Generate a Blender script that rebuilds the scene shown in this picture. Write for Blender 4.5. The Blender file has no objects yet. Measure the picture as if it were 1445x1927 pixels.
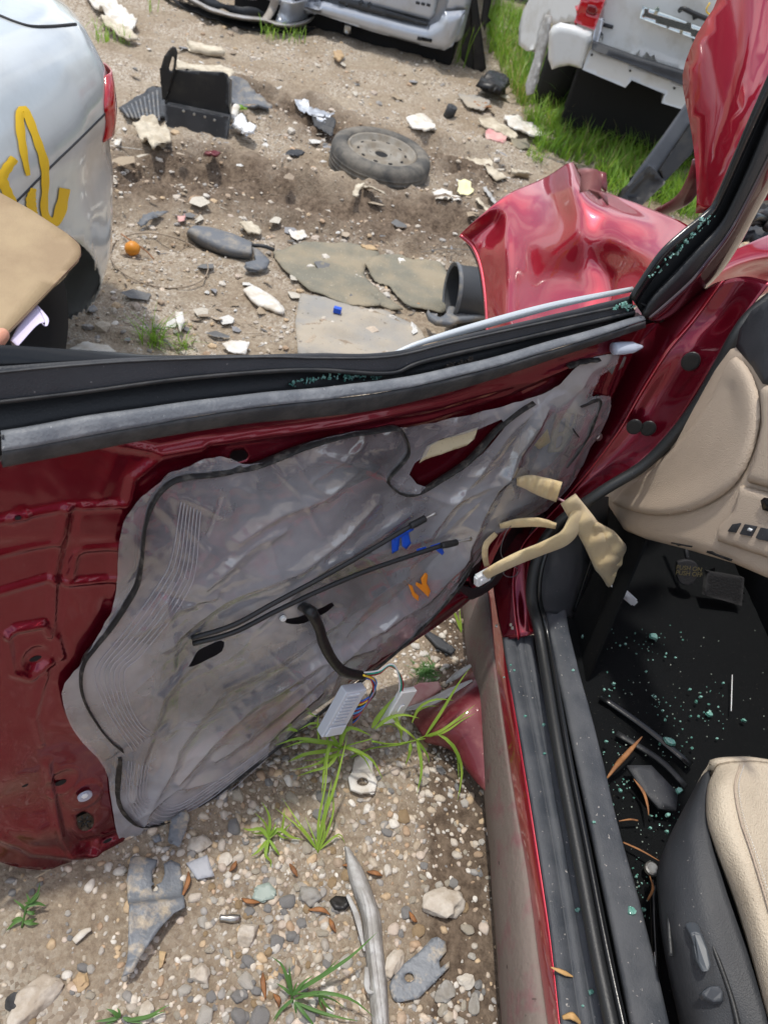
import bpy, bmesh, math, random
import numpy as np
from mathutils import Vector, Matrix, noise as mnoise
from mathutils.geometry import delaunay_2d_cdt
R = math.radians
rng = np.random.default_rng(7); random.seed(7)
scene = bpy.context.scene
COL = scene.collection

# ------------------------------------------------------------------ camera
PITCH, ROLL, EYE_Z, FPX = 44.0, 15.0, 1.6, 1447.0
CX, CY = 722.5, 963.5
_p, _r = R(PITCH), R(ROLL)
FW = np.array([0, math.cos(_p), -math.sin(_p)])
_R0 = np.array([1.0, 0, 0]); _U0 = np.cross(_R0, FW)
RT = math.cos(_r) * _R0 + math.sin(_r) * _U0
UP = -math.sin(_r) * _R0 + math.cos(_r) * _U0
EYE = np.array([0, 0, EYE_Z])
cam_d = bpy.data.cameras.new('camera'); cam = bpy.data.objects.new('camera', cam_d); COL.objects.link(cam)
cam_d.sensor_fit = 'VERTICAL'; cam_d.sensor_height = 36; cam_d.sensor_width = 27
cam_d.lens = FPX / 1927 * 36; cam_d.clip_start = .02; cam_d.clip_end = 900
cam.matrix_world = Matrix(((RT[0], UP[0], -FW[0], 0), (RT[1], UP[1], -FW[1], 0), (RT[2], UP[2], -FW[2], EYE_Z), (0, 0, 0, 1)))
cam_d.dof.use_dof = True; cam_d.dof.focus_distance = 1.35; cam_d.dof.aperture_fstop = 6.5
scene.camera = cam

# ------------------------------------------------------------------ world, sun, exposure
SUN_EL, SUN_DIR = R(77), np.array([-.92, .38])           # direction on the ground TOWARDS the sun
world = bpy.data.worlds.new('World'); scene.world = world; world.use_nodes = True
wn = world.node_tree; wn.nodes.clear()
def wN(t, **k):
    n = wn.nodes.new(t)
    for a, b in k.items(): setattr(n, a, b)
    return n
sky = wN('ShaderNodeTexSky', sky_type='NISHITA', sun_disc=False)
sky.sun_elevation = SUN_EL; sky.sun_rotation = math.atan2(SUN_DIR[0], SUN_DIR[1]); sky.air_density = 1.2; sky.dust_density = 3.0
tc = wN('ShaderNodeTexCoord'); mp = wN('ShaderNodeMapping'); mp.inputs['Scale'].default_value = (1.0, 1.0, 2.2)
nz = wN('ShaderNodeTexNoise'); nz.inputs['Scale'].default_value = 2.1; nz.inputs['Detail'].default_value = 7; nz.inputs['Distortion'].default_value = .6
rp = wN('ShaderNodeValToRGB'); rp.color_ramp.elements[0].position = .42; rp.color_ramp.elements[1].position = .60
mx = wN('ShaderNodeMixRGB'); mx.inputs['Color2'].default_value = (7.6, 7.9, 8.4, 1)
bg = wN('ShaderNodeBackground'); bg.inputs['Strength'].default_value = .15
wo = wN('ShaderNodeOutputWorld')
L = wn.links.new
L(tc.outputs['Generated'], mp.inputs['Vector']); L(mp.outputs[0], nz.inputs['Vector']); L(nz.outputs['Fac'], rp.inputs['Fac'])
L(rp.outputs['Color'], mx.inputs['Fac']); L(sky.outputs[0], mx.inputs['Color1']); L(mx.outputs[0], bg.inputs['Color']); L(bg.outputs[0], wo.inputs['Surface'])
sun_d = bpy.data.lights.new('sun', 'SUN'); sun = bpy.data.objects.new('sun', sun_d); COL.objects.link(sun)
sun_d.energy = 2.3; sun_d.angle = R(3.0); sun_d.color = (1, .955, .88)
_s = np.append(SUN_DIR / np.linalg.norm(SUN_DIR) * math.cos(SUN_EL), math.sin(SUN_EL))
sun.rotation_euler = Vector(_s).to_track_quat('Z', 'Y').to_euler(); sun.location = (0, 0, 6)
scene.view_settings.view_transform = 'Standard'; scene.view_settings.look = 'None'
scene.view_settings.exposure = 0.28; scene.view_settings.gamma = 1
scene.cycles.max_bounces = 8; scene.cycles.transparent_max_bounces = 16

# ------------------------------------------------------------------ layout maths (survey of the photograph)
def ray(x, y): return FW + RT * (x - CX) / FPX - UP * (y - CY) / FPX
def G(x, y, z=0.0):
    d = ray(x, y); return EYE + d * ((z - EYE_Z) / d[2])
def proj(P):
    v = np.asarray(P) - EYE; w = v @ FW
    return CX + FPX * (v @ RT) / w, CY - FPX * (v @ UP) / w
class Plane:
    def __init__(s, o, n, u=None):
        s.o = np.array(o, float); s.n = np.array(n, float); s.n /= np.linalg.norm(s.n)
        u = np.array(u if u is not None else np.cross([0, 0, 1], s.n), float)
        if np.linalg.norm(u) < 1e-6: u = np.array([1., 0, 0])
        u -= s.n * (u @ s.n); s.u = u / np.linalg.norm(u); s.v = np.cross(s.n, s.u)
    def hit(s, x, y, off=0.0):
        d = ray(x, y); t = ((s.o + s.n * off - EYE) @ s.n) / (d @ s.n); return EYE + t * d
    def uv(s, P): q = np.asarray(P) - s.o; return np.stack([q @ s.u, q @ s.v], -1)
    def xyz(s, uv, h=0.0):
        uv = np.asarray(uv); return s.o + uv[..., :1] * s.u + uv[..., 1:2] * s.v + np.asarray(h)[..., None] * s.n
    def pts(s, pl, off=0.0): return [s.hit(p[0], p[1], off + (p[2] if len(p) > 2 else 0)) for p in pl]
GROUND = Plane((0, 0, 0), (0, 0, 1), (1, 0, 0))
# car frame: O on the outer edge of the sill, a forward, b inwards
CO = np.array([.39, .71, 0]); CA = np.array([-.2, .98, 0]); CB = np.array([.98, .2, 0])
def car(s_, w_, z_): return CO + CA * s_ + CB * w_ + np.array([0, 0, z_])
def PW(w): return Plane(CO + CB * w, -CB, CA)
def PS(s): return Plane(CO + CA * s, -CA, CB)
_A = np.array((-.45, .62, .95)); _B = np.array((.37, 1.35, .95)); _C = (_A + _B) / 2 + np.array([.665, -.747, 0]) * .09; _C[2] = .2
_n = -np.cross(_B - _A, _C - _A)
DOOR = Plane(_A, _n if _n @ (EYE - _A) > 0 else -_n, _B - _A)
def D(x, y, off=0.0): return DOOR.hit(x, y, off)

# ------------------------------------------------------------------ helpers
def catmull(P, n):
    P = np.asarray(P, float)
    if len(P) == 2: t = np.linspace(0, 1, n)[:, None]; return P[0] * (1 - t) + P[1] * t
    Q = np.vstack([2 * P[0] - P[1], P, 2 * P[-1] - P[-2]])
    seg = np.linalg.norm(np.diff(P, axis=0), axis=1); c = np.r_[0, np.cumsum(seg)]; out = []
    for t in np.linspace(0, c[-1], n):
        i = min(np.searchsorted(c, t, 'right') - 1, len(seg) - 1); f = (t - c[i]) / max(seg[i], 1e-9)
        p0, p1, p2, p3 = Q[i], Q[i + 1], Q[i + 2], Q[i + 3]
        out.append(.5 * (2 * p1 + (p2 - p0) * f + (2 * p0 - 5 * p1 + 4 * p2 - p3) * f * f + (3 * p1 - p0 - 3 * p2 + p3) * f ** 3))
    return np.array(out)
def resample(P, n):
    P = np.asarray(P, float); c = np.r_[0, np.cumsum(np.linalg.norm(np.diff(P, axis=0), axis=1))]
    t = np.linspace(0, c[-1], n); return np.stack([np.interp(t, c, P[:, k]) for k in range(P.shape[1])], -1)
def link(name, me, mat=None, parent=None, label=None, cat=None, group=None, kind=None, smooth=True):
    if mat is not None: me.materials.append(mat)
    if smooth and len(me.polygons): me.polygons.foreach_set('use_smooth', [True] * len(me.polygons))
    o = bpy.data.objects.new(name, me); COL.objects.link(o)
    if parent is not None:
        o.parent = parent
        q = parent; off = Vector((0, 0, 0))
        while q is not None:
            if q.get('_base'): off = Vector(q['_base'])
            q = q.parent
        if parent.type == 'EMPTY': o.matrix_parent_inverse = Matrix.Translation(-off)
    if label: o['label'] = label
    if cat: o['category'] = cat
    if group: o['group'] = group
    if kind: o['kind'] = kind
    return o
def mesh(name, V, F, *a, **k):
    me = bpy.data.meshes.new(name); me.from_pydata([tuple(map(float, v)) for v in V], [], [tuple(map(int, f)) for f in F]); me.update()
    return link(name, me, *a, **k)
def thing(name, label, cat, loc=(0, 0, 0), group=None):
    o = bpy.data.objects.new(name, None); COL.objects.link(o); o.location = Vector([float(c) for c in loc]); o.empty_display_size = .05
    o['label'] = label; o['category'] = cat; o['_base'] = [float(c) for c in loc]
    if group: o['group'] = group
    return o
def thick(o, t, off=-1, bevel=0, seg=2):
    m = o.modifiers.new('solid', 'SOLIDIFY'); m.thickness = t; m.offset = off
    if bevel:
        b = o.modifiers.new('bevel', 'BEVEL'); b.width = bevel; b.segments = seg; b.limit_method = 'ANGLE'; b.angle_limit = R(40)
    return o
def rails(name, lines, mat, parent=None, n=40, t=.003, sub=1, smooth=True, closed=False, bevel=0, mlines=None, wob=0, **k):
    """surface lofted through successive 3D polylines"""
    Ls = np.array([catmull(l, n) for l in lines])
    if mlines: Ls = np.array([catmull(Ls[:, i], mlines) for i in range(n)]).transpose(1, 0, 2)
    m = len(Ls); V = Ls.reshape(-1, 3).copy()
    if wob:
        for i in range(len(V)): V[i] += np.array(mnoise.noise_vector(Vector(V[i] * 14))) * wob
    F = []
    for i in range(m - (0 if closed else 1)):
        j = (i + 1) % m
        for q in range(n - 1): F.append((i * n + q, i * n + q + 1, j * n + q + 1, j * n + q))
    o = mesh(name, V, F, mat, parent, smooth=smooth, **k)
    if t: thick(o, t, 0 if closed else -1, bevel)
    return o
def tube_data(P, r, seg=8, flat=1.0, cap=True):
    P = np.asarray(P, float); n = len(P); r = np.ones(n) * r if np.isscalar(r) else np.interp(np.linspace(0, 1, n), np.linspace(0, 1, len(r)), r)
    T = np.gradient(P, axis=0); T /= np.linalg.norm(T, axis=1)[:, None] + 1e-12
    a = np.cross(T[0], [0, 0, 1]); a = a if np.linalg.norm(a) > .1 else np.cross(T[0], [1, 0, 0]); V = []; F = []
    for i in range(n):
        a = a - T[i] * (a @ T[i]); a /= np.linalg.norm(a); b = np.cross(T[i], a)
        for k in range(seg):
            th = 2 * math.pi * k / seg; V.append(P[i] + r[i] * (math.cos(th) * a + flat * math.sin(th) * b))
    for i in range(n - 1):
        for k in range(seg): k2 = (k + 1) % seg; F.append((i * seg + k, i * seg + k2, (i + 1) * seg + k2, (i + 1) * seg + k))
    if cap: F.append(tuple(range(seg))[::-1]); F.append(tuple((n - 1) * seg + k for k in range(seg)))
    return V, F
def tube(name, P, r, mat, parent=None, n=24, seg=10, flat=1.0, smooth=True, **k):
    V, F = tube_data(catmull(P, n) if n else P, r, seg, flat); return mesh(name, V, F, mat, parent, smooth=smooth, **k)
def merge(parts):
    V = []; F = []
    for v, f in parts:
        b = len(V); V += list(v); F += [tuple(i + b for i in q) for q in f]
    return V, F
def box_data(c, sx, sy, sz, ax=None):
    ax = np.eye(3) if ax is None else np.asarray(ax); c = np.asarray(c, float); V = []
    for k in (-1, 1):
        for j in (-1, 1):
            for i in (-1, 1): V.append(c + ax[0] * i * sx / 2 + ax[1] * j * sy / 2 + ax[2] * k * sz / 2)
    return V, [(0, 2, 3, 1), (4, 5, 7, 6), (0, 1, 5, 4), (2, 6, 7, 3), (0, 4, 6, 2), (1, 3, 7, 5)]
def box(name, c, s, mat, parent=None, ax=None, bevel=.002, **k):
    V, F = box_data(c, *s, ax); o = mesh(name, V, F, mat, parent, smooth=False, **k)
    if bevel:
        b = o.modifiers.new('bevel', 'BEVEL'); b.width = bevel; b.segments = 2
    return o
def inside(px, py, poly):
    x = np.asarray(px); y = np.asarray(py); c = np.zeros(x.shape, bool); P = np.asarray(poly, float)
    for i in range(len(P)):
        x1, y1 = P[i, :2]; x2, y2 = P[i - 1, :2]
        m = ((y1 > y) != (y2 > y)); xi = (x2 - x1) * (y - y1) / ((y2 - y1) or 1e-9) + x1; c ^= m & (x < xi)
    return c
def pdist(x, y, line):
    P = np.asarray(line, float); best = np.full(np.shape(x), 1e9)
    for i in range(len(P) - 1):
        ax, ay = P[i, :2]; bx, by = P[i + 1, :2]; dx, dy = bx - ax, by - ay; l = dx * dx + dy * dy + 1e-12
        t = np.clip(((x - ax) * dx + (y - ay) * dy) / l, 0, 1); best = np.minimum(best, np.hypot(x - ax - t * dx, y - ay - t * dy))
    return best
def smooth_px(poly, n, closed=True):
    P = [tuple(p[:2]) for p in poly]
    if closed: P = P + [P[0]]
    return resample(catmull(P, n * 2), n + 1)[:-1] if closed else catmull(P, n)
def wobble(poly, amp, n=60, seed=0):
    Q = resample(np.array(list(poly) + [poly[0]], float)[:, :2], n + 1)[:-1]
    r = np.random.default_rng(seed); return Q + r.normal(0, amp, Q.shape)
def sheet(name, plane, poly, mat, parent=None, step=.01, h=None, t=.002, off=0.0, holes=(), soft=0, smooth=True, bevel=0, **k):
    """flat-ish piece traced on a real plane; h(X, Y) gives relief in metres (X, Y survey coordinates)"""
    if soft: poly = smooth_px(poly, soft)
    uv = plane.uv(np.array([plane.hit(p[0], p[1], off) for p in poly])); uv = np.asarray(uv)
    edge = resample(np.vstack([uv, uv[:1]]), max(len(uv) + 1, int(np.linalg.norm(np.diff(np.vstack([uv, uv[:1]]), axis=0), axis=1).sum() / step) + 1))[:-1] if soft else None
    loops = [uv if edge is None else edge]
    for hl in holes: loops.append(np.asarray(plane.uv(np.array([plane.hit(p[0], p[1], off) for p in smooth_px(hl, 20)]))))
    if edge is None:
        d = []
        for i in range(len(uv)):
            a, b = uv[i], uv[(i + 1) % len(uv)]; m = max(1, int(np.linalg.norm(b - a) / step))
            d += [a + (b - a) * j / m for j in range(m)]
        loops[0] = np.array(d)
    lo, hi = loops[0].min(0), loops[0].max(0)
    gx, gy = np.meshgrid(np.arange(lo[0], hi[0], step), np.arange(lo[1], hi[1], step)); gx = gx + (np.arange(gx.shape[0]) % 2)[:, None] * step / 2
    q = np.stack([gx.ravel(), gy.ravel()], -1)
    ok = inside(q[:, 0], q[:, 1], loops[0]) & (pdist(q[:, 0], q[:, 1], np.vstack([loops[0], loops[0][:1]])) > step * .45)
    for l in loops[1:]: ok &= ~inside(q[:, 0], q[:, 1], l) & (pdist(q[:, 0], q[:, 1], np.vstack([l, l[:1]])) > step * .45)
    q = q[ok]; V = np.vstack(loops + [q]); E = []; b = 0
    for l in loops: E += [(b + i, b + (i + 1) % len(l)) for i in range(len(l))]; b += len(l)
    r = delaunay_2d_cdt([Vector(v) for v in V], E, [], 0, 1e-7)
    W = np.array([[v[0], v[1]] for v in r[0]]); T = np.array([list(f) for f in r[2] if len(f) == 3])
    c = W[T].mean(1); ok = inside(c[:, 0], c[:, 1], loops[0])
    for l in loops[1:]: ok &= ~inside(c[:, 0], c[:, 1], l)
    T = T[ok]; used = np.unique(T); mp_ = -np.ones(len(W), int); mp_[used] = np.arange(len(used)); W = W[used]; T = mp_[T]
    H = np.full(len(W), float(off))
    if h is not None:
        P = plane.xyz(W, H); X, Y = proj(P); H = H + h(np.asarray(X), np.asarray(Y))
    P = plane.xyz(W, H)
    a, b_, c_ = W[T[:, 0]], W[T[:, 1]], W[T[:, 2]]
    fl = ((b_[:, 0] - a[:, 0]) * (c_[:, 1] - a[:, 1]) - (b_[:, 1] - a[:, 1]) * (c_[:, 0] - a[:, 0])) < 0
    T[fl] = T[fl][:, ::-1]
    o = mesh(name, P, T, mat, parent, smooth=smooth, **k)
    if t: thick(o, t, -1, bevel)
    return o
def nz2(x, y, s, seed=0.0):
    x = np.atleast_1d(x); y = np.atleast_1d(y)
    return np.array([mnoise.noise(Vector((a * s, b * s, seed))) for a, b in zip(x.ravel(), y.ravel())]).reshape(x.shape)
def fb2(x, y, s, seed=0.0, oct_=4):
    x = np.atleast_1d(x); y = np.atleast_1d(y)
    return np.array([mnoise.fractal(Vector((a * s, b * s, seed)), 1.0, 2.0, oct_) for a, b in zip(x.ravel(), y.ravel())]).reshape(x.shape)

# ------------------------------------------------------------------ materials
def M(name, col, rough=.5, metal=0.0, coat=0.0, col2=None, nscale=8.0, nlo=.4, nhi=.6, bump=0.0, bscale=60.0, spec=.5, alpha=1.0, trans=0.0, speck=None, sscale=300.0, samt=.03, rough2=None, subs=0.0, ior=1.45, wave=None, grain=None, sheen=0):
    m = bpy.data.materials.new(name); m.use_nodes = True; nt = m.node_tree; b = nt.nodes['Principled BSDF']; l = nt.links.new
    c4 = lambda c: (c[0], c[1], c[2], 1)
    b.inputs['Base Color'].default_value = c4(col); b.inputs['Roughness'].default_value = rough; b.inputs['Metallic'].default_value = metal
    b.inputs['Coat Weight'].default_value = coat; b.inputs['Coat Roughness'].default_value = .06; b.inputs['Specular IOR Level'].default_value = spec
    b.inputs['Alpha'].default_value = alpha; b.inputs['Transmission Weight'].default_value = trans; b.inputs['IOR'].default_value = ior
    b.inputs['Subsurface Weight'].default_value = subs; b.inputs['Sheen Weight'].default_value = sheen
    if subs: b.inputs['Subsurface Radius'].default_value = (.01, .006, .004)
    tcn = nt.nodes.new('ShaderNodeTexCoord'); co = tcn.outputs['Object']
    cur = None
    if col2 is not None:
        n = nt.nodes.new('ShaderNodeTexNoise'); n.inputs['Scale'].default_value = nscale; n.inputs['Detail'].default_value = 9; n.inputs['Roughness'].default_value = .62; l(co, n.inputs['Vector'])
        r = nt.nodes.new('ShaderNodeValToRGB'); r.color_ramp.elements[0].position = nlo; r.color_ramp.elements[1].position = nhi
        r.color_ramp.elements[0].color = c4(col); r.color_ramp.elements[1].color = c4(col2); l(n.outputs['Fac'], r.inputs['Fac']); cur = r.outputs['Color']
        if rough2 is not None:
            mr = nt.nodes.new('ShaderNodeMapRange'); mr.inputs[1].default_value = nlo; mr.inputs[2].default_value = nhi; mr.inputs[3].default_value = rough; mr.inputs[4].default_value = rough2
            l(n.outputs['Fac'], mr.inputs[0]); l(mr.outputs[0], b.inputs['Roughness'])
    if speck is not None:
        n = nt.nodes.new('ShaderNodeTexNoise'); n.inputs['Scale'].default_value = sscale; n.inputs['Detail'].default_value = 3; l(co, n.inputs['Vector'])
        r = nt.nodes.new('ShaderNodeValToRGB'); r.color_ramp.elements[0].position = .66 - samt; r.color_ramp.elements[1].position = .70 - samt; l(n.outputs['Fac'], r.inputs['Fac'])
        x = nt.nodes.new('ShaderNodeMixRGB'); l(r.outputs['Color'], x.inputs['Fac'])
        if cur: l(cur, x.inputs['Color1'])
        else: x.inputs['Color1'].default_value = c4(col)
        x.inputs['Color2'].default_value = c4(speck); cur = x.outputs['Color']
    if cur: l(cur, b.inputs['Base Color'])
    if bump:
        n = nt.nodes.new('ShaderNodeTexNoise'); n.inputs['Scale'].default_value = bscale; n.inputs['Detail'].default_value = 5; l(co, n.inputs['Vector'])
        bm = nt.nodes.new('ShaderNodeBump'); bm.inputs['Strength'].default_value = bump; bm.inputs['Distance'].default_value = .004; l(n.outputs['Fac'], bm.inputs['Height']); l(bm.outputs[0], b.inputs['Normal'])
    return m
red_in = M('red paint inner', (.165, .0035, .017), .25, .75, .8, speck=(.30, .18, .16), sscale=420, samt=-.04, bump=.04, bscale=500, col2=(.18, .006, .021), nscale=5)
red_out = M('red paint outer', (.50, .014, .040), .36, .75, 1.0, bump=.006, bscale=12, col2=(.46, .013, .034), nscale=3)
red_out.node_tree.nodes['Principled BSDF'].inputs['Coat IOR'].default_value = 1.95
red_dusty = M('red paint dusty', (.13, .012, .02), .45, .2, .4, col2=(.26, .10, .09), nscale=14, nlo=.5, nhi=.75, speck=(.3, .2, .17), sscale=160, samt=-.03, rough2=.7)
maroon = M('maroon gloss', (.045, .006, .009), .15, .1, 1.0, speck=(.5, .4, .35), sscale=350, samt=-.05)
mauve = M('weathered sill flange', (.19, .155, .135), .75, 0, 0, col2=(.20, .095, .10), nscale=22, nlo=.5, nhi=.74, bump=.5, bscale=90, speck=(.07, .05, .045), sscale=40, samt=-.03)
blk = M('black rubber', (.018, .0195, .021), .45, bump=.15, bscale=300, speck=(.25, .24, .23), sscale=500, samt=-.06)  # black base raised a little to include veiling haze
blk_gloss = M('black gloss', (.008, .009, .010), .22, bump=.05, bscale=200)
blk_plastic = M('scuffed black plastic', (.030, .033, .038), .5, col2=(.045, .047, .052), nscale=9, bump=.25, bscale=450, speck=(.20, .19, .18), sscale=180, samt=-.055, rough2=.62)  # base lifted for veiling haze; scuffs and specks are wear
sill_plastic = M('dusty sill plastic', (.040, .046, .056), .52, col2=(.075, .080, .090), nscale=11, bump=.3, bscale=420, speck=(.34, .32, .30), sscale=150, samt=-.035, rough2=.66)
grey_rubber = M('grey weatherstrip', (.13, .14, .155), .52, col2=(.24, .25, .26), nscale=22, nlo=.45, nhi=.75, bump=.35, bscale=180, speck=(.5, .5, .5), sscale=160, samt=-.05)
grey_rubber_d = M('dark weatherstrip face', (.032, .034, .037), .6, bump=.3, bscale=200, col2=(.06, .06, .06), nscale=30)
carpet = M('black carpet', (.009, .010, .011), .95, bump=1.0, bscale=700, speck=(.10, .09, .07), sscale=260, samt=-.05, spec=.15)
beige = M('beige dash plastic', (.52, .42, .325), .52, bump=.7, bscale=520, col2=(.44, .35, .27), nscale=7, nlo=.5, nhi=.85)
beige_seat = M('beige leather', (.58, .50, .385), .48, bump=.75, bscale=330, col2=(.44, .37, .28), nscale=9, nlo=.45, nhi=.8)
foam = M('beige felt sleeve', (.62, .47, .25), .95, bump=.6, bscale=700, col2=(.70, .56, .32), nscale=12, sheen=.3)
white_pl = M('white nylon', (.78, .80, .80), .35, subs=.1)
clear_pl = M('translucent nylon', (.62, .68, .80), .25, trans=.35, ior=1.3)
grey_conn = M('grey connector plastic', (.62, .66, .72), .45, bump=.05, bscale=100)
steel = M('zinc steel', (.5, .5, .48), .35, .9, col2=(.36, .34, .31), nscale=40, bump=.1)
glassm = M('green tinted glass', (.14, .42, .34), .08, 0, .6, spec=.8, bump=.6, bscale=240, trans=.3, col2=(.34, .62, .54), nscale=60)
def liner_mat():
    m = bpy.data.materials.new('clear polythene sheet'); m.use_nodes = True; nt = m.node_tree; nt.nodes.clear(); l = nt.links.new
    N = nt.nodes.new; out = N('ShaderNodeOutputMaterial')
    tr = N('ShaderNodeBsdfTransparent'); tr.inputs[0].default_value = (.93, .92, .94, 1)
    df = N('ShaderNodeBsdfDiffuse'); df.inputs[0].default_value = (.90, .91, .97, 1)
    tl = N('ShaderNodeBsdfTranslucent'); tl.inputs[0].default_value = (.6, .58, .6, 1)
    gl = N('ShaderNodeBsdfGlossy'); gl.inputs['Roughness'].default_value = .09
    m1 = N('ShaderNodeMixShader'); m1.inputs[0].default_value = .2; l(df.outputs[0], m1.inputs[1]); l(tl.outputs[0], m1.inputs[2])
    tcn = N('ShaderNodeTexCoord'); nn = N('ShaderNodeTexNoise'); nn.inputs['Scale'].default_value = 4; nn.inputs['Detail'].default_value = 8; l(tcn.outputs['Object'], nn.inputs['Vector'])
    mr = N('ShaderNodeMapRange'); mr.inputs[1].default_value = .35; mr.inputs[2].default_value = .68; mr.inputs[3].default_value = .12; mr.inputs[4].default_value = .50; l(nn.outputs['Fac'], mr.inputs[0])
    m2 = N('ShaderNodeMixShader'); l(mr.outputs[0], m2.inputs[0]); l(tr.outputs[0], m2.inputs[1]); l(m1.outputs[0], m2.inputs[2])
    n2 = N('ShaderNodeTexNoise'); n2.inputs['Scale'].default_value = 38; n2.inputs['Detail'].default_value = 3; n2.inputs['Distortion'].default_value = 1.5; l(tcn.outputs['Object'], n2.inputs['Vector'])
    bm = N('ShaderNodeBump'); bm.inputs['Strength'].default_value = .12; bm.inputs['Distance'].default_value = .005; l(n2.outputs['Fac'], bm.inputs['Height'])
    fr = N('ShaderNodeFresnel'); fr.inputs['IOR'].default_value = 1.55; l(bm.outputs[0], gl.inputs['Normal']); l(bm.outputs[0], fr.inputs['Normal'])
    ad = N('ShaderNodeMath'); ad.operation = 'MULTIPLY_ADD'; ad.inputs[1].default_value = 2.0; ad.inputs[2].default_value = .05; l(fr.outputs[0], ad.inputs[0])
    m3 = N('ShaderNodeMixShader'); l(ad.outputs[0], m3.inputs[0]); l(m2.outputs[0], m3.inputs[1]); l(gl.outputs[0], m3.inputs[2]); l(m3.outputs[0], out.inputs['Surface'])
    return m
liner_m = liner_mat()
white_paint = M('silver white paint', (.60, .63, .63), .22, .25, 1.0, bump=.014, bscale=9, col2=(.47, .48, .46), nscale=5, nlo=.45, nhi=.8)
white_dirty = M('dirty white paint', (.62, .63, .62), .35, .0, .7, col2=(.45, .43, .38), nscale=7, nlo=.5, nhi=.8)
silver = M('silver van paint', (.50, .53, .58), .32, .35, .8, col2=(.42, .42, .42), nscale=6, nlo=.5, nhi=.8)
yellow = M('yellow spray paint', (.80, .50, .01), .55)
tail_red = M('red tail lamp lens', (.45, .005, .012), .12, 0, 1.0, spec=.8)
lampdark = M('dark lamp lens', (.16, .003, .008), .15, 0, 1.0)
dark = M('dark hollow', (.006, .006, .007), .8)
tyre_m = M('dusty tyre rubber', (.07, .068, .064), .8, col2=(.20, .18, .15), nscale=9, nlo=.40, nhi=.66, bump=.4, bscale=120)
rim_m = M('dirty steel rim', (.27, .25, .215), .75, .1, col2=(.20, .17, .13), nscale=14, bump=.3, bscale=80)
felt_m = M('worn grey felt', (.20, .19, .15), .95, col2=(.30, .255, .18), nscale=5, bump=.7, bscale=200, speck=(.42, .38, .3), sscale=150, samt=0)
felt_m2 = M('pale muddy mat', (.30, .29, .27), .95, col2=(.40, .35, .28), nscale=4, bump=.7, bscale=180, speck=(.2, .18, .15), sscale=70, samt=-.02)
grey_debris = M('sun bleached grey plastic', (.13, .14, .155), .6, col2=(.26, .235, .20), nscale=18, nlo=.48, nhi=.66, bump=.4, bscale=160)
bracket_m = M('muddy blue grey metal', (.165, .18, .20), .5, .1, col2=(.40, .34, .26), nscale=19, nlo=.50, nhi=.62, bump=.4, bscale=130)
wood = M('bleached driftwood', (.48, .48, .47), .85, col2=(.33, .32, .30), nscale=30, bump=.7, bscale=90)
paper = M('dirty paper', (.72, .70, .66), .9, col2=(.55, .50, .42), nscale=16, bump=.4, bscale=60)
foam_w = M('dirty foam', (.60, .54, .43), .9, col2=(.42, .36, .27), nscale=14, bump=.7, bscale=60)
masonite = M('brown hardboard', (.27, .185, .10), .6, col2=(.34, .245, .135), nscale=9, bump=.15, bscale=300, speck=(.22, .15, .09), sscale=30, samt=-.05)
masonite_e = M('hardboard edge', (.10, .05, .035), .8)
skin = M('skin', (.62, .29, .19), .5, subs=.25, bump=.15, bscale=200)
leaf_brown = M('dry brown leaf', (.34, .15, .055), .7, col2=(.20, .09, .04), nscale=40)
pinkm = M('faded pink plastic', (.55, .24, .24), .6, col2=(.62, .40, .36), nscale=14)
orange_m = M('orange clip', (.85, .28, .02), .5); blue_m = M('blue tape', (.01, .09, .62), .45)
orange_fruit = M('orange fruit skin', (.62, .24, .02), .45, bump=.2, bscale=100)
label_m = M('parchment label', (.62, .55, .38), .7, speck=(.2, .16, .1), sscale=170, samt=.0)
def grass_mat(n, a, b):
    m = M(n, a, .5, col2=b, nscale=9, nlo=.35, nhi=.65, subs=0); p = m.node_tree.nodes['Principled BSDF']
    nt = m.node_tree; tl = nt.nodes.new('ShaderNodeBsdfTranslucent'); tl.inputs[0].default_value = (b[0] * 1.5, b[1] * 1.5, b[2], 1); mxs = nt.nodes.new('ShaderNodeMixShader'); mxs.inputs[0].default_value = .35
    nt.links.new(p.outputs[0], mxs.inputs[1]); nt.links.new(tl.outputs[0], mxs.inputs[2]); nt.links.new(mxs.outputs[0], nt.nodes['Material Output'].inputs['Surface']); return m
grass_m = grass_mat('grass blades', (.11, .24, .03), (.26, .42, .06)); weed_m = grass_mat('weed leaves', (.16, .32, .035), (.34, .48, .07))
straw_m = grass_mat('straw blades', (.36, .30, .14), (.48, .40, .20))
weed_dk = grass_mat('dark weed leaves', (.06, .16, .045), (.12, .24, .06))
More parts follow.
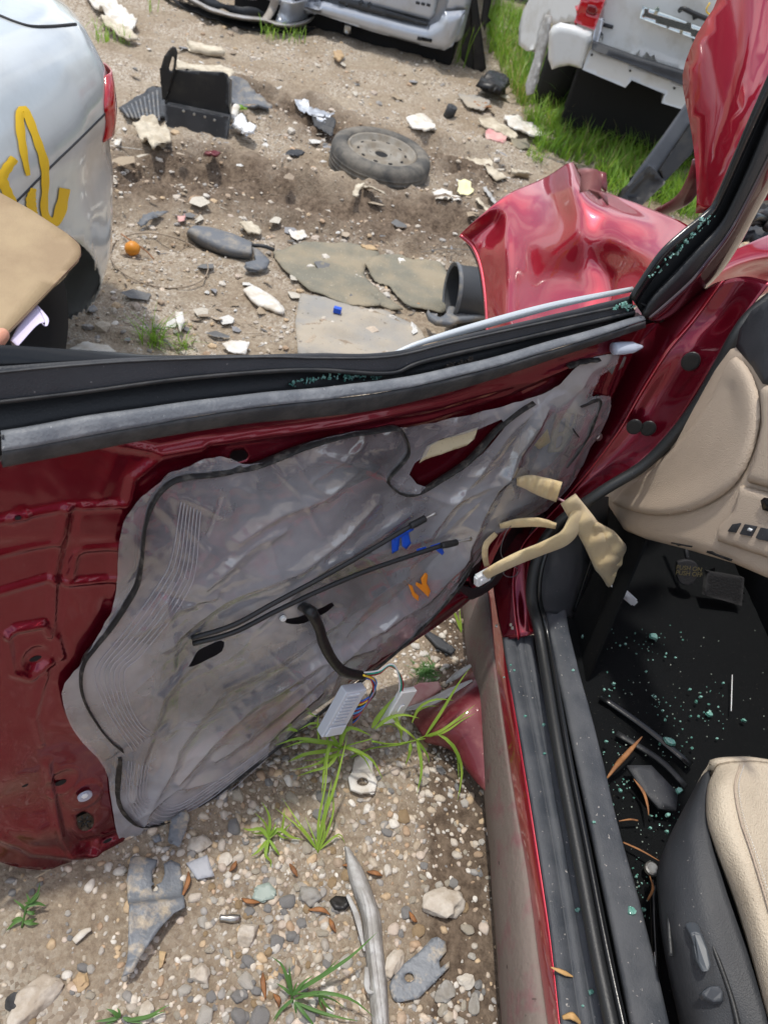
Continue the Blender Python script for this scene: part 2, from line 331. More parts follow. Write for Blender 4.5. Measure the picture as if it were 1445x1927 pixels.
def stone_mat():
    m = bpy.data.materials.new('stones'); m.use_nodes = True; nt = m.node_tree; b = nt.nodes['Principled BSDF']; l = nt.links.new
    at = nt.nodes.new('ShaderNodeAttribute'); at.attribute_name = 'stone_colour'
    tcn = nt.nodes.new('ShaderNodeTexCoord'); n = nt.nodes.new('ShaderNodeTexNoise'); n.inputs['Scale'].default_value = 130; n.inputs['Detail'].default_value = 6; l(tcn.outputs['Object'], n.inputs['Vector'])
    mr = nt.nodes.new('ShaderNodeMapRange'); mr.inputs[3].default_value = .62; mr.inputs[4].default_value = 1.3; l(n.outputs['Fac'], mr.inputs[0])
    mu = nt.nodes.new('ShaderNodeMixRGB'); mu.blend_type = 'MULTIPLY'; mu.inputs[0].default_value = 1; l(at.outputs['Color'], mu.inputs[1]); l(mr.outputs[0], mu.inputs[2]); l(mu.outputs[0], b.inputs['Base Color'])
    b.inputs['Roughness'].default_value = .75
    bm = nt.nodes.new('ShaderNodeBump'); bm.inputs['Strength'].default_value = .5; bm.inputs['Distance'].default_value = .003; l(n.outputs['Fac'], bm.inputs['Height']); l(bm.outputs[0], b.inputs['Normal'])
    return m
stone_m = stone_mat()
def rock_mat(n, c, c2): return M(n, c, .85, col2=c2, nscale=25, bump=.8, bscale=90)
rock_pale = rock_mat('pale limestone', (.56, .51, .44), (.40, .34, .27)); rock_grey = rock_mat('grey stone', (.34, .33, .31), (.25, .23, .20)); rock_blk = rock_mat('black slag', (.03, .03, .032), (.07, .07, .07))
def ground_mat():
    m = bpy.data.materials.new('soil and grit'); m.use_nodes = True; nt = m.node_tree; b = nt.nodes['Principled BSDF']; l = nt.links.new; N = nt.nodes.new
    g = N('ShaderNodeNewGeometry').outputs['Position']
    def noise(s, d=8, r=.6):
        n = N('ShaderNodeTexNoise'); n.inputs['Scale'].default_value = s; n.inputs['Detail'].default_value = d; n.inputs['Roughness'].default_value = r; l(g, n.inputs['Vector']); return n.outputs['Fac']
    def ramp(f, *st):
        r = N('ShaderNodeValToRGB'); e = r.color_ramp.elements
        while len(e) < len(st): e.new(.5)
        for i, (p, c) in enumerate(st): e[i].position = p; e[i].color = (c[0], c[1], c[2], 1)
        l(f, r.inputs['Fac']); return r.outputs['Color']
    def mix(f, a, c):
        x = N('ShaderNodeMixRGB')
        if isinstance(f, float): x.inputs[0].default_value = f
        else: l(f, x.inputs[0])
        l(a, x.inputs[1]); l(c, x.inputs[2]); return x.outputs[0]
    base = ramp(noise(1.6), (.36, (.22, .17, .125)), (.50, (.31, .255, .195)), (.64, (.39, .34, .275)))
    fine = ramp(noise(55, 10, .75), (.36, (.15, .105, .07)), (.5, (.33, .26, .18)), (.66, (.52, .45, .35)))
    c1 = mix(.55, base, fine)
    vo = N('ShaderNodeTexVoronoi'); vo.inputs['Scale'].default_value = 120; l(g, vo.inputs['Vector'])
    hs = ramp(vo.outputs['Color'], (0, (.12, .09, .07)), (.45, (.36, .29, .22)), (.75, (.55, .50, .42)), (1, (.75, .72, .66)))
    d = ramp(noise(3.1, 5), (.44, (0, 0, 0)), (.60, (.65, .65, .65)))
    c2 = mix(d, c1, hs)
    at = N('ShaderNodeAttribute'); at.attribute_name = 'damp_shade'; mud = ramp(noise(38, 9, .7), (.38, (.085, .06, .042)), (.60, (.20, .15, .108)))
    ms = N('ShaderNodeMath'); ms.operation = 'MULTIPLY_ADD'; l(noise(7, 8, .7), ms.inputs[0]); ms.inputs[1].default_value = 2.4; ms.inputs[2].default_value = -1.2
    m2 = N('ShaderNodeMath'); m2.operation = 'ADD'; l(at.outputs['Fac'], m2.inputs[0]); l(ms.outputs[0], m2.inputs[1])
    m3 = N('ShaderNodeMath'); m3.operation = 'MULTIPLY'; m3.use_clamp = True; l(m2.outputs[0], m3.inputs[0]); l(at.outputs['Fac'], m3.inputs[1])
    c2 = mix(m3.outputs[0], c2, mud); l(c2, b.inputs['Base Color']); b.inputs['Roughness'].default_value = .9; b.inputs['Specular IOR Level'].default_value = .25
    vd = N('ShaderNodeMath'); vd.operation = 'MULTIPLY'; l(vo.outputs['Distance'], vd.inputs[0]); vd.inputs[1].default_value = -.5
    ad = N('ShaderNodeMath'); ad.operation = 'ADD'; l(vd.outputs[0], ad.inputs[0]); l(noise(90, 8, .7), ad.inputs[1])
    bm = N('ShaderNodeBump'); bm.inputs['Strength'].default_value = .8; bm.inputs['Distance'].default_value = .009; l(ad.outputs[0], bm.inputs['Height']); l(bm.outputs[0], b.inputs['Normal'])
    return m
ground_m = ground_mat()

# ================================================================== GROUND
_YS = np.concatenate([np.arange(-1.2, 2.2, .016), np.arange(2.2, 9.5, .03)]); _XS = np.arange(-4.5, 5.0, .03)
def ground_h(x, y):
    x = np.asarray(x, float); y = np.asarray(y, float)
    # wheel ruts that sweep across behind the loose wheel
    c = np.array([G(230, 330), G(420, 330), G(600, 380), G(820, 420)])[:, :2]
    c2 = np.array([G(430, 190), G(560, 215), G(640, 260), G(900, 300), G(1000, 330)])[:, :2]
    d1, d2 = pdist(x, y, c), pdist(x, y, c2)
    h = -.055 * np.exp(-(d1 / .12) ** 2) + .035 * np.exp(-((d1 - .24) / .09) ** 2) - .05 * np.exp(-(d2 / .12) ** 2) + .035 * np.exp(-((d2 - .22) / .08) ** 2)
    return h
from mathutils.noise import fractal as _fr
def build_ground():
    X, Y = np.meshgrid(_XS, _YS); x, y = X.ravel(), Y.ravel()
    n1 = np.array([_fr(Vector((a * 1.1, b * 1.1, 3)), 1, 2, 3) for a, b in zip(x, y)])
    n2 = np.array([_fr(Vector((a * 9, b * 9, 7)), .8, 2, 4) for a, b in zip(x, y)])
    far = np.clip((y - 1.2) / 1.0, 0, 1)
    rg = np.array([1 - abs(_fr(Vector((a * 2.6 + .35 * b, b * 6.5 - .8 * a, 17)), .9, 2, 5)) * 2 for a, b in zip(x, y)]); mk = np.clip(n1 * 2.2 + .55, 0, 1); rg = np.clip(rg, -.6, 1) * mk
    h = ground_h(x, y) + n1 * .012 * (.3 + far) + n2 * (.004 + .016 * far) + rg * .020 * far
    edge = np.minimum.reduce([x - _XS[0], _XS[-1] - x, y - _YS[0], _YS[-1] - y]); h *= np.clip(edge / .4, 0, 1)
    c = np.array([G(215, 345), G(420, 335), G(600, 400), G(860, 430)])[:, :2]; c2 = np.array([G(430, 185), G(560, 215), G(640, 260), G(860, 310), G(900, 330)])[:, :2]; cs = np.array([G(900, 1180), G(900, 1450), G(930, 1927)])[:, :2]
    damp_shade = np.exp(-(pdist(x, y, c) / .42) ** 2) * 1.15 + np.exp(-(pdist(x, y, c2) / .30) ** 2) * 1.1 + 1.3 * np.exp(-(pdist(x, y, cs) / .13) ** 4) + .35 * np.clip(1.4 - y, 0, .8)  # damp mud along ruts; the sill band also paints in shade under the door
    h += np.clip(np.exp(-(pdist(x, y, c) / .45) ** 2) + np.exp(-(pdist(x, y, c2) / .3) ** 2), 0, 1) * far * (n2 * .025 + np.clip(rg, -.3, 1) * .022)
    nx, ny = len(_XS), len(_YS); V = np.stack([x, y, h], -1)
    i = np.arange(nx * ny).reshape(ny, nx); F = np.stack([i[:-1, :-1], i[:-1, 1:], i[1:, 1:], i[1:, :-1]], -1).reshape(-1, 4)
    o_ = [(-400, -400), (400, -400), (400, 600), (-400, 600)]; ix = [i[0, 0], i[0, -1], i[-1, -1], i[-1, 0]]; b = nx * ny
    V = np.vstack([V, [(p[0], p[1], 0) for p in o_]])
    bot = list(i[0, :]); rgt = list(i[:, -1]); top = list(i[-1, ::-1]); lft = list(i[::-1, 0])
    Fl = [tuple(f) for f in F] + [tuple([b, b + 1] + bot[::-1]), tuple([b + 1, b + 2] + rgt[::-1]), tuple([b + 2, b + 3] + top[::-1]), tuple([b + 3, b] + lft[::-1])]
    me = bpy.data.meshes.new('ground'); me.from_pydata(V.tolist(), [], Fl)
    at = me.attributes.new('damp_shade', 'FLOAT', 'POINT'); at.data.foreach_set('value', np.r_[np.clip(damp_shade, 0, 1.6), np.zeros(4)]); me.update()
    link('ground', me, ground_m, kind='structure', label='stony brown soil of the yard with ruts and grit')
    return V[:-4, 2].reshape(ny, nx)
GH = build_ground()
def gz(x, y):
    ix = int(np.clip(np.searchsorted(_XS, x), 1, len(_XS) - 1)); iy = int(np.clip(np.searchsorted(_YS, y), 1, len(_YS) - 1)); return float(GH[iy - 1:iy + 1, ix - 1:ix + 1].mean())
def gp(x, y, dz=0.0):
    P = G(x, y); z = gz(P[0], P[1]); P = G(x, y, z + dz); return P

# ---- stones
def stone_shape(seed, sub, flat=.6, jag=.28):
    bm = bmesh.new(); bmesh.ops.create_icosphere(bm, subdivisions=sub, radius=1); r = random.Random(seed); o = Vector((r.random() * 50,) * 3)
    sx, sy, sz = 1, r.uniform(.62, .95), flat * r.uniform(.8, 1.2)
    cuts = [(Vector([r.gauss(0, 1) for _ in range(3)]).normalized(), r.uniform(.62, .86)) for _ in range(9)]
    for v in bm.verts:
        k = 1 + jag * mnoise.noise(v.co * 1.3 + o) * 1.1 + .06 * mnoise.noise(v.co * 3.1 + o); v.co *= k
        for nn, dd_ in cuts:
            e = v.co.dot(nn) - dd_
            if e > 0: v.co -= nn * e * .92
        v.co.x *= sx; v.co.y *= sy; v.co.z *= sz
    V = np.array([v.co[:] for v in bm.verts]); F = np.array([[v.index for v in f.verts] for f in bm.faces]); bm.free(); return V, F
PAL = .93 * np.array([(.66, .60, .51), (.60, .52, .41), (.52, .42, .30), (.70, .66, .59), (.40, .37, .33), (.48, .31, .18), (.62, .44, .25), (.31, .31, .31), (.68, .56, .44), (.56, .50, .43), (.80, .77, .71), (.44, .32, .22), (.64, .58, .50), (.60, .50, .42)])
def scatter_stones(name, pos, rad, sub, pal=PAL, tint=1.0, label=None):
    sh = [stone_shape(i * 7 + sub, sub) for i in range(14)]; nv = len(sh[0][0]); nf = len(sh[0][1]); n = len(pos)
    V = np.empty((n, nv, 3)); F = np.empty((n, nf, 3), int); C = np.empty((n, nv, 4)); C[..., 3] = 1
    for i in range(n):
        v, f = sh[i % 14]; a = rng.uniform(0, 6.28); ca, sa = math.cos(a), math.sin(a); t = rng.uniform(-.35, .35)
        m = np.array([[ca, -sa, 0], [sa, ca, 0], [0, 0, 1]]) @ np.array([[1, 0, 0], [0, math.cos(t), -math.sin(t)], [0, math.sin(t), math.cos(t)]])
        V[i] = v @ m.T * rad[i] + pos[i]; F[i] = f + i * nv; c = (pal[rng.integers(len(pal))] * .72 + np.array([.47, .40, .32]) * .28) * rng.uniform(.8, 1.12) * tint; C[i, :, :3] = np.clip(c, .02, .85)
    me = bpy.data.meshes.new(name); me.from_pydata(V.reshape(-1, 3).tolist(), [], F.reshape(-1, 3).tolist())
    at = me.attributes.new('stone_colour', 'FLOAT_COLOR', 'POINT'); at.data.foreach_set('color', C.ravel()); me.update()
    return link(name, me, stone_m, kind='stuff', label=label, smooth=sub > 1)
def near_density(x, y):
    n = mnoise.noise(Vector((x * 4.5, y * 4.5, 1))) ; px, py = proj((x, y, 0))
    d = .75 + .7 * n
    d *= 1.0 - .62 * np.clip((px - 760) / 120, 0, 1)
    if px < 360: d *= .26 + .3 * (px > 220)
    return d
pos, rad = [], []
for _ in range(33000):
    x, y = rng.uniform(-.95, .62), rng.uniform(.0, 1.6)
    if (np.array([x, y, 0]) - CO) @ CB > .12: continue
    if rng.random() > near_density(x, y): continue
    r = float(np.clip(rng.lognormal(math.log(.0041), .58), .0014, .014)); pos.append((x, y, gz(x, y) - r * .02)); rad.append(r)
big = [i for i, r in enumerate(rad) if r > .0048]; small = [i for i, r in enumerate(rad) if r <= .0048]
scatter_stones('gravel', [pos[i] for i in big], [rad[i] for i in big], 2, label='rounded pebbles scattered under the open door')
scatter_stones('gravel', [pos[i] for i in small], [rad[i] for i in small], 1, tint=.84, label='fine pebbles and grit under the open door')
pos, rad = [], []
for _ in range(44000):
    y = 1.4 + 6.2 * rng.random() ** 1.5; x = rng.uniform(-.55, .42) * (y + 1.2) * 1.0
    n = mnoise.noise(Vector((x * 1.7, y * 1.7, 5))) + .5 * mnoise.noise(Vector((x * 5, y * 5, 2)))
    if rng.random() > .5 + 1.1 * n: continue
    r = float(np.clip(rng.lognormal(math.log(.0062), .58), .003, .034)); pos.append((x, y, gz(x, y) + r * .12)); rad.append(r)
scatter_stones('grit', pos, rad, 1, tint=.95, label='loose stones scattered over the rutted yard')
# pebbles that can be picked out one by one
pshapes = []
for i in range(10):
    V, F = stone_shape(300 + i, 3, .62, .33); me = bpy.data.meshes.new('pebble'); me.from_pydata(V.tolist(), [], F.tolist()); me.update(); me.polygons.foreach_set('use_smooth', [True] * len(me.polygons)); pshapes.append(me)
pm = [rock_mat('pebble cream', (.60, .55, .46), (.48, .41, .31)), rock_mat('pebble grey', (.36, .35, .34), (.28, .27, .26)), rock_mat('pebble ochre', (.50, .36, .20), (.40, .28, .17)), rock_mat('pebble white', (.70, .67, .61), (.55, .50, .43))]
for me_i, me in enumerate(pshapes): me.materials.append(pm[me_i % 4])
PN = ['cream', 'grey', 'ochre', 'whitish']
NOSTONE = [(655, 1590, 740, 1927), (235, 1600, 350, 1840), (780, 1670, 870, 1740), (730, 1760, 850, 1890)]
cnt = 0
while cnt < 240:
    X, Y = rng.uniform(380, 930), rng.uniform(1390, 1925)
    if cnt % 3 == 0: X, Y = rng.uniform(0, 930), rng.uniform(1640, 1925)
    if any(a < X < c and b < Y < d for a, b, c, d in NOSTONE): continue
    if X > 760 and rng.random() < .6: continue
    P = gp(X, Y); r = float(np.clip(rng.lognormal(math.log(.0092), .36), .006, .020))
    if X < 330: r *= .75
    o = bpy.data.objects.new('pebble', pshapes[rng.integers(10)]); COL.objects.link(o); o.location = (P[0], P[1], P[2] + r * .08); o.scale = (r,) * 3; o.rotation_euler = (rng.uniform(-.3, .3), rng.uniform(-.3, .3), rng.uniform(0, 6.28))
    o['label'] = f'{PN[pshapes.index(o.data) % 4]} pebble among many lying in the gravel below the open door'; o['category'] = 'pebble'; o['group'] = f'{PN[pshapes.index(o.data) % 4]} pebbles in the gravel under the door'; cnt += 1
def rock(label, X, Y, wpx, mat, seed, flat=.55, rot=0, asp=1.0, cat='rock'):
    P = gp(X, Y); dist = (P - EYE) @ FW; r = wpx / 2 / FPX * dist; V, F = stone_shape(seed, 4, flat, .42); V = V.copy()
    V += .05 * np.array([mnoise.noise_vector(Vector(v * 4 + seed)) for v in V]); V[:, 1] *= asp; V *= r; c, s = math.cos(rot), math.sin(rot); V[:, :2] = V[:, :2] @ np.array([[c, s], [-s, c]])
    o = mesh('rock', V + P + np.array([0, 0, r * flat * .45]), F, mat, label=label, cat=cat); return o
rock('largest pale angular rock beside the perforated metal plate', 826, 1703, 84, rock_pale, 11, .55, .3, .9)
rock('square grey stone beside the black plastic scrap', 584, 1686, 46, rock_grey, 12, .6, .2)
rock('white blocky stone left of the driftwood in the gravel', 466, 1758, 48, rock_pale, 13, .6, .9)
rock('smooth cream stone below right of the perforated plate', 878, 1848, 34, pm[3], 14, .55)
rock('muddy lump of stone between driftwood and perforated plate', 738, 1815, 56, rock_pale, 15, .4, 1.2)
rock('dull brown stone near the sill right of the plate', 836, 1868, 46, rock_grey, 16, .4, .5)
rock('broad pale limestone slab beneath the black charred lump', 70, 1880, 110, rock_pale, 17, .28, .9, .7)
rock('black charred lump resting on the pale slab', 32, 1886, 46, rock_blk, 18, .7, .5)
rock('cream and orange stone right of the pale slab', 153, 1848, 34, pm[2], 19, .5, .5)
rock('grey pointed stone below the muddy bracket', 375, 1835, 44, rock_pale, 20, .5, .2)
rock('pale lump of stone just under the door edge', 375, 1592, 44, rock_pale, 21, .4, 1.0)
rock('whitish stone beside the low weed sprig near the bracket tip', 275, 1908, 40, rock_pale, 22, .5, 2.0)
rock('blue grey sharp stone beside the pale lump under the door', 378, 1636, 48, rock_grey, 23, .25, .6, .8)
rock('round washer like stone in the gravel below the door', 424, 1618, 30, rock_pale, 24, .3)
rock('brown flat stone at bottom right by the sill', 890, 1890, 44, rock_grey, 25, .3, 1.4, .5)

# ================================================================== helpers for grass and weeds
def blade_data(base, hgt, lean, w, n=5, droop=.3, az=None):
    az = rng.uniform(0, 6.28) if az is None else az; d = np.array([math.cos(az), math.sin(az), 0]); s = np.array([-d[1], d[0], 0]); V = []; F = []
    for i in range(n):
        t = i / (n - 1); p = base + np.array([0, 0, hgt * (t - droop * t * t * lean)]) + d * hgt * lean * t * t ; ww = w * (1 - t) ** .6 * (.5 + min(1, t * 4) * .5)
        V += [p - s * ww / 2 + np.array([0, 0, ww * .12]), p + s * ww / 2 + np.array([0, 0, ww * .12])]
        if i: b = (i - 1) * 2; F.append((b, b + 1, b + 3, b + 2))
    return V, F
def tuft(name, label, X, Y, n, hgt, spread, w, mat, cat='grass', lean=(.2, 1.0), group=None):
    P = gp(X, Y); parts = []
    for _ in range(n):
        b = P + np.array([rng.normal(0, spread), rng.normal(0, spread), -.004]); parts.append(blade_data(b, hgt * rng.uniform(.45, 1.1), rng.uniform(*lean), w * rng.uniform(.7, 1.2), 6))
    V, F = merge(parts); return mesh(name, V, F, mat, label=label, cat=cat, group=group)
def grass_field(name, polys, n, hlo, hhi, w, label, mat=grass_m):
    V = []; F = []; k = 0
    for poly, share, hs in polys:
        P = np.array(poly); lo, hi = P.min(0), P.max(0); m = 0
        while m < n * share:
            X, Y = rng.uniform(lo[0], hi[0]), rng.uniform(lo[1], hi[1])
            if not inside(np.array([X]), np.array([Y]), poly)[0]: continue
            p = G(X, Y); cl = mnoise.noise(Vector((p[0] * 6, p[1] * 6, 0)))
            if rng.random() > .6 + cl * 1.3: m += .4; continue
            v, f = blade_data(np.array([p[0], p[1], gz(p[0], p[1]) - .01]), hs * rng.uniform(hlo, hhi) * (1 + cl * .5), rng.uniform(.15, 1.1), w * rng.uniform(.6, 1.3), 5)
            V += v; F += [tuple(i + k for i in q) for q in f]; k += len(v); m += 1
    return mesh(name, V, F, mat, kind='stuff', label=label)
grass_field('grass', [([(912, 10), (985, 30), (1010, 120), (985, 210), (950, 150), (915, 90)], .25, 1.0), ([(955, 165), (1040, 120), (1200, 190), (1310, 230), (1310, 420), (1150, 370), (1100, 315), (1010, 285), (985, 230)], .75, .85)], 9000, .08, .24, .009, 'bright green grass growing in front of the white off roader')
grass_field('grass', [([(960, 120), (1300, 170), (1400, 260), (1230, 270), (1050, 230)], 1, 1.0)], 2600, .2, .46, .008, 'long dark grass under the bumper of the white off roader', weed_dk)

def litter():
    parts = []; C = []
    while len(parts) < 420:
        X, Y = rng.uniform(215, 1000), rng.uniform(70, 650)
        if Y < 70 + (X - 215) * .12: continue
        P = gp(X, Y, .004); L_ = float(rng.lognormal(math.log(.018), .6)); k = rng.integers(0, 3); a = rng.uniform(0, 6.28); d = np.array([math.cos(a), math.sin(a), rng.uniform(-.1, .25)]) * L_
        if k == 0: parts.append(tube_data([P - d, P + rng.normal(0, L_ * .2, 3) * [1, 1, .2], P + d * 1.3], [.0012, .002, .001], 4))
        else:
            s = np.cross(d, [0, 0, 1]) * rng.uniform(.25, .8); V = [P - d - s * .5, P - d * .2 - s, P + d * .9 - s * .4, P + d * .6 + s * .8, P - d * .5 + s]; V = [v + np.array([0, 0, abs(rng.normal(0, L_ * .22))]) for v in V]; V.append(P + np.array([0, 0, .004 + L_ * .12])); parts.append((V, [(i, (i + 1) % 5, 5) for i in range(5)]))
        c = [(.50, .46, .39), (.40, .33, .25), (.28, .22, .16), (.60, .59, .56), (.14, .14, .14), (.24, .24, .25), (.33, .26, .18)][rng.integers(7)]; C.append(np.tile((*c, 1), (len(parts[-1][0]), 1)))
    V, F = merge(parts); me = bpy.data.meshes.new('litter'); me.from_pydata([tuple(map(float, v)) for v in V], [], [tuple(map(int, f)) for f in F]); at = me.attributes.new('stone_colour', 'FLOAT_COLOR', 'POINT'); at.data.foreach_set('color', np.vstack(C).ravel()); me.update()
    link('litter', me, stone_m, kind='stuff', label='small splinters straws and flakes strewn over the yard', smooth=False)
litter()

grass_field('dry_grass', [([(925, 60), (985, 60), (1010, 150), (985, 240), (955, 170)], .4, .9), ([(975, 220), (1100, 180), (1290, 260), (1290, 380), (1150, 360), (1080, 310)], .6, .8)], 900, .10, .28, .006, 'dry straw coloured blades mixed into the green grass', straw_m)

# ================================================================== RED CAR (host of the open door)
red_car = thing('red_car', 'dark red car with its front door open, trim panel removed and bonnet raised', 'car', car(0, .1, 0))
def P3(l): return [G(x, y, z) for x, y, z in l]
def PSx(l): return [PS(s).hit(x, y) for x, y, s in l]
def PWx(l): return [PW(w).hit(x, y) for x, y, w in l]
def Dx(l, off=0.0): return [D(p[0], p[1], off + (p[2] if len(p) > 2 else 0)) for p in l]

# ---- door: sheet metal inner panel
door_poly = [(-120, 905), (0, 868), (160, 838), (300, 812), (470, 790), (600, 778), (730, 762), (900, 722), (1060, 662), (1215, 611), (1245, 600), (1235, 612), (1200, 650), (1165, 720), (1125, 800), (1085, 862), (1040, 918), (985, 965), (945, 1020), (925, 1060), (905, 1105), (880, 1132), (830, 1172), (750, 1226), (640, 1300), (560, 1358), (500, 1402), (400, 1480), (330, 1530), (250, 1580), (180, 1613), (100, 1634), (40, 1632), (-20, 1612), (-120, 1560)]
opening = [(300, 1240), (345, 1130), (430, 1085), (560, 1055), (700, 1030), (800, 1005), (850, 1012), (850, 1045), (800, 1100), (720, 1165), (640, 1225), (560, 1290), (480, 1345), (400, 1395), (330, 1420), (295, 1380), (290, 1310)]
opening2 = [(950, 900), (975, 830), (1020, 760), (1075, 715), (1098, 720), (1090, 790), (1060, 860), (1010, 915), (965, 935)]
opening3 = [(440, 930), (520, 905), (640, 880), (715, 870), (720, 890), (640, 930), (540, 975), (460, 985), (430, 965)]
slot = [(432, 858), (440, 849), (458, 847), (467, 855), (463, 866), (440, 871)]
spk = [(862, 1108), (880, 1060), (915, 1015), (960, 985), (1010, 965), (1018, 985), (990, 1030), (950, 1075), (905, 1112), (875, 1122)]
L_ = [  # pressed lines: points, width px, height m
    ([(-120, 1000), (0, 980), (125, 955), (230, 949)], 5, .004), ([(125, 957), (112, 1036), (104, 1090), (104, 1180), (118, 1240)], 5, .004), ([(143, 957), (133, 1040), (120, 1098), (108, 1198)], 5, -.003),
    ([(-120, 1065), (0, 1048), (108, 1023)], 6, .004), ([(137, 1088), (144, 1046), (160, 1038), (230, 1030)], 6, .004), ([(-120, 1150), (0, 1121), (95, 1094), (125, 1104), (225, 1092)], 5, .004),
    ([(15, 1200), (30, 1190), (86, 1180), (96, 1200)], 6, .006), ([(15, 1200), (25, 1270), (60, 1280), (100, 1250)], 5, .004), ([(88, 1270), (65, 1350), (78, 1400)], 4, .004), ([(92, 1440), (112, 1570), (130, 1600), (200, 1600)], 7, .006), ([(96, 1440), (125, 1560), (150, 1585), (215, 1570)], 5, -.004),
    ([(40, 800), (300, 850), (380, 835), (640, 800), (830, 762), (1000, 712), (1160, 655)], 7, .004), ([(240, 950), (250, 900), (300, 862), (380, 845)], 9, .004), ([(-120, 1600), (0, 1570), (60, 1600), (160, 1608), (260, 1560), (420, 1450), (600, 1316), (760, 1204), (880, 1112)], 8, .005),
    ([(640, 818), (800, 790), (950, 742), (1060, 690), (1170, 648)], 4, .003), ([(1170, 660), (1130, 760), (1080, 840)], 7, .004), ([(190, 930), (240, 800)], 14, .001)]
bosses = [(68, 1242, 26, 22, -.007), (115, 1473, 30, 20, -.006), (160, 1497, 27, 20, .005), (205, 1580, 24, 14, .004), (35, 975, 16, 12, .002), (1120, 745, 18, 14, .004)]
def door_h(X, Y):
    h = np.zeros(X.shape)
    for pl, w, a in L_: h += 1.3 * a * np.exp(-(pdist(X, Y, pl) / w) ** 2)
    for cx, cy, rx, ry, a in bosses:
        c, s = math.cos(.6), math.sin(.6); dx, dy = X - cx, Y - cy; q = np.hypot((dx * c - dy * s) / rx, (dx * s + dy * c) / (ry * .8)); h += a * .7 * (1 / (1 + np.exp((q - .9) * 5))) + .0022 * np.exp(-((q - 1.2) / .2) ** 2)
    # lower corner bulges
    h += .014 * np.exp(-((X - 60) / 60) ** 2 - ((Y - 1560) / 28) ** 2) + .010 * np.exp(-((X - 20) / 45) ** 2 - ((Y - 1450) / 45) ** 2) + .008 * fb2(X, Y, .006, 2.0) * np.clip((Y - 1380) / 120, 0, 1) * (X < 260)
    h += .0016 * fb2(X, Y, .005, 8.0)
    h -= .006 * np.clip((Y - 1010) / 30, 0, 1) * (X < 230) * np.clip((230 - X) / 25, 0, 1) * np.clip((1400 - Y) / 200, 0, 1)
    for op in (opening, opening2, opening3): h -= .004 * np.exp(-(pdist(X, Y, op + [op[0]]) / 14) ** 2)
    return h
holes = [opening, opening2, opening3, slot, spk]
holes.append([(145, 1535), (160, 1528), (176, 1538), (175, 1555), (160, 1563), (147, 1555)])
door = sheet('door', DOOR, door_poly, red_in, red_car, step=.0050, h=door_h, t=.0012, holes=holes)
def dd(name, *a, **k): return None
# rounded lower edge folding back and outer skin
low = [(-120, 1560), (-20, 1612), (40, 1632), (100, 1634), (180, 1613), (250, 1580), (330, 1530), (400, 1480), (500, 1402), (560, 1358), (640, 1300), (750, 1226), (830, 1172), (880, 1132), (905, 1105)]
def back(P, d): return [p - DOOR.n * d for p in P]
L0 = Dx(low); L1 = [p - DOOR.n * .02 - np.array([0, 0, .006]) for p in L0]; L2 = back(L0, .055)
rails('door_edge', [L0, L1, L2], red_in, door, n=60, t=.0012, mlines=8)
rails('door_hem', [back(L0, .056), [p - DOOR.n * .062 - np.array([0, 0, .012]) for p in L0], back(L0, .07)], blk, door, n=50, t=.003, label='black rubber lip along the lower door edge')
sheet('door_outer_skin', DOOR, [(-120, 905), (0, 868), (600, 778), (1215, 611), (1200, 650), (1040, 918), (905, 1105), (750, 1226), (500, 1402), (250, 1580), (100, 1634), (-120, 1560)], M('shade dark inside skin', (.012, .014, .018), .6, col2=(.035, .036, .042), nscale=9), door, step=.03, off=-.075, t=.001)  # skin base set near-black to deepen the shade in the door cavity
hg = [(1245, 600), (1200, 650), (1165, 720), (1125, 800), (1085, 862), (1040, 918), (985, 965), (945, 1020), (925, 1060), (905, 1105)]
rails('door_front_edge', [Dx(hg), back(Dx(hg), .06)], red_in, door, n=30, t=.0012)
# mechanism glimpsed through the openings
def bar(name, pts, r, mat, parent=door, off=0, **k): return tube(name, Dx(pts, off), r, mat, parent, **k)
bar('regulator_rail', [(560, 1010), (520, 1200), (500, 1330)], .012, blk_plastic, off=-.05, flat=.3)
bar('regulator_arm', [(330, 1390), (500, 1290), (640, 1180), (830, 1050)], .010, blk_plastic, off=-.045, flat=.4)
sheet('speaker_cover', DOOR, [(872, 1100), (890, 1060), (925, 1015), (965, 992), (1008, 975), (985, 1028), (945, 1070), (905, 1105)], blk_gloss, door, step=.012, off=-.025, t=.004, soft=20)
sheet('speaker_rim', DOOR, [(858, 1112), (874, 1058), (912, 1008), (960, 978), (1016, 958), (1026, 985), (995, 1036), (955, 1082), (908, 1120), (874, 1130)], blk, door, step=.008, off=.003, t=.004, soft=26, holes=[[(872, 1102), (890, 1060), (922, 1018), (965, 990), (1008, 975), (985, 1028), (945, 1070), (905, 1108)]])
sheet('window_motor', DOOR, [(985, 880), (1000, 800), (1040, 750), (1085, 745), (1080, 800), (1050, 860), (1010, 890)], M('blue grey casting', (.22, .28, .36), .5, .2, bump=.3, bscale=60), door, step=.01, off=-.02, t=.02, soft=24, bevel=.003)
sheet('gear_plate', DOOR, [(1032, 852), (1048, 780), (1088, 762), (1080, 815), (1058, 850)], M('olive cast plate', (.30, .31, .17), .6), door, step=.008, off=-.012, t=.004, holes=[[(1050, 815), (1056, 790), (1066, 788), (1062, 812)], [(1070, 806), (1074, 782), (1082, 780), (1078, 802)], [(1044, 845), (1049, 823), (1060, 822), (1056, 842)]])
sheet('warning_tag', DOOR, [(1005, 838), (1030, 808), (1036, 832), (1014, 846)], M('yellow tag', (.75, .62, .18), .6), door, step=.01, off=.000, t=.001)
sheet('parts_label', DOOR, [(789, 872), (803, 840), (818, 832), (900, 804), (892, 826), (878, 838), (800, 865)], label_m, door, step=.006, off=.0025, t=.0006, h=lambda X, Y: .0012 * fb2(X, Y, .05, 3), label='torn parchment coloured sticker')
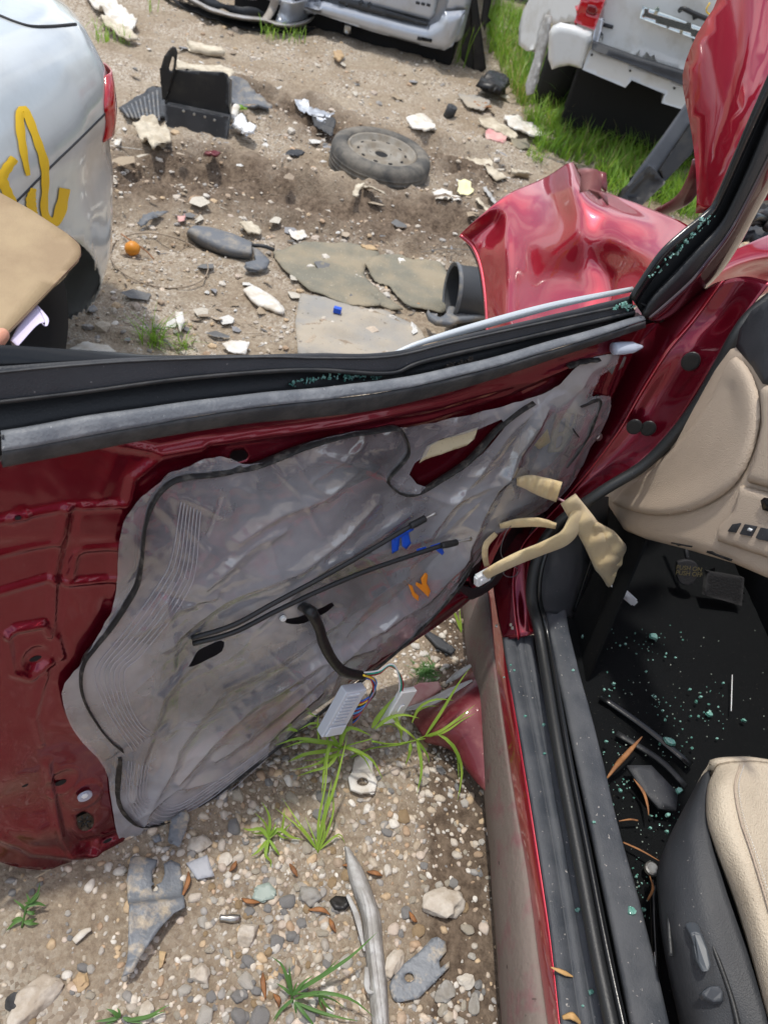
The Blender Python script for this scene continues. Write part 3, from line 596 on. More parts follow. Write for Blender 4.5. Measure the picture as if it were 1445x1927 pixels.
# ---- plugs and clips
def disc(name, X, Y, r, mat, parent, plane=DOOR, off=.003, t=.004, sq=1.0, seg=20, ring=0, **k):
    c = plane.hit(X, Y, off); V = [c + plane.n * t]; 
    for j, (rr, hh) in enumerate(((.75, t), (.95, t * .75), (1, 0))): V += [c + plane.u * r * rr * math.cos(a) + plane.v * r * rr * sq * math.sin(a) + plane.n * hh for a in np.linspace(0, 2 * math.pi, seg + 1)[:-1]]
    F = [(0, 1 + i, 1 + (i + 1) % seg) for i in range(seg)]
    for j in range(2): F += [(1 + j * seg + i, 1 + (j + 1) * seg + i, 1 + (j + 1) * seg + (i + 1) % seg, 1 + j * seg + (i + 1) % seg) for i in range(seg)]
    return mesh(name, V, F, mat, parent, smooth=False, **k)
disc('trim_clip', 160, 1497, .013, clear_pl, door, off=.006, t=.005); disc('trim_clip', 160, 1497, .006, white_pl, door, off=.011, t=.003, seg=6)
disc('trim_clip', 532, 1162, .006, white_pl, door, off=.012, t=.006)
disc('door_bolt', 1125, 822, .009, steel, door, off=.004, t=.006, seg=6)
for a in range(6):
    q = 2 * math.pi * a / 6; bar('clip_finger', [(160 + 4 * math.cos(q), 1546 + 4 * math.sin(q)), (160 + 12 * math.cos(q), 1546 + 11 * math.sin(q))], .0018, blk, off=-.004, n=3, seg=5)
# translucent peg at the top front corner
c = D(1172, 655, .02); ax = D(1212, 652, .03) - c; tube('trim_peg', [c - ax * .45 , c + ax * .1, c + ax * .45, c + ax * .9], [.013, .0135, .012, .003], clear_pl, door, n=16, seg=16, flat=.8)
sheet('peg_pad', DOOR, [(1140, 690), (1160, 668), (1178, 672), (1172, 690), (1152, 706)], grey_debris, door, step=.01, off=.004, t=.006)

for cx, cy, r in ((68, 1242, .0105), (115, 1473, .0095), (203, 1582, .0085), (1122, 746, .006), (35, 975, .004), (48, 1478, .005)):
    disc('bolt_hole', cx, cy, r, dark, door, off=float(door_h(np.array([cx * 1.]), np.array([cy * 1.]))[0]) + .0008, t=.0004, sq=.75)  # near-black discs stand in for the shade inside the holes
# ---- window line: seals and channels
def drails(name, lines, mat, parent=door, **k): return rails(name, [Dx([(x, y) for x, y in l[0]], l[1]) for l in lines], mat, parent, **k)
rubA = [(5, 818), (160, 791), (300, 770), (470, 748), (600, 735), (720, 722), (880, 690), (1060, 640), (1208, 597)]
rubB = [(5, 848), (160, 820), (300, 795), (470, 768), (600, 753), (720, 738), (880, 704), (1060, 652), (1212, 604)]
rubC = [(5, 874), (160, 845), (300, 818), (470, 792), (600, 780), (720, 764), (880, 724), (1060, 665), (1214, 613)]
drails('belt_weatherstrip', [(rubA, .004), (rubA, .012), (rubB, .020)], grey_rubber, n=90, t=.004, mlines=7, wob=.0012)
drails('weatherstrip_face', [(rubB, .0195), ([(a, b + 3) for a, b in rubB], .0215), (rubC, .013), (rubC, .002)], grey_rubber_d, n=90, t=.003, mlines=8)
drails('weatherstrip_end', [([(4, 818), (4, 848), (3, 874)], -.02), ([(4, 818), (4, 848), (3, 874)], .018)], blk, n=6, t=.002)
g0 = [(-120, 835), (5, 818), (160, 791), (300, 770), (470, 748), (600, 735), (720, 722), (880, 690), (1060, 640), (1208, 597)]
g1 = [(-120, 815), (5, 800), (160, 772), (300, 752), (470, 730), (600, 716), (720, 710), (880, 672), (1050, 628), (1200, 588)]
g2 = [(-120, 770), (0, 757), (160, 738), (330, 715), (500, 700), (600, 697), (735, 703), (800, 680), (1000, 634), (1195, 588)]
g3 = [(-120, 715), (0, 701), (137, 688), (290, 678), (500, 672), (600, 674), (735, 671), (850, 645), (1000, 612), (1190, 572)]
g4 = [(-120, 700), (0, 690), (137, 680), (290, 672), (500, 667), (600, 665), (740, 662), (900, 625), (1050, 590), (1190, 557)]
drails('glass_channel', [(g0, .004), (g0, -.012), (g1, -.024), (g2, -.028)], blk, n=90, t=.002)
drails('glass_run', [(g2, -.026), (g2, -.012), (g2, -.006), (g3, -.012), (g4, -.014), (g4, -.04)], blk_plastic, n=90, t=.002, mlines=14, wob=.0008)
drails('glass_run_lip', [([(a, b + 4) for a, b in g2], -.006), ([(a, b - 1) for a, b in g2], -.001), ([(a, b - 5) for a, b in g2], -.006)], grey_rubber_d, n=90, t=.002, mlines=5)
drails('glass_run_lip', [([(a, b + 3) for a, b in g3], -.011), (g3, -.006), ([(a, b - 3) for a, b in g3], -.011)], grey_rubber_d, n=90, t=.002, mlines=5)
o1 = [(-120, 660), (0, 657), (130, 662), (330, 668), (440, 667)]; o2 = [(-120, 652), (0, 649), (130, 657), (330, 669), (440, 669)]; o3 = [(-120, 694), (0, 686), (137, 678), (330, 671), (440, 669)]
drails('outer_belt_trim', [(o3, -.03), (o1, -.05), (o2, -.052), (o2, -.075)], blk_gloss, n=50, t=.002)
ch0 = [(745, 663), (800, 648), (900, 622), (1050, 580), (1195, 548)]; ch1 = [(735, 664), (790, 640), (900, 605), (1040, 568), (1190, 539)]
drails('outer_sill_chrome', [(ch0, -.03), (ch1, -.035), (ch1, -.06)], M('pale outer moulding', (.62, .66, .68), .25, .3, .6), n=50, t=.0015)
# glass crumbs in the channel
def crumbs(name, fn, n, lo, hi, parent, mat=glassm, **k):
    parts = []
    for i in range(n):
        p = fn(); r = rng.uniform(lo, hi); V, F = box_data(p, r, r * rng.uniform(.5, 1), r * .7, np.linalg.qr(rng.normal(size=(3, 3)))[0]); V = [v + rng.normal(0, r * .12, 3) for v in V]; parts.append((V, F))
    V, F = merge(parts); return mesh(name, V, F, mat, parent, smooth=False, kind='stuff', **k)
def along(pts, jit): 
    P = resample(np.array(pts, float), 200)
    def f(off): q = P[rng.integers(200)] + rng.normal(0, jit, 2); return D(q[0], q[1], off)
    return f
f1 = along([(545, 722), (600, 712), (718, 706)], 3); crumbs('glass_crumbs', lambda: f1(-.018 + rng.normal(0, .003)), 100, .0012, .0045, door, label='crushed green window glass in the channel')
f2 = along([(1222, 522), (1245, 500), (1290, 455), (1310, 430), (1340, 402)], 3.5); crumbs('glass_crumbs', lambda: f2(.004 + rng.normal(0, .002)), 75, .002, .006, door, label='crushed green window glass in the front channel')
f3 = along([(1155, 580), (1190, 573)], 3); crumbs('glass_crumbs', lambda: f3(-.003), 22, .002, .006, door)
f4 = along([(840, 690), (880, 680), (905, 672)], 3); crumbs('leaf_litter', lambda: f4(-.012), 26, .002, .006, door, mat=rock_mat('litter', (.10, .08, .06), (.05, .04, .035)))
# ---- window frame rising at the front
h0 = [(1186, 560), (1196, 542), (1240, 478), (1282, 438), (1328, 400), (1348, 372), (1400, 250), (1450, 135), (1500, 20)]
h1 = [(1196, 574), (1208, 552), (1250, 494), (1292, 452), (1336, 412), (1358, 376), (1412, 258), (1462, 150), (1512, 35)]
h2 = [(1208, 592), (1228, 560), (1272, 514), (1312, 470), (1350, 430), (1374, 390), (1420, 290), (1470, 170), (1522, 50)]
h3 = [(1216, 600), (1246, 574), (1296, 528), (1330, 486), (1366, 440), (1394, 392), (1440, 300), (1486, 200), (1536, 80)]
h4 = [(1236, 606), (1270, 586), (1318, 546), (1352, 512), (1386, 462), (1420, 400), (1462, 320), (1505, 225), (1556, 105)]
drails('frame_outer_lip', [(h0, -.02), (h0, .002), (h1, .004)], blk_gloss, n=60, t=.002, mlines=6)
drails('frame_glass_run', [(h1, .004), (h1, -.006), (h2, -.004), (h2, .012), (h3, .014)], blk, n=60, t=.002, mlines=12)
drails('window_frame', [(h3, .010), (h3, .016), (h4, .008), (h4, -.03)], maroon, n=60, t=.002, mlines=10)
drails('frame_corner', [([(1186, 560), (1196, 574), (1208, 592), (1214, 612)], -.012), ([(1240, 590), (1244, 594), (1250, 600), (1246, 606)], .010)], blk, n=8, t=.003)

# ---- plastic vapour barrier with tar bead
lin = [(300, 900), (312, 882), (345, 874), (372, 862), (402, 853), (424, 853), (448, 866), (470, 868), (500, 860), (530, 851), (570, 830), (640, 811), (740, 800), (800, 792), (880, 775), (940, 760), (1000, 742), (1042, 722), (1062, 702), (1080, 684), (1110, 668), (1150, 660), (1160, 668), (1142, 690), (1120, 705), (1108, 745), (1134, 736), (1146, 748), (1134, 790), (1112, 830), (1100, 850), (1082, 890), (1060, 918), (1030, 950), (1005, 968), (950, 988), (925, 1005), (905, 1040), (855, 1100), (820, 1150), (760, 1205), (700, 1245), (640, 1300), (585, 1350), (520, 1402), (430, 1470), (370, 1520), (300, 1562), (250, 1588), (226, 1582), (214, 1540), (205, 1480), (200, 1450), (180, 1418), (148, 1385), (125, 1345), (114, 1298), (118, 1280), (146, 1248), (175, 1200), (192, 1170), (215, 1120), (218, 1060), (220, 1020), (232, 970), (262, 930)]
cut1 = [(762, 885), (775, 862), (798, 850), (800, 836), (818, 820), (880, 806), (938, 783), (950, 788), (930, 812), (905, 842), (868, 870), (830, 890), (800, 910), (786, 912)]
cut2 = [(352, 1250), (372, 1222), (400, 1205), (418, 1200), (415, 1222), (385, 1240)]
cut3 = [(526, 1160), (560, 1153), (600, 1138), (622, 1128), (626, 1136), (600, 1152), (570, 1166), (540, 1168)]
folds = [([(260, 1560), (330, 1400), (420, 1290), (520, 1240), (640, 1160)], 10, .010), ([(365, 1245), (300, 1300), (262, 1420), (250, 1500)], 7, .007), ([(330, 1460), (400, 1380), (470, 1320), (600, 1240), (700, 1210)], 9, .010), ([(345, 1470), (420, 1455), (500, 1380), (600, 1290)], 8, .008),
    ([(480, 1170), (600, 1060), (700, 1000), (760, 960)], 8, .008), ([(300, 1210), (420, 1120), (560, 1060), (640, 1000), (700, 940)], 9, .008), ([(440, 1010), (520, 960), (600, 930), (660, 880)], 12, .008), ([(380, 1090), (480, 1010), (530, 990)], 9, .006), ([(850, 1080), (900, 960), (960, 850), (1020, 760)], 8, .009), ([(800, 1000), (880, 900), (960, 800), (1040, 720)], 7, .007), ([(620, 1300), (640, 1200), (700, 1120), (760, 1080)], 9, .007),
    ([(780, 920), (840, 940), (930, 900), (970, 860)], 7, .006), ([(250, 1180), (330, 1130), (400, 1110)], 8, .006), ([(400, 1420), (520, 1330), (620, 1250), (740, 1150)], 6, .007), ([(860, 1010), (880, 1050), (840, 1100)], 6, .006), ([(700, 1180), (800, 1120), (870, 1040)], 7, .007), ([(880, 790), (990, 750)], 5, .004), ([(1010, 720), (1000, 800), (940, 890)], 8, .008)]
_fr = np.random.default_rng(23)
for _ in range(46):
    x, y = _fr.uniform(150, 1120), _fr.uniform(680, 1560); a = math.radians(_fr.normal(-40, 24)); l_ = _fr.uniform(50, 230); b = _fr.normal(0, .18)
    if _fr.random() < .25: a += math.radians(70)
    folds.append(([(x, y), (x + l_ * .5 * math.cos(a), y + l_ * .5 * math.sin(a)), (x + l_ * .5 * (math.cos(a) + math.cos(a + b)), y + l_ * .5 * (math.sin(a) + math.sin(a + b)))], _fr.uniform(2.4, 8), _fr.choice([-1, 1, 1]) * _fr.uniform(.0018, .0048)))
def crease(d, w): return np.clip(1 - d / w, 0, 1) ** 1.6
def liner_h(X, Y):
    h = .007 + .010 * fb2(X, Y, .0050, 4.0, 2) + .0012 * fb2(X, Y, .03, 5.0, 2)
    a = math.radians(36); U, W_ = X * math.cos(a) - Y * math.sin(a), X * math.sin(a) + Y * math.cos(a)
    r1 = 1 - np.abs(fb2(U * .22, W_, .012, 12.0, 2)) * 5; m1 = np.clip(fb2(X, Y, .004, 40.0, 2) * 3 + .4, 0, 1); h += .0024 * np.clip(r1, 0, 1) ** 2 * m1
    r2 = 1 - np.abs(fb2(W_ * .35, U, .010, 22.0, 2)) * 6; h += .0020 * np.clip(r2, 0, 1) ** 2 * (1 - m1)
    for pl, w, am in folds: h += am * .8 * crease(pdist(X, Y, pl), w * 2.2)
    for op in (opening, opening2): h -= .009 * inside(X, Y, op) * np.clip(pdist(X, Y, op + [op[0]]) / 45, 0, 1)
    e = pdist(X, Y, lin + [lin[0]]); h = h * np.clip(.25 + e / 45, 0, 1) + .004 * np.exp(-(e / 10) ** 2) * fb2(X, Y, .03, 1.0, 2) + .0065
    return np.maximum(h, .0)
ribs = []
for rib in range(7):
    ribs.append(([(335 + rib * 6, 935 + rib * 3), (318 + rib * 7, 1035 + rib * 3), (295 + rib * 7, 1085 + rib * 4), (222 + rib * 7, 1185 + rib * 5), (176 + rib * 9, 1252), (188 + rib * 8, 1305), (212 + rib * 8, 1350), (246 + rib * 6, 1400 - rib * 6)], 1.3, .0022))
    ribs.append(([(238 + rib * 6, 1422 + rib), (236 + rib * 6, 1490), (262 + rib * 5, 1535 - rib * 7), (310 + rib * 3, 1548 - rib * 7), (400, 1505 - rib * 7), (500, 1418 - rib * 6)], 1.3, .0022))
liner = sheet('vapour_barrier', DOOR, lin, liner_m, door, step=.0028, h=liner_h, t=0, holes=[cut1, cut2, cut3], soft=150, label='wrinkled clear plastic sheet')
def rib_lines():
    parts = []
    for pl, w, am in ribs:
        P = np.array([D(x, y, .0) for x, y in catmull(pl, 60)]); XY = catmull(pl, 60); hh = liner_h(XY[:, 0], XY[:, 1]); parts.append(tube_data(P + DOOR.n * (np.convolve(np.pad(hh, 4, 'edge'), np.ones(9) / 9, 'valid') + .0012)[:, None], .0009, 5))
    V, F = merge(parts); return V, F
V, F = rib_lines(); mesh('embossed_ribs', V, F, M('milky rib', (.55, .53, .56), .3, alpha=.5), door)
tar = M('black butyl bead', (.012, .011, .010), .6, col2=(.10, .09, .075), nscale=60, nlo=.5, nhi=.7, bump=.8, bscale=120)
def bead_path(pts):
    XY = catmull(pts, 90); hh = liner_h(XY[:, 0], XY[:, 1]); hh = np.convolve(np.pad(hh, 3, 'edge'), np.ones(7) / 7, 'valid'); return np.array([D(x, y, h_ + .0004) for (x, y), h_ in zip(XY, hh)])
def bead(pts, w=.0065):
    w = w * 1.4; return tube_data(bead_path(pts), [w * .8, w * 1.1, w * .75, w * 1.15, w * .85, w * 1.05, w * .7], 7, .22)
V, F = merge([bead([(455, 878), (420, 890), (350, 896), (318, 908), (290, 940), (273, 990), (266, 1050), (256, 1100), (215, 1170), (180, 1215), (158, 1245), (152, 1285), (164, 1330), (200, 1385), (232, 1414)], .0062), bead([(225, 1425), (220, 1480), (226, 1520), (250, 1548), (275, 1556), (340, 1540)], .0062), bead([(340, 1540), (450, 1465), (600, 1345), (760, 1215), (860, 1110), (890, 1060), (910, 1030)], .003),
    bead([(400, 890), (470, 880), (520, 862), (570, 842), (640, 822), (700, 812), (748, 806), (764, 825), (768, 850), (752, 874), (730, 900), (735, 915), (760, 930), (790, 926), (830, 902), (870, 876), (900, 848), (935, 808), (970, 780), (1005, 758)], .0058), bead([(1068, 690), (1095, 680), (1128, 676)], .006), bead([(1092, 765), (1128, 752), (1122, 780), (1100, 830), (1065, 880)], .004), bead([(1078, 808), (1088, 822)], .004)])
mesh('sealant_bead', V, F, tar, door)

# ---- latch cables with black ferrules and blue tape
for (pts, tipa, tipb) in (([(368, 1214), (440, 1176), (512, 1137), (585, 1098), (650, 1062), (712, 1026), (772, 990)], (799, 976), (818, 966)), ([(370, 1224), (440, 1190), (520, 1150), (600, 1112), (680, 1078), (760, 1050), (830, 1027)], (858, 1021), (886, 1014))):
    P = [D(x, y, .026 + .012 * i / 6) for i, (x, y) in enumerate(pts)]; P[0] = P[0] - DOOR.n * .016
    cb = tube('latch_cable', P, .0044, blk, door, n=50)
    tube('cable_ferrule', [P[-1], D(*tipa, .034)], [.0058, .0068, .0068, .0064, .0068], blk, door, n=8, seg=12)
    tube('cable_end', [D(*tipa, .034), D(*tipb, .035)], [.0018, .0018, .004], steel, door, n=6, seg=8)
for pl, of in ((([(742, 1010), (776, 990), (779, 997), (745, 1017)]), .036), (([(737, 1012), (753, 1006), (750, 1035), (738, 1042)]), .030), (([(755, 1005), (768, 998), (772, 1018), (774, 1022), (764, 1034), (757, 1028)]), .032), (([(784, 1034), (802, 1029), (802, 1038), (785, 1042)]), .030), (([(810, 1028), (828, 1022), (836, 1040), (832, 1045), (820, 1035), (811, 1035)]), .034)):
    sheet('blue_tape', DOOR, pl, blue_m, door, step=.006, off=of, t=.0012)
sheet('orange_clip', DOOR, [(793, 1090), (800, 1080), (805, 1082), (803, 1098), (810, 1112), (806, 1124), (798, 1116), (783, 1102), (784, 1097), (795, 1101)], orange_m, door, step=.004, off=.024, t=.003)
sheet('orange_clip', DOOR, [(769, 1101), (776, 1103), (780, 1115), (788, 1122), (787, 1131), (778, 1124)], orange_m, door, step=.004, off=.023, t=.003)
# ---- switch harness coming through the liner
P = [D(566, 1140, .0), D(584, 1150, .04), D(600, 1180, .045), D(610, 1212, .05), D(628, 1245, .055), D(650, 1265, .06), D(684, 1272, .06)]
har = tube('wiring_loom', P, [.0105, .0115, .0105, .0112, .010, .0105, .0095], M('black loom tape', (.010, .011, .012), .33, bump=.4, bscale=60), door, n=40, seg=12, flat=.8)
con = [D(a, b, .06) for a, b in ((622, 1303), (662, 1297), (664, 1368), (622, 1372))]
cc = sum(con) / 4; ux = con[1] - con[0]; uy = con[3] - con[0]; lx, ly = np.linalg.norm(ux), np.linalg.norm(uy); ux /= lx; uz = np.cross(ux, uy / ly); uz /= np.linalg.norm(uz); uy = np.cross(uz, ux); axs = [ux, uy, uz]
box('wire_connector', cc, (lx, ly, .022), grey_conn, door, ax=axs)
for i in range(9): box('connector_rib', cc - ux * .004 + uy * ly * (-.43 + i * .075) + uz * (.0125 if uz @ DOOR.n > 0 else -.0125), (lx * .55, ly * .03, .003), grey_conn, door, ax=axs, bevel=0)
box('connector_latch', cc + uy * ly * .36 + uz * (.0135 if uz @ DOOR.n > 0 else -.0135), (lx * .8, ly * .2, .005), grey_conn, door, ax=axs)
wc = [(.03, .16, .65), (.45, .04, .04), (.85, .62, .05), (.02, .02, .03), (.04, .25, .75), (.28, .04, .04), (.08, .38, .75), (.18, .03, .12), (.5, .06, .04), (.03, .03, .03), (.02, .12, .55), (.4, .16, .06)]
wm = [M('wire insulation', c, .4) for c in wc]
for i in range(12):
    a = rng.normal(0, 3, 2); s = D(684 + a[0], 1270 + a[1], .06 + rng.normal(0, .003)); y = 1318 + i * 4.2; e = D(664, y, .06)
    tube('wire', [s, D(700 + i * .6 + rng.normal(0, 2), 1278 + i * .8, .064), D(706 - i * 1.2 + rng.normal(0, 2), 1300 + i * 2, .066), D(684 - i, 1318 + i * 3.2, .064), e], .0019, wm[i], door, n=24, seg=6)
c2 = [D(a, b, .075) for a, b in ((735, 1306), (763, 1303), (765, 1348), (737, 1351))]; cc2 = sum(c2) / 4
box('wire_connector', cc2, (np.linalg.norm(c2[1] - c2[0]), np.linalg.norm(c2[3] - c2[0]), .014), white_pl, door, ax=axs)
box('connector_latch', cc2 + DOOR.n * .009, (.012, .02, .004), white_pl, door, ax=axs)
for i, c_ in enumerate(((.75, .75, .75), (.02, .42, .30), (.35, .02, .03))):
    w_ = M('wire insulation', c_, .4); j = i * 3
    tube('wire', [D(684, 1266 + j, .06), D(712, 1262 + j, .062), D(732, 1250 + j * .6, .065), D(745 + j * .4, 1256 + j, .07), D(752 + j, 1285, .074), D(752 + j - 3, 1308, .075)], .0019, w_, door, n=30, seg=6)
# ---- felt wrapped harness at the hinge end
_d0 = float((PS(.475).hit(1100, 985) - DOOR.o) @ DOOR.n)
def strap(name, C_, W_, off, mat=foam, tk=.006, n=40, parent=door, twist=None, **k):
    """flat wrapped sleeve: centre px line, width px list, offset list"""
    C2 = catmull(np.array([(x, y, o) for (x, y), o in zip(C_, off)]), n); W2 = np.interp(np.linspace(0, 1, n), np.linspace(0, 1, len(W_)), W_)
    T = np.gradient(C2[:, :2], axis=0); T /= np.linalg.norm(T, axis=1)[:, None]; N_ = np.stack([-T[:, 1], T[:, 0]], -1); ring = 12; V = []
    for i in range(n):
        sc = 1 / 900.
        for q in range(ring):
            a = 2 * math.pi * q / ring; s = math.copysign(abs(math.cos(a)) ** .7, math.cos(a)); x, y = C2[i, :2] + N_[i] * s * W2[i] / 2
            V.append(D(x, y, C2[i, 2] + math.sin(a) * tk * (1 + .25 * math.sin(i * .7)) + .0015 * mnoise.noise(Vector((x * .05, y * .05, q)))))
    F = [(i * ring + q, i * ring + (q + 1) % ring, (i + 1) * ring + (q + 1) % ring, (i + 1) * ring + q) for i in range(n - 1) for q in range(ring)] + [tuple(range(ring)), tuple((n - 1) * ring + q for q in range(ring))]
    return mesh(name, V, F, mat, parent, **k)
strap('felt_sleeve', [(972, 906), (995, 908), (1020, 916), (1052, 926)], [16, 32, 38, 40], [.008, .022, .04, .06], tk=.011)
tube('wire', [D(1045, 936, .05), D(1062, 944, .08), D(1075, 950, _d0)], .0022, M('wire insulation', (.5, .3, .35), .4), door, n=8)
strap('felt_sleeve', [(1068, 938), (1100, 985), (1128, 1030), (1150, 1070), (1160, 1102)], [34, 42, 48, 58, 34], [_d0, _d0 + .01, _d0 + .02, _d0 + .03, _d0 + .03], tk=.015)
strap('felt_sleeve', [(1118, 985), (1150, 1020), (1168, 1045), (1172, 1070), (1158, 1090)], [12, 34, 36, 38, 24], [_d0 + .012, _d0 + .02, _d0 + .027, _d0 + .03, _d0 + .03], tk=.013)
strap('felt_sleeve', [(1088, 950), (1080, 985), (1062, 1012), (1020, 1032), (975, 1050), (930, 1072), (912, 1084)], [24, 30, 28, 24, 24, 22, 18], [_d0 + .0, _d0 + .02, _d0 + .02, _d0 + .0, _d0 * .75, .075, .06], tk=.009)
strap('felt_sleeve', [(940, 990), (975, 984), (1015, 983), (1046, 990)], [10, 17, 18, 12], [.012, .035, .06, .08])
strap('felt_sleeve', [(933, 1004), (915, 1024), (912, 1045), (916, 1066)], [10, 12, 12, 10], [.012, .03, .036, .04], tk=.004)
def wire_plug(pts, off, up=False):
    c = [D(a, b, off) for a, b in pts]; m = sum(c) / 4; a = c[1] - c[0]; l1 = np.linalg.norm(a); a /= l1; b = c[3] - c[0]; b -= a * (a @ b); l2 = np.linalg.norm(b); b /= l2; n_ = np.cross(a, b)
    s = 1 if n_ @ DOOR.n > 0 else -1
    q = box('wire_plug', m, (l1, l2, .012), white_pl, door, ax=[a, b, n_]); box('plug_latch', m + n_ * s * .0075 - a * l1 * .1, (l1 * .5, l2 * .45, .004), white_pl, door, ax=[a, b, n_]); box('plug_collar', m + a * l1 * .5, (l1 * .25, l2 * .7, .009), white_pl, door, ax=[a, b, n_]); box('plug_collar', m - a * l1 * .5, (l1 * .2, l2 * .8, .010), white_pl, door, ax=[a, b, n_])
wire_plug([(893, 1086), (918, 1072), (925, 1085), (897, 1102)], .062)
wire_plug([(1152, 1110), (1184, 1138), (1196, 1122), (1166, 1100)], _d0 + .05)
for i in range(2): tube('wire', [D(1152 + i * 3, 1095, _d0 + .03), D(1157 + i * 3, 1108, _d0 + .03)], .001, wm[1 + i], door, n=4, seg=5)
t_ = [(1184, 1070), (1183, 1082), (1176, 1090)]; strap('torn_edge', t_, [6, 8, 5], [_d0 + .036] * 3, mat=white_pl, tk=.003, n=10)
tube('tie_loop', [D(960 + 14 * math.cos(a), 1075 + 11 * math.sin(a), .035) for a in np.linspace(0, 5.8, 12)], .0011, grey_rubber, door, n=30, seg=6)
tube('tie_loop', [D(965, 985, .03), D(950, 1005, .03), D(942, 1040, .03), D(955, 1062, .03)], .0009, grey_rubber, door, n=20, seg=6)

# ---- hinge pillar (door jamb)
j0 = [(1330, 540, .70), (1236, 600, .69), (1196, 650, .68), (1144, 740, .66), (1106, 810, .64), (1056, 880, .61), (1010, 950, .58), (950, 1010, .55), (928, 1080, .50), (934, 1150, .43), (945, 1205, .37)]
j1 = [(1352, 530, .66), (1300, 600, .65), (1250, 660, .63), (1200, 740, .61), (1160, 810, .59), (1100, 890, .57), (1045, 955, .54), (985, 1020, .51), (965, 1080, .47), (968, 1150, .41), (975, 1200, .36)]
j2 = [(1400, 520, .64), (1350, 600, .63), (1300, 660, .61), (1245, 740, .60), (1200, 810, .58), (1140, 880, .56), (1080, 935, .54), (1005, 1015, .50), (990, 1080, .46), (990, 1150, .41), (995, 1195, .36)]
j3 = [(1450, 530, .60), (1395, 600, .58), (1352, 670, .56), (1310, 740, .55), (1265, 810, .54), (1205, 870, .53), (1120, 930, .51), (1030, 1005, .48), (1010, 1070, .44), (1008, 1140, .40), (1012, 1190, .35)]
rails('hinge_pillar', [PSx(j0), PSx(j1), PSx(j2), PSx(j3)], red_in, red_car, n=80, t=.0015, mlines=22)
jl = [[(p[0] + (q[0] - p[0]) * k, p[1] + (q[1] - p[1]) * k, p[2] + (q[2] - p[2]) * k) for p, q in zip(j1, j2)] for k in (0, .12, .24)]
hp = rails('pillar_flange', [[p + np.array([-.004, -.012, .004]) * (1 if i == 1 else .1) for p in PSx(l)] for i, l in enumerate(jl)], red_out, red_car, n=70, t=.002, mlines=6)
for X, Y, s_, r in ((1299, 680, .598, .017), (1193, 803, .572, .015), (1219, 806, .568, .015)):
    p = PS(s_).hit(X, Y); disc('rubber_plug', X, Y, r, blk, red_car, plane=Plane(p + np.array([-.002, -.012, .002]), (-CA * .9 - CB * .35)), off=.002, t=.003, sq=1.2)
for X, Y, s_ in ((935, 1178, .40), (962, 1176, .385), (965, 1182, .385)):
    disc('pillar_bolt', X, Y, .004, steel, red_car, plane=Plane(PS(s_).hit(X, Y) + np.array([-.004, -.006, 0]), (-CB)), off=.002, t=.004, seg=6)
w0 = [(1470, 545, .595), (1415, 590, .58), (1385, 630, .56), (1352, 690, .55), (1318, 750, .54), (1270, 815, .53), (1210, 875, .52), (1130, 925, .50), (1045, 990, .48), (1012, 1050, .44), (1002, 1120, .40), (1005, 1190, .35), (1040, 1400, .25), (1078, 1600, .15), (1112, 1780, .06), (1150, 1960, -.02)]
def P_seal(l, k): return [PS(s).hit(x, y) for x, y, s in l]
body = []
for i, (x, y, s_) in enumerate(w0): body.append(PS(s_).hit(x, y) if i < 11 else G(x + 12, y, .335))
tube('door_seal', [b + np.array([-.004, -.01, .004]) for b in body], .0115, blk, red_car, n=120, seg=12)
tube('door_seal_lip', [b + CB * .012 + np.array([-.002, -.006, .012]) for b in body], .006, blk_gloss, red_car, n=120, seg=8)

# ---- sill
fl0 = [(872, 1060), (880, 1130), (886, 1200), (914, 1400), (934, 1600), (948, 1780), (962, 1960)]; fl1 = [(905, 1060), (920, 1130), (933, 1260), (964, 1480), (994, 1660), (1012, 1800), (1034, 1960)]; fl2 = [(922, 1060), (936, 1150), (945, 1260), (976, 1460), (1006, 1660), (1026, 1790), (1048, 1960)]
rails('sill_flange', [[G(x, y, .10) + np.array([-.0, 0, -.05]) for x, y in fl0], [G(x, y, .13) for x, y in fl0], [G(x, y, .20) for x, y in [((a[0] + b[0]) / 2, a[1]) for a, b in zip(fl0, fl1)]], [G(x, y, .225) for x, y in fl1]], mauve, red_car, n=80, t=.003, mlines=14, wob=.001, label='scraped mauve grey outer sill with flaking paint')
r1 = [(940, 1060), (944, 1130), (948, 1210), (978, 1400), (1004, 1560), (1032, 1750), (1055, 1960)]
rails('sill_paint_edge', [[G(x, y, .225) for x, y in fl1], [G(x, y, .262) for x, y in fl2], [G(x, y, .28) for x, y in r1]], red_out, red_car, n=80, t=.002, mlines=10)
a0 = [(944, 1200), (950, 1240), (978, 1400), (1004, 1560), (1032, 1750), (1055, 1960)]; a1 = [(1004, 1195), (1010, 1240), (1044, 1400), (1078, 1560), (1112, 1750), (1152, 1960)]
def lerp(A_, B_, k): return [((1 - k) * p[0] + k * q[0], (1 - k) * p[1] + k * q[1]) for p, q in zip(A_, B_)]
rails('scuff_plate', [[G(x, y, .275) for x, y in a0], [G(x, y, .288) for x, y in lerp(a0, a1, .05)]] + [[G(x, y, .290) for x, y in lerp(a0, a1, k)] for k in (.12, .40)] + [[G(x, y, .286) for x, y in lerp(a0, a1, .42)], [G(x, y, .290) for x, y in lerp(a0, a1, .44)], [G(x, y, .290) for x, y in lerp(a0, a1, .68)], [G(x, y, .287) for x, y in lerp(a0, a1, .70)], [G(x, y, .291) for x, y in lerp(a0, a1, .72)], [G(x, y, .292) for x, y in lerp(a0, a1, .94)], [G(x, y, .280) for x, y in a1]], sill_plastic, red_car, n=70, t=.003, wob=.0006)
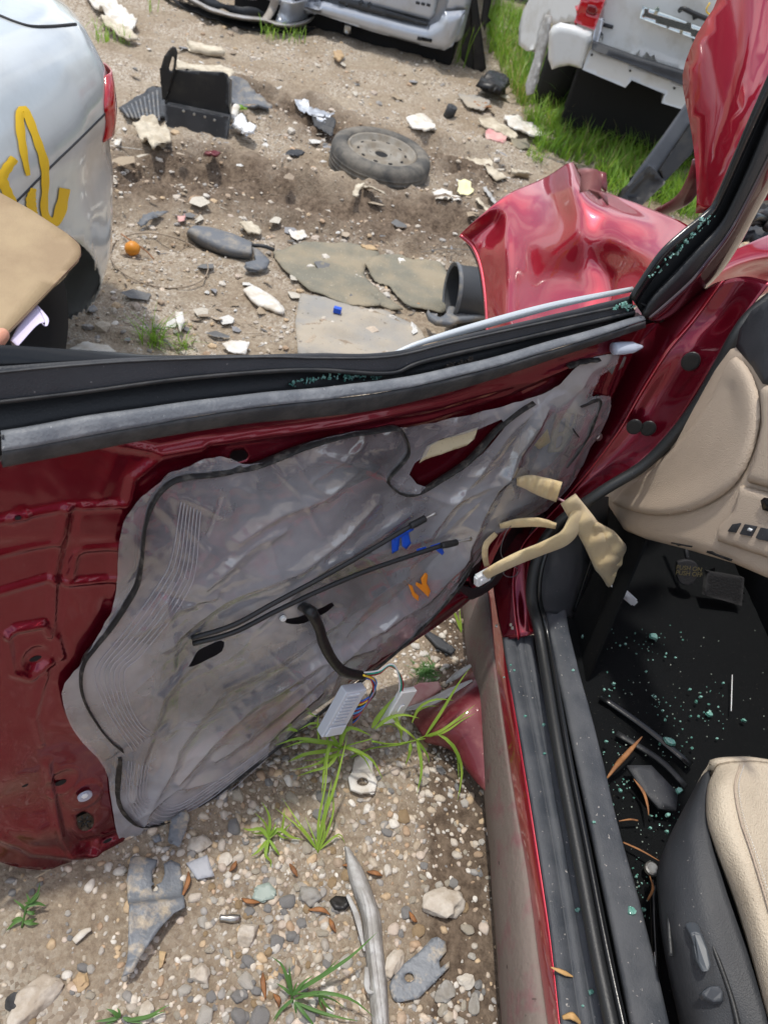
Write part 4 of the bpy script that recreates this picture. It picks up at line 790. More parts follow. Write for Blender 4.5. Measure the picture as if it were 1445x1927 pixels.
b0 = [(1004, 1195), (1010, 1240), (1044, 1400), (1078, 1560), (1112, 1750), (1152, 1960)]; b1 = [(1030, 1180), (1040, 1240), (1074, 1400), (1108, 1560), (1148, 1750), (1190, 1960)]
rails('sill_channel', [[G(x, y, .28) for x, y in b0], [G(x, y, .262) for x, y in lerp(b0, b1, .4)], [G(x, y, .27) for x, y in lerp(b0, b1, .8)], [G(x, y, .30) for x, y in b1]], blk_gloss, red_car, n=60, t=.003, mlines=10)
tube('sill_seal', [G(x, y, .292) for x, y in lerp(b0, b1, .62)], .0075, blk, red_car, n=70, seg=10)
c0 = [(1016, 1050), (1012, 1110), (1028, 1180), (1042, 1250), (1074, 1400), (1108, 1560), (1148, 1750), (1190, 1960)]; c1 = [(1085, 1040), (1066, 1110), (1064, 1170), (1085, 1260), (1120, 1390), (1158, 1548), (1208, 1735), (1262, 1960)]
rails('sill_trim', [[G(x, y, z) for (x, y), z in zip(c0, (.40, .36, .31, .30, .30, .30, .30, .30))], [G(x, y, z) for (x, y), z in zip(lerp(c0, c1, .12), (.42, .38, .33, .32, .32, .32, .32, .32))], [G(x, y, z) for (x, y), z in zip(lerp(c0, c1, .9), (.42, .38, .33, .322, .322, .322, .322, .322))], [G(x, y, z) for (x, y), z in zip(c1, (.40, .36, .31, .31, .31, .31, .31, .31))], [G(x, y, z) + CB * .004 + np.array([0, 0, -.12]) for (x, y), z in zip(c1, (.40, .36, .31, .31, .31, .31, .31, .31))]], sill_plastic, red_car, n=70, t=.003, mlines=24, wob=.0007)
k0 = [(1040, 998, .46), (1018, 1040, .44), (1014, 1090, .42), (1020, 1150, .39)]; k1 = [(1120, 940, .52), (1100, 1000, .50), (1078, 1080, .46), (1066, 1160, .42)]; k2 = [(1145, 935, .58), (1140, 1000, .58), (1110, 1090, .52), (1075, 1165, .46)]
rails('kick_panel', [PSx(k0), PSx(k1), PSx(k2)], blk_plastic, red_car, n=30, t=.003, mlines=12)
tube('kick_rib', PSx([(1128, 1010, .5), (1110, 1060, .48), (1080, 1150, .44)]), .004, blk_gloss, red_car, n=16)
# ---- floor, firewall and cabin shell
sheet('carpet', GROUND, [(1055, 1160), (1085, 1260), (1130, 1430), (1180, 1640), (1220, 1790), (1262, 1980), (1700, 1980), (1750, 1500), (1650, 1000), (1130, 900), (1080, 1040)], carpet, red_car, step=.02, off=.175, t=.01, h=lambda X, Y: .010 * fb2(X, Y, .012, 5))
def quad(name, P, mat, **k): return mesh(name, P, [(0, 1, 2, 3)], mat, red_car, smooth=False, **k)
thick(quad('firewall', [car(.92, .26, .1), car(.92, 1.7, .1), car(.92, 1.7, .74), car(.92, .26, .74)], carpet), .01)
thick(quad('kick_wall', [car(.35, .24, .15), car(.92, .26, .15), car(.92, .26, .70), car(.50, .25, .70)], carpet), .006, 1)
thick(quad('floor_pan', [car(-1.6, .2, .15), car(.98, .2, .15), car(.98, 1.75, .15), car(-1.6, 1.75, .15)], dark), .01)
thick(quad('far_door_panel', [car(-1.6, 1.68, .15), car(.98, 1.68, .15), car(.98, 1.68, .92), car(-1.6, 1.68, .92)], beige), .03)
tunnel = rails('centre_tunnel', [[car(-.6, .78, .17), car(.9, .78, .17)], [car(-.6, .80, .42), car(.9, .80, .50)], [car(-.6, .98, .42), car(.9, .98, .50)], [car(-.6, 1.0, .17), car(.9, 1.0, .17)]], blk_plastic, red_car, n=10, t=.004)
rf = [[car(.10, .24, 1.30), car(-.6, .18, 1.37), car(-1.6, .2, 1.33)], [car(.16, .34, 1.345), car(-.6, .28, 1.41), car(-1.6, .3, 1.37)], [car(.22, .95, 1.38), car(-.6, .95, 1.45), car(-1.6, .95, 1.40)], [car(.16, 1.56, 1.345), car(-.6, 1.62, 1.41), car(-1.6, 1.6, 1.37)], [car(.10, 1.66, 1.30), car(-.6, 1.72, 1.37), car(-1.6, 1.7, 1.33)]]
rails('roof', rf, red_out, red_car, n=24, t=.03, mlines=20)
tube('roof_pillar', [car(.10, 1.66, 1.30), car(.98, 1.55, .95)], .03, red_out, red_car, n=8)
tube('roof_pillar', [car(-.75, 1.70, 1.35), car(-.70, 1.72, .9)], .035, red_out, red_car, n=8)
rails('rear_body', [[car(-.62, .02, .22), car(-.60, .0, .55), car(-.66, .02, .92), car(-.78, .16, 1.34)], [car(-1.6, .02, .22), car(-1.6, .0, .55), car(-1.6, .02, .92), car(-1.6, .16, 1.34)]], red_out, red_car, n=20, t=.02, mlines=8)

# ---- dashboard
dash_c = PW(.245)
def dome(poly, amp, w): 
    def f(X, Y): e = pdist(X, Y, list(poly) + [poly[0]]); q = np.clip(e / w, 0, 1); return amp * (np.sqrt(1 - (1 - q) ** 2))
    return f
dp = [(1134, 930), (1150, 915), (1215, 878), (1275, 815), (1320, 752), (1354, 694), (1384, 654), (1440, 640), (1520, 650), (1560, 900), (1540, 1130), (1445, 1088), (1380, 1060), (1300, 1036), (1215, 1014), (1180, 1000)]
dash = sheet('dashboard_side', dash_c, dp, beige, red_car, step=.007, t=.004, h=dome(dp, .022, 26), label='beige lower dashboard')
ep = [(1150, 946), (1180, 912), (1225, 884), (1285, 822), (1330, 760), (1362, 702), (1382, 672), (1402, 684), (1424, 730), (1430, 790), (1410, 866), (1375, 920), (1315, 956), (1250, 970), (1190, 962)]
def cover_h(X, Y):
    ip = smooth_px([(1165, 938), (1240, 886), (1300, 820), (1345, 752), (1376, 722), (1394, 750), (1396, 800), (1376, 850), (1340, 896), (1285, 930), (1220, 944)], 60); ip = list(map(tuple, ip))
    e = pdist(X, Y, ip + [ip[0]]) * np.where(inside(X, Y, ip), 1, -1); return dome(list(map(tuple, smooth_px(ep, 80))), .010, 14)(X, Y) - .007 / (1 + np.exp(-e / 9.))
sheet('side_cover', dash_c, ep, beige, red_car, step=.0045, off=.026, t=.006, h=cover_h, soft=60, label='oval beige end cover of the dashboard')
sheet('dashboard_top', dash_c, [(1384, 654), (1392, 620), (1420, 585), (1500, 545), (1560, 560), (1560, 740), (1445, 724), (1420, 690)], blk_plastic, red_car, step=.01, off=.02, t=.01, h=lambda X, Y: .01 * np.clip((X - 1384) / 60, 0, 1))
fp = dash_c
fd = [(1434, 735), (1448, 722), (1600, 760), (1600, 960), (1470, 925), (1408, 908), (1424, 868), (1438, 800)]
sheet('dashboard_face', fp, fd, beige, red_car, step=.007, off=.024, t=.006, h=dome(fd, .014, 18))
fd2 = [(1396, 912), (1460, 930), (1600, 975), (1600, 1100), (1445, 1050), (1350, 1018), (1355, 990), (1385, 960)]
sheet('switch_panel', fp, fd2, beige, red_car, step=.006, off=.024, t=.006, h=dome(fd2, .010, 12))
for pl in ([(1367, 1000), (1377, 986), (1391, 984), (1381, 1002)], [(1390, 1005), (1400, 986), (1421, 990), (1411, 1009)], [(1420, 1012), (1430, 992), (1450, 997), (1443, 1019)], [(1453, 1023), (1460, 999), (1490, 1008), (1480, 1034)]):
    sheet('dash_button', fp, pl, blk_plastic, red_car, step=.01, off=.0375, t=.008, bevel=.001)
sheet('button_symbol', fp, [(1405, 996), (1409, 993), (1415, 996), (1412, 1000), (1405, 999)], white_pl, red_car, step=.01, off=.039, t=.0006)
sheet('round_switch', fp, [(1430, 942), (1437, 936), (1470, 942), (1470, 968), (1434, 960)], blk_gloss, red_car, step=.01, off=.039, t=.008)
for pl in ([(1262, 1020), (1300, 1027), (1298, 1030), (1262, 1023)], [(1330, 1036), (1375, 1052), (1372, 1056), (1328, 1040)]): sheet('vent_slot', dash_c, pl, dark, red_car, step=.01, off=.032, t=.003)
# ---- pedals
pp = Plane(car(.72, .5, .35), -CA * .85 + np.array([0, 0, .5]))
pedp = [(1275, 1058), (1290, 1054), (1308, 1058), (1314, 1072), (1310, 1090), (1296, 1102), (1280, 1098), (1273, 1080)]
ped = sheet('parking_brake_pedal', pp, pedp, M('pedal rubber', (.022, .022, .024), .7, bump=.4, bscale=200), red_car, step=.006, t=.012, soft=24, bevel=.002)
tube('pedal_arm', [pp.hit(1294, 1056, -.01), pp.hit(1292, 1000, -.01) + CA * .08], .006, blk, red_car, n=6)
def text(name, body, plane, X, Y, size_px, mat, parent, off, rot=0):
    cu = bpy.data.curves.new(name, 'FONT'); cu.body = body; cu.align_x = 'CENTER'; cu.align_y = 'CENTER'; c = plane.hit(X, Y, off); s = np.linalg.norm(plane.hit(X, Y + size_px, off) - c); cu.size = s * 1.35; cu.extrude = .0002
    a = plane.hit(X + math.cos(rot) * 20, Y + math.sin(rot) * 20, off) - c; a /= np.linalg.norm(a); b = np.cross(plane.n, a); cu.materials.append(mat)
    tmp = bpy.data.objects.new(name + ' source', cu); COL.objects.link(tmp); bpy.context.view_layer.update(); me = bpy.data.meshes.new_from_object(tmp.evaluated_get(bpy.context.evaluated_depsgraph_get())); bpy.data.objects.remove(tmp)
    o = bpy.data.objects.new(name, me); COL.objects.link(o); o.parent = parent
    q = parent; base = Vector((0, 0, 0))
    while q: base = Vector(q['_base']) if q.get('_base') else base; q = q.parent
    if parent.type == 'EMPTY': o.matrix_parent_inverse = Matrix.Translation(-base)
    mtx = Matrix(((a[0], b[0], plane.n[0], c[0]), (a[1], b[1], plane.n[1], c[1]), (a[2], b[2], plane.n[2], c[2]), (0, 0, 0, 1)))
    o.matrix_basis = mtx; return o
pt = M('faded yellow print', (.12, .10, .045), .7)
text('pedal_lettering', 'PUSH ON', pp, 1296, 1070, 8.5, pt, red_car, .0012, .10); text('pedal_lettering', 'PUSH OFF', pp, 1296, 1080, 8.5, pt, red_car, .0012, .10)
sheet('brake_pedal', pp, [(1330, 1075), (1400, 1088), (1395, 1140), (1325, 1120)], M('dark pedal', (.014, .014, .015), .8, bump=.6, bscale=200), red_car, step=.01, off=.02, t=.014, bevel=.003)
# ---- seat
def Z(l): return [G(x, y, z) for x, y, z in l]
s0 = [(1300, 1500, .32), (1240, 1620, .30), (1238, 1700, .30), (1250, 1800, .29), (1285, 1960, .28)]
s1 = [(1312, 1470, .42), (1256, 1590, .42), (1252, 1690, .42), (1272, 1800, .41), (1315, 1960, .40)]
s2 = [(1322, 1458, .47), (1292, 1560, .47), (1305, 1680, .47), (1345, 1820, .46), (1400, 1960, .45)]
s3 = [(1336, 1446, .48), (1332, 1555, .49), (1362, 1665, .49), (1408, 1800, .48), (1455, 1960, .47)]
rails('seat_side_cover', [Z(s0), Z(s1), Z(s2), Z(s3)], blk_plastic, red_car, n=50, t=.004, mlines=26)
def seat_w(w_): return w_
q0 = [(1345, 1452, .49), (1330, 1480, .485), (1328, 1540, .485), (1345, 1600, .485), (1378, 1690, .48), (1412, 1800, .475), (1455, 1960, .47)]
q1 = [(1350, 1440, .515), (1338, 1478, .515), (1338, 1540, .515), (1358, 1600, .515), (1392, 1690, .51), (1428, 1800, .505), (1470, 1960, .50)]
q2 = [(1385, 1434, .53), (1372, 1470, .545), (1378, 1540, .545), (1398, 1600, .545), (1426, 1690, .54), (1460, 1800, .53), (1500, 1960, .52)]
q3 = [(1450, 1437, .53), (1455, 1480, .535), (1460, 1540, .53), (1470, 1600, .525), (1490, 1690, .52), (1510, 1800, .51), (1540, 1960, .50)]
q4 = [(1600, 1470, .52), (1620, 1520, .52), (1640, 1580, .51), (1660, 1640, .51), (1680, 1720, .50), (1700, 1820, .50), (1720, 1960, .49)]
rails('seat_cushion', [Z(q0), Z(q1), Z(q2), Z(q3), Z(q4)], beige_seat, red_car, n=50, t=.01, mlines=30)
rails('seat_front', [[p - np.array([0, 0, .16]) - CA * .03 for p in Z([(1345, 1452, .49), (1350, 1440, .515), (1385, 1434, .53), (1450, 1437, .53), (1600, 1470, .52)])], [p - np.array([0, 0, .03]) + CA * .012 for p in Z([(1345, 1452, .49), (1350, 1440, .515), (1385, 1434, .53), (1450, 1437, .53), (1600, 1470, .52)])], Z([(1345, 1452, .49), (1350, 1440, .515), (1385, 1434, .53), (1450, 1437, .53), (1600, 1470, .52)])], beige_seat, red_car, n=30, t=.004, mlines=8)
st = [(1392, 1440, .537), (1382, 1480, .549), (1392, 1540, .549), (1412, 1600, .549), (1440, 1690, .544), (1472, 1800, .535)]
tube('seat_seam', Z(st), .0016, beige, red_car, n=40, seg=6)
parts = [tube_data([p + CB * .006, p + CB * .006 + d], .0008, 4) for p, d in [(a, (b - a) * .55) for a, b in zip(catmull(Z(st), 70)[:-1], catmull(Z(st), 70)[1:])]]
V, F = merge([(np.array(v) + np.array([0, 0, .0015]), f) for v, f in parts]); mesh('seat_stitching', V, F, paper, red_car)
thick(quad('seat_base', [car(-.8, .36, .32), car(.05, .36, .32), car(.05, .75, .32), car(-.8, .75, .32)], dark), .1)
rec = [(1262, 1800, .405), (1258, 1730, .41), (1268, 1690, .42), (1290, 1690, .445), (1318, 1730, .455), (1348, 1800, .46), (1376, 1880, .455), (1395, 1960, .45)]
tube('cover_groove', Z([(x, y, z + .004) for x, y, z in rec]), .004, blk, red_car, n=50, seg=8)
def knob(P4, mat=blk_plastic, h=.014, name='seat_switch'):
    c = [G(*p) for p in P4]; n_ = np.cross(c[1] - c[0], c[2] - c[0]); n_ /= np.linalg.norm(n_); n_ = n_ if n_ @ (EYE - c[0]) > 0 else -n_; m = sum(c) / len(c)
    V = [p for p in c] + [m + (p - m) * .82 + n_ * h for p in c]; k = len(c); F = [tuple(range(k, 2 * k))] + [(i, (i + 1) % k, k + (i + 1) % k, k + i) for i in range(k)] + [tuple(range(k))[::-1]]
    o = mesh(name, V, F, mat, red_car, smooth=False); b = o.modifiers.new('bevel', 'BEVEL'); b.width = .003; b.segments = 3; return o
knob([(1286, 1738, .455), (1296, 1733, .46), (1312, 1736, .462), (1326, 1770, .462), (1334, 1808, .462), (1328, 1822, .46), (1314, 1824, .455), (1302, 1800, .45), (1296, 1765, .45)], M('switch plastic', (.06, .07, .082), .42), .02)
knob([(1312, 1872, .45), (1330, 1856, .455), (1352, 1855, .46), (1361, 1870, .46), (1360, 1890, .455), (1340, 1892, .45), (1318, 1884, .445)], M('switch plastic', (.045, .052, .062), .45), .012)
# seat rail hardware and floor clutter inside the car
tube('seat_rail', Z([(1228, 1660, .20), (1232, 1760, .20), (1238, 1880, .20)]), .008, blk_gloss, red_car, n=10)
tube('seat_rail', Z([(1130, 1310, .185), (1215, 1370, .19), (1300, 1440, .195)]), .010, blk_gloss, red_car, n=10, flat=.5)
tube('seat_rail', Z([(1160, 1380, .185), (1240, 1430, .19), (1290, 1480, .195)]), .008, blk, red_car, n=10, flat=.5)
sheet('fallen_trim', GROUND, [(1180, 1440), (1225, 1440), (1275, 1492), (1272, 1525), (1240, 1520), (1205, 1480)], blk_plastic, red_car, step=.015, off=.215, t=.008, label='grey plastic trim piece loose on the carpet')
disc('seat_bolt', 1224, 1636, .014, steel, red_car, plane=GROUND, off=.20, t=.008)

# ---- front wing, bonnet, cowl
w_a = [(1196, 600, .80), (1120, 610, .62), (1010, 625, .46), (925, 640, .30)]
wing_lines = [
    [(918, 625, .48), (914, 560, .54), (905, 500, .59), (890, 462, .62), (866, 440, .64)],
    [(950, 625, .54), (950, 540, .61), (940, 470, .67), (930, 425, .69), (905, 405, .71)],
    [(1010, 615, .60), (1012, 540, .67), (1000, 460, .735), (975, 400, .76), (955, 366, .77)],
    [(1090, 600, .68), (1100, 520, .75), (1072, 445, .81), (1040, 380, .82), (1018, 338, .80)],
    [(1150, 588, .72), (1160, 510, .80), (1120, 430, .86), (1085, 365, .88), (1068, 312, .86)],
    [(1200, 575, .82), (1222, 500, .88), (1190, 425, .90), (1130, 378, .88), (1082, 318, .84)],
    [(1250, 545, .88), (1262, 485, .92), (1240, 425, .92), (1180, 388, .89), (1098, 340, .84)],
    [(1330, 500, .93), (1310, 460, .95), (1292, 424, .95), (1200, 384, .90), (1112, 352, .84)]]
def wing_bump(Ls):
    return Ls
wl = [P3(l) for l in wing_lines]
wing = rails('front_wing', wl, red_out, red_car, n=70, t=.0012, mlines=90, label='crumpled red front wing bent outwards')
me = wing.data; V = np.array([v.co[:] for v in me.vertices]); X, Y = proj(V)
dent = -.030 * np.exp(-((X - 1000) / 42) ** 2 - ((Y - 480) / 60) ** 2) + .022 * np.exp(-(pdist(X, Y, [(1070, 315), (1082, 420), (1100, 520)]) / 22) ** 2) - .024 * np.exp(-(pdist(X, Y, [(1130, 420), (1160, 560)]) / 26) ** 2) - .018 * np.exp(-((X - 1215) / 45) ** 2 - ((Y - 450) / 28) ** 2) + .015 * np.exp(-(pdist(X, Y, [(950, 405), (955, 500), (950, 600)]) / 10) ** 2)
dent += .004 * fb2(X, Y, .012, 3.3, 2)
dent *= .42; V[:, 2] += dent; V[:, 1] -= dent * .6; me.vertices.foreach_set('co', V.ravel()); me.update()
tube('wing_edge', [p - np.array([0, 0, .004]) for p in P3(wing_lines[0])], .006, red_out, red_car, n=30)
rails('wing_liner', [P3([(918, 630, .47), (908, 560, .52), (898, 500, .57), (880, 462, .60), (868, 446, .62)]), [p + np.array([.14, .10, -.12]) for p in P3([(918, 630, .47), (908, 560, .52), (898, 500, .57), (880, 462, .60), (868, 446, .62)])]], dark, red_car, n=20, t=.003)
# torn metal at the front tip
for pl, z in (([(1085, 320), (1100, 316), (1118, 330), (1128, 345), (1140, 372), (1146, 384), (1120, 372), (1108, 356), (1096, 350)], .84), ([(1120, 326), (1136, 334), (1145, 350), (1140, 362), (1126, 346)], .80)):
    sheet('torn_bracket', Plane((0, 0, z), (0, -.5, .8)), pl, red_dusty, red_car, step=.008, t=.002, h=lambda X, Y: .02 * fb2(X, Y, .05, 2))
hood = sheet('bonnet', Plane(car(1.25, .6, 1.3), -CA * .92 - CB * .25 + np.array([0, 0, .28])), [(1352, -160), (1340, 0), (1310, 55), (1290, 105), (1283, 140), (1286, 185), (1296, 250), (1303, 320), (1305, 380), (1306, 412), (1345, 385), (1500, 360), (1900, 300), (1900, -160)], red_out, red_car, step=.025, t=.02, h=lambda X, Y: .10 * np.clip((X - 1285) / 110, 0, 1) ** .5 - .02 * np.exp(-((X - 1395 + (Y - 200) * .35) / 25) ** 2), soft=90, label='raised red bonnet')
thick_bay = [((1300, 420, .88), (1345, 405, .88)), ]
for pl, z, mt in (([(1380, 400), (1560, 380), (1560, 460), (1388, 442)], .90, blk_plastic), ([(1300, 470), (1420, 440), (1600, 420), (1600, 360), (1330, 400), (1290, 430)], .84, dark)):
    sheet('engine_bay', Plane((0, 0, z), (0, 0, 1)), pl, mt, red_car, step=.02, t=.02, h=lambda X, Y: .03 * fb2(X, Y, .06, 2))
for i in range(5): tube('engine_hose', [G(1385 + i * 14, 425 + 6 * math.sin(i * 2), .93), G(1400 + i * 16, 405 + 8 * math.cos(i), .96), G(1440 + i * 14, 415, .93)], .011, blk_gloss if i % 2 else blk_plastic, red_car, n=14)
tube('wing_stay', P3([(1240, 400, .86), (1285, 375, .93), (1310, 330, 1.02), (1318, 300, 1.06)]), [.022, .026, .022, .02], red_dusty, red_car, n=14, flat=.5)
cw = [[(1318, 520, .93), (1345, 492, .95), (1400, 462, .97), (1470, 432, .98)], [(1316, 535, .93), (1350, 512, .94), (1410, 490, .95), (1480, 474, .96)], [(1310, 560, .90), (1350, 545, .90), (1410, 515, .90), (1490, 495, .92)], [(1300, 600, .86), (1345, 600, .84), (1400, 570, .84), (1490, 530, .85)]]
rails('cowl_side', [P3(l) for l in cw], red_out, red_car, n=40, t=.002, mlines=24)
tube('torn_leaf', [D(1232, 600, .01), D(1240, 592, .014), D(1250, 596, .01)], [.002, .008, .002], leaf_brown, red_car, n=8, flat=.3)

# ================================================================== VEHICLES BEHIND
from mathutils.bvhtree import BVHTree
def bvh_of(o):
    me = o.data; return BVHTree.FromPolygons([v.co.copy() for v in me.vertices], [tuple(p.vertices) for p in me.polygons])
def on_surface(bv, X, Y, off=.003):
    h = bv.ray_cast(Vector(EYE), Vector(ray(X, Y)).normalized())
    if h[0] is None: return None
    n = h[1] if h[1].dot(Vector(ray(X, Y))) < 0 else -h[1]; return np.array(h[0] + n * off)
# ---- pale sedan at the left
sedan = thing('white_sedan', 'pale silver white sedan with yellow spray paint scrawl on its rear quarter', 'car', (-1.9, .8, 0))
def srail(z, xs, side): return [(x, y, z) for x, y in xs]
SR = [(.12, [(-1.06, -1.6), (-1.03, .4), (-1.02, 1.7), (-1.06, 1.88), (-1.12, 2.0), (-1.40, 2.22), (-1.95, 2.34)]),
      (.30, [(-1.02, -1.6), (-1.00, .4), (-.995, 1.7), (-1.01, 1.98), (-1.09, 2.2), (-1.36, 2.42), (-1.95, 2.50)]),
      (.48, [(-1.00, -1.6), (-.99, .4), (-1.00, 1.7), (-1.03, 2.05), (-1.12, 2.33), (-1.38, 2.50), (-1.95, 2.57)]),
      (.60, [(-1.00, -1.6), (-1.00, .4), (-1.01, 1.7), (-1.04, 2.05), (-1.12, 2.33), (-1.36, 2.52), (-1.95, 2.60)]),
      (.74, [(-1.02, -1.6), (-1.02, .4), (-1.01, 1.7), (-1.02, 2.04), (-1.08, 2.28), (-1.32, 2.50), (-1.95, 2.58)]),
      (.85, [(-1.07, -1.6), (-1.07, .4), (-1.05, 1.7), (-1.05, 2.05), (-1.10, 2.26), (-1.34, 2.47), (-1.95, 2.55)]),
      (.935, [(-1.15, -1.6), (-1.15, .4), (-1.12, 1.7), (-1.12, 2.02), (-1.17, 2.24), (-1.38, 2.42), (-1.95, 2.50)]),
      (.965, [(-1.30, -1.6), (-1.30, .4), (-1.28, 1.7), (-1.28, 1.98), (-1.32, 2.12), (-1.48, 2.28), (-1.95, 2.36)]),
      (.985, [(-1.95, -1.6), (-1.95, .4), (-1.95, 1.5), (-1.95, 1.7), (-1.95, 1.8), (-1.95, 1.9), (-1.95, 1.95)])]
def half(mir):
    Ls = np.array([catmull([((x if not mir else -3.9 - x), y, z) for x, y in l], 340) for z, l in SR]); n = 340; m = 90
    Ls = np.array([catmull(Ls[:, i], m) for i in range(n)]); return Ls
def sedan_side(mir):
    A3 = half(mir); n, m = A3.shape[:2]; V = A3.reshape(-1, 3).copy(); cy, cz, r = 1.62, .17, .405
    q = np.hypot(V[:, 1] - cy, V[:, 2] - cz); sel = (np.abs(q - r) < .012) & (V[:, 2] > .1) & (np.abs(V[:, 0] + 1.95) > .6); s = r / q[sel]
    V[sel, 1] = cy + (V[sel, 1] - cy) * s; V[sel, 2] = cz + (V[sel, 2] - cz) * s
    q = np.hypot(V[:, 1] - cy, V[:, 2] - cz); F = []
    for i in range(n - 1):
        for j in range(m - 1):
            f = (i * m + j, (i + 1) * m + j, (i + 1) * m + j + 1, i * m + j + 1)
            if np.mean(q[list(f)]) < r - .002 and V[f[0], 2] < .7: continue
            F.append(f)
    return V, F
V, F = sedan_side(False); body = mesh('body_side', V, F, white_paint, sedan); sb = bvh_of(body); thick(body, .004)
V, F = sedan_side(True); thick(mesh('body_side', V, F, white_paint, sedan), .004)
mesh('underbody', *box_data((-1.95, .1, .2), 1.6, 3.6, .14), dark, sedan, smooth=False)
mesh('wheel_well', *box_data((-1.45, 1.60, .33), .5, .84, .46), dark, sedan, smooth=False)
def lathe(name, prof, c, ax, mat, parent=None, seg=48, **k):
    ax = np.array(ax, float); ax /= np.linalg.norm(ax); u = np.cross(ax, [.3, .9, .2]); u /= np.linalg.norm(u); v = np.cross(ax, u); V = []; c = np.array(c, float)
    for h, r in prof: V += [c + ax * h + (u * math.cos(a) + v * math.sin(a)) * r for a in np.linspace(0, 2 * math.pi, seg + 1)[:-1]]
    F = [(j * seg + i, j * seg + (i + 1) % seg, (j + 1) * seg + (i + 1) % seg, (j + 1) * seg + i) for j in range(len(prof) - 1) for i in range(seg)]
    return mesh(name, V, F, mat, parent, **k)
for x, s in ((-1.16, 1), (-2.74, -1)):
    w = lathe('wheel', [(-.08, .17), (-.09, .2), (-.10, .28), (-.08, .31), (.08, .31), (.10, .28), (.09, .2), (.02, .16), (.03, .02)], (x, 1.60, .29), (s, 0, 0), M('black tyre', (.015, .015, .016), .85), sedan)
# cabin
cab = [[(-1.28, 1.25, .96), (-1.38, .85, 1.18), (-1.46, .5, 1.36), (-1.50, -.9, 1.40), (-1.50, -1.6, 1.38)], [(-1.24, 1.25, .95), (-1.24, .85, .955), (-1.24, .5, .96), (-1.24, -.9, .96), (-1.24, -1.6, .96)]]
sg = M('dark car window glass', (.02, .025, .03), .05, coat=1.0)
rails('side_window', cab, sg, sedan, n=30, t=.004, mlines=6)
rails('side_window', [[(-3.9 - x, y, z) for x, y, z in l] for l in cab], sg, sedan, n=30, t=.004, mlines=6)
rails('rear_window', [[(-1.30, 1.27, .97), (-1.95, 1.42, .98), (-2.60, 1.27, .97)], [(-1.46, .5, 1.36), (-1.95, .6, 1.40), (-2.44, .5, 1.36)]], sg, sedan, n=20, t=.004, mlines=6)
rails('car_roof', [[(-1.46, .5, 1.36), (-1.50, -.9, 1.40), (-1.50, -1.6, 1.38)], [(-1.95, .58, 1.41), (-1.95, -.9, 1.45), (-1.95, -1.6, 1.43)], [(-2.44, .5, 1.36), (-2.40, -.9, 1.40), (-2.40, -1.6, 1.38)]], white_paint, sedan, n=20, t=.01, mlines=10)
tube('roof_pillar', [(-1.25, 1.32, .95), (-1.39, .85, 1.17), (-1.47, .5, 1.36)], .035, white_paint, sedan, n=12); tube('roof_pillar', [(-2.65, 1.32, .95), (-2.51, .85, 1.17), (-2.43, .5, 1.36)], .035, white_paint, sedan, n=12)
def surf_line(bv, pts, n, off): return [q for q in (on_surface(bv, x, y, off) for x, y in catmull(pts, n)) if q is not None]
seam = M('panel gap', (.03, .03, .032), .7)
for pts in ([(198, 214), (150, 262), (104, 306), (70, 340), (30, 380), (-30, 430)], [(0, 30), (30, 42), (60, 50), (100, 50), (143, 46)]):
    q = surf_line(sb, pts, 40, .0005)
    if len(q) > 4: tube('panel_gap', q, .0028 if pts[0][0] else .0045, seam, sedan, n=0, seg=5)
def stroke(bv, pts, wpx, mat, parent, name='sprayed_stroke', off=.0045, n=46):
    C2 = catmull(pts, n); T = np.gradient(C2, axis=0); T /= np.linalg.norm(T, axis=1)[:, None]; N_ = np.stack([-T[:, 1], T[:, 0]], -1); V = []; ok = True
    wid = np.interp(np.linspace(0, 1, n), np.linspace(0, 1, len(wpx)), wpx) * (1 + .08 * np.sin(np.arange(n) * .9))
    for i in range(n):
        for s in (-.5, -.25, 0, .25, .5):
            x, y = C2[i] + N_[i] * s * wid[i]; q = on_surface(bv, x, y, off - .003 * abs(s))
            if q is None: q = V[-1] if V else np.zeros(3)
            V.append(q)
    F = [(i * 5 + j, i * 5 + j + 1, (i + 1) * 5 + j + 1, (i + 1) * 5 + j) for i in range(n - 1) for j in range(4)]
    return mesh(name, V, F, mat, parent)
stroke(sb, [(52, 330), (44, 290), (38, 250), (36, 222), (40, 208), (48, 212), (58, 235), (70, 268), (82, 306), (84, 350), (82, 392), (90, 416), (104, 416), (114, 390), (121, 354)], [8, 13, 16, 17, 17, 15, 15, 17, 15, 13, 15, 20, 22, 19], yellow, sedan, n=80)
stroke(sb, [(26, 298), (14, 314), (3, 334), (8, 352), (18, 372), (30, 395)], [17, 20, 20, 17, 15], yellow, sedan)
stroke(sb, [(62, 354), (57, 374), (60, 396), (68, 412)], [10, 19, 18, 10], yellow, sedan)
tl0 = [(198, 142, .86), (198, 172, .82), (197, 205, .77), (200, 235, .72), (211, 276, .66)]; tl1 = [(201, 142, .85), (211, 165, .81), (217, 198, .76), (219, 235, .70), (216, 272, .66)]
def near(P, off):
    q = sb.find_nearest(Vector(P)); n = q[1]; n = n if n.x > 0 else -n; return np.array(q[0] + n * off)
ta = [(lambda q: q if q is not None else near(G(x + 3, y, z), .003))(on_surface(sb, x - 1, y, .003)) for x, y, z in tl0]; tb = [near(a + np.array([-.0, .05, 0]), .016) for a in ta]
tcz = [near(a + np.array([-.02, .10, 0]), .012) for a in tb]; tdz = [near(a + np.array([-.02, .22, 0]), .002) for a in tb]
rails('tail_light', [ta, tb, tcz, tdz], tail_red, sedan, n=24, t=.004, mlines=14)
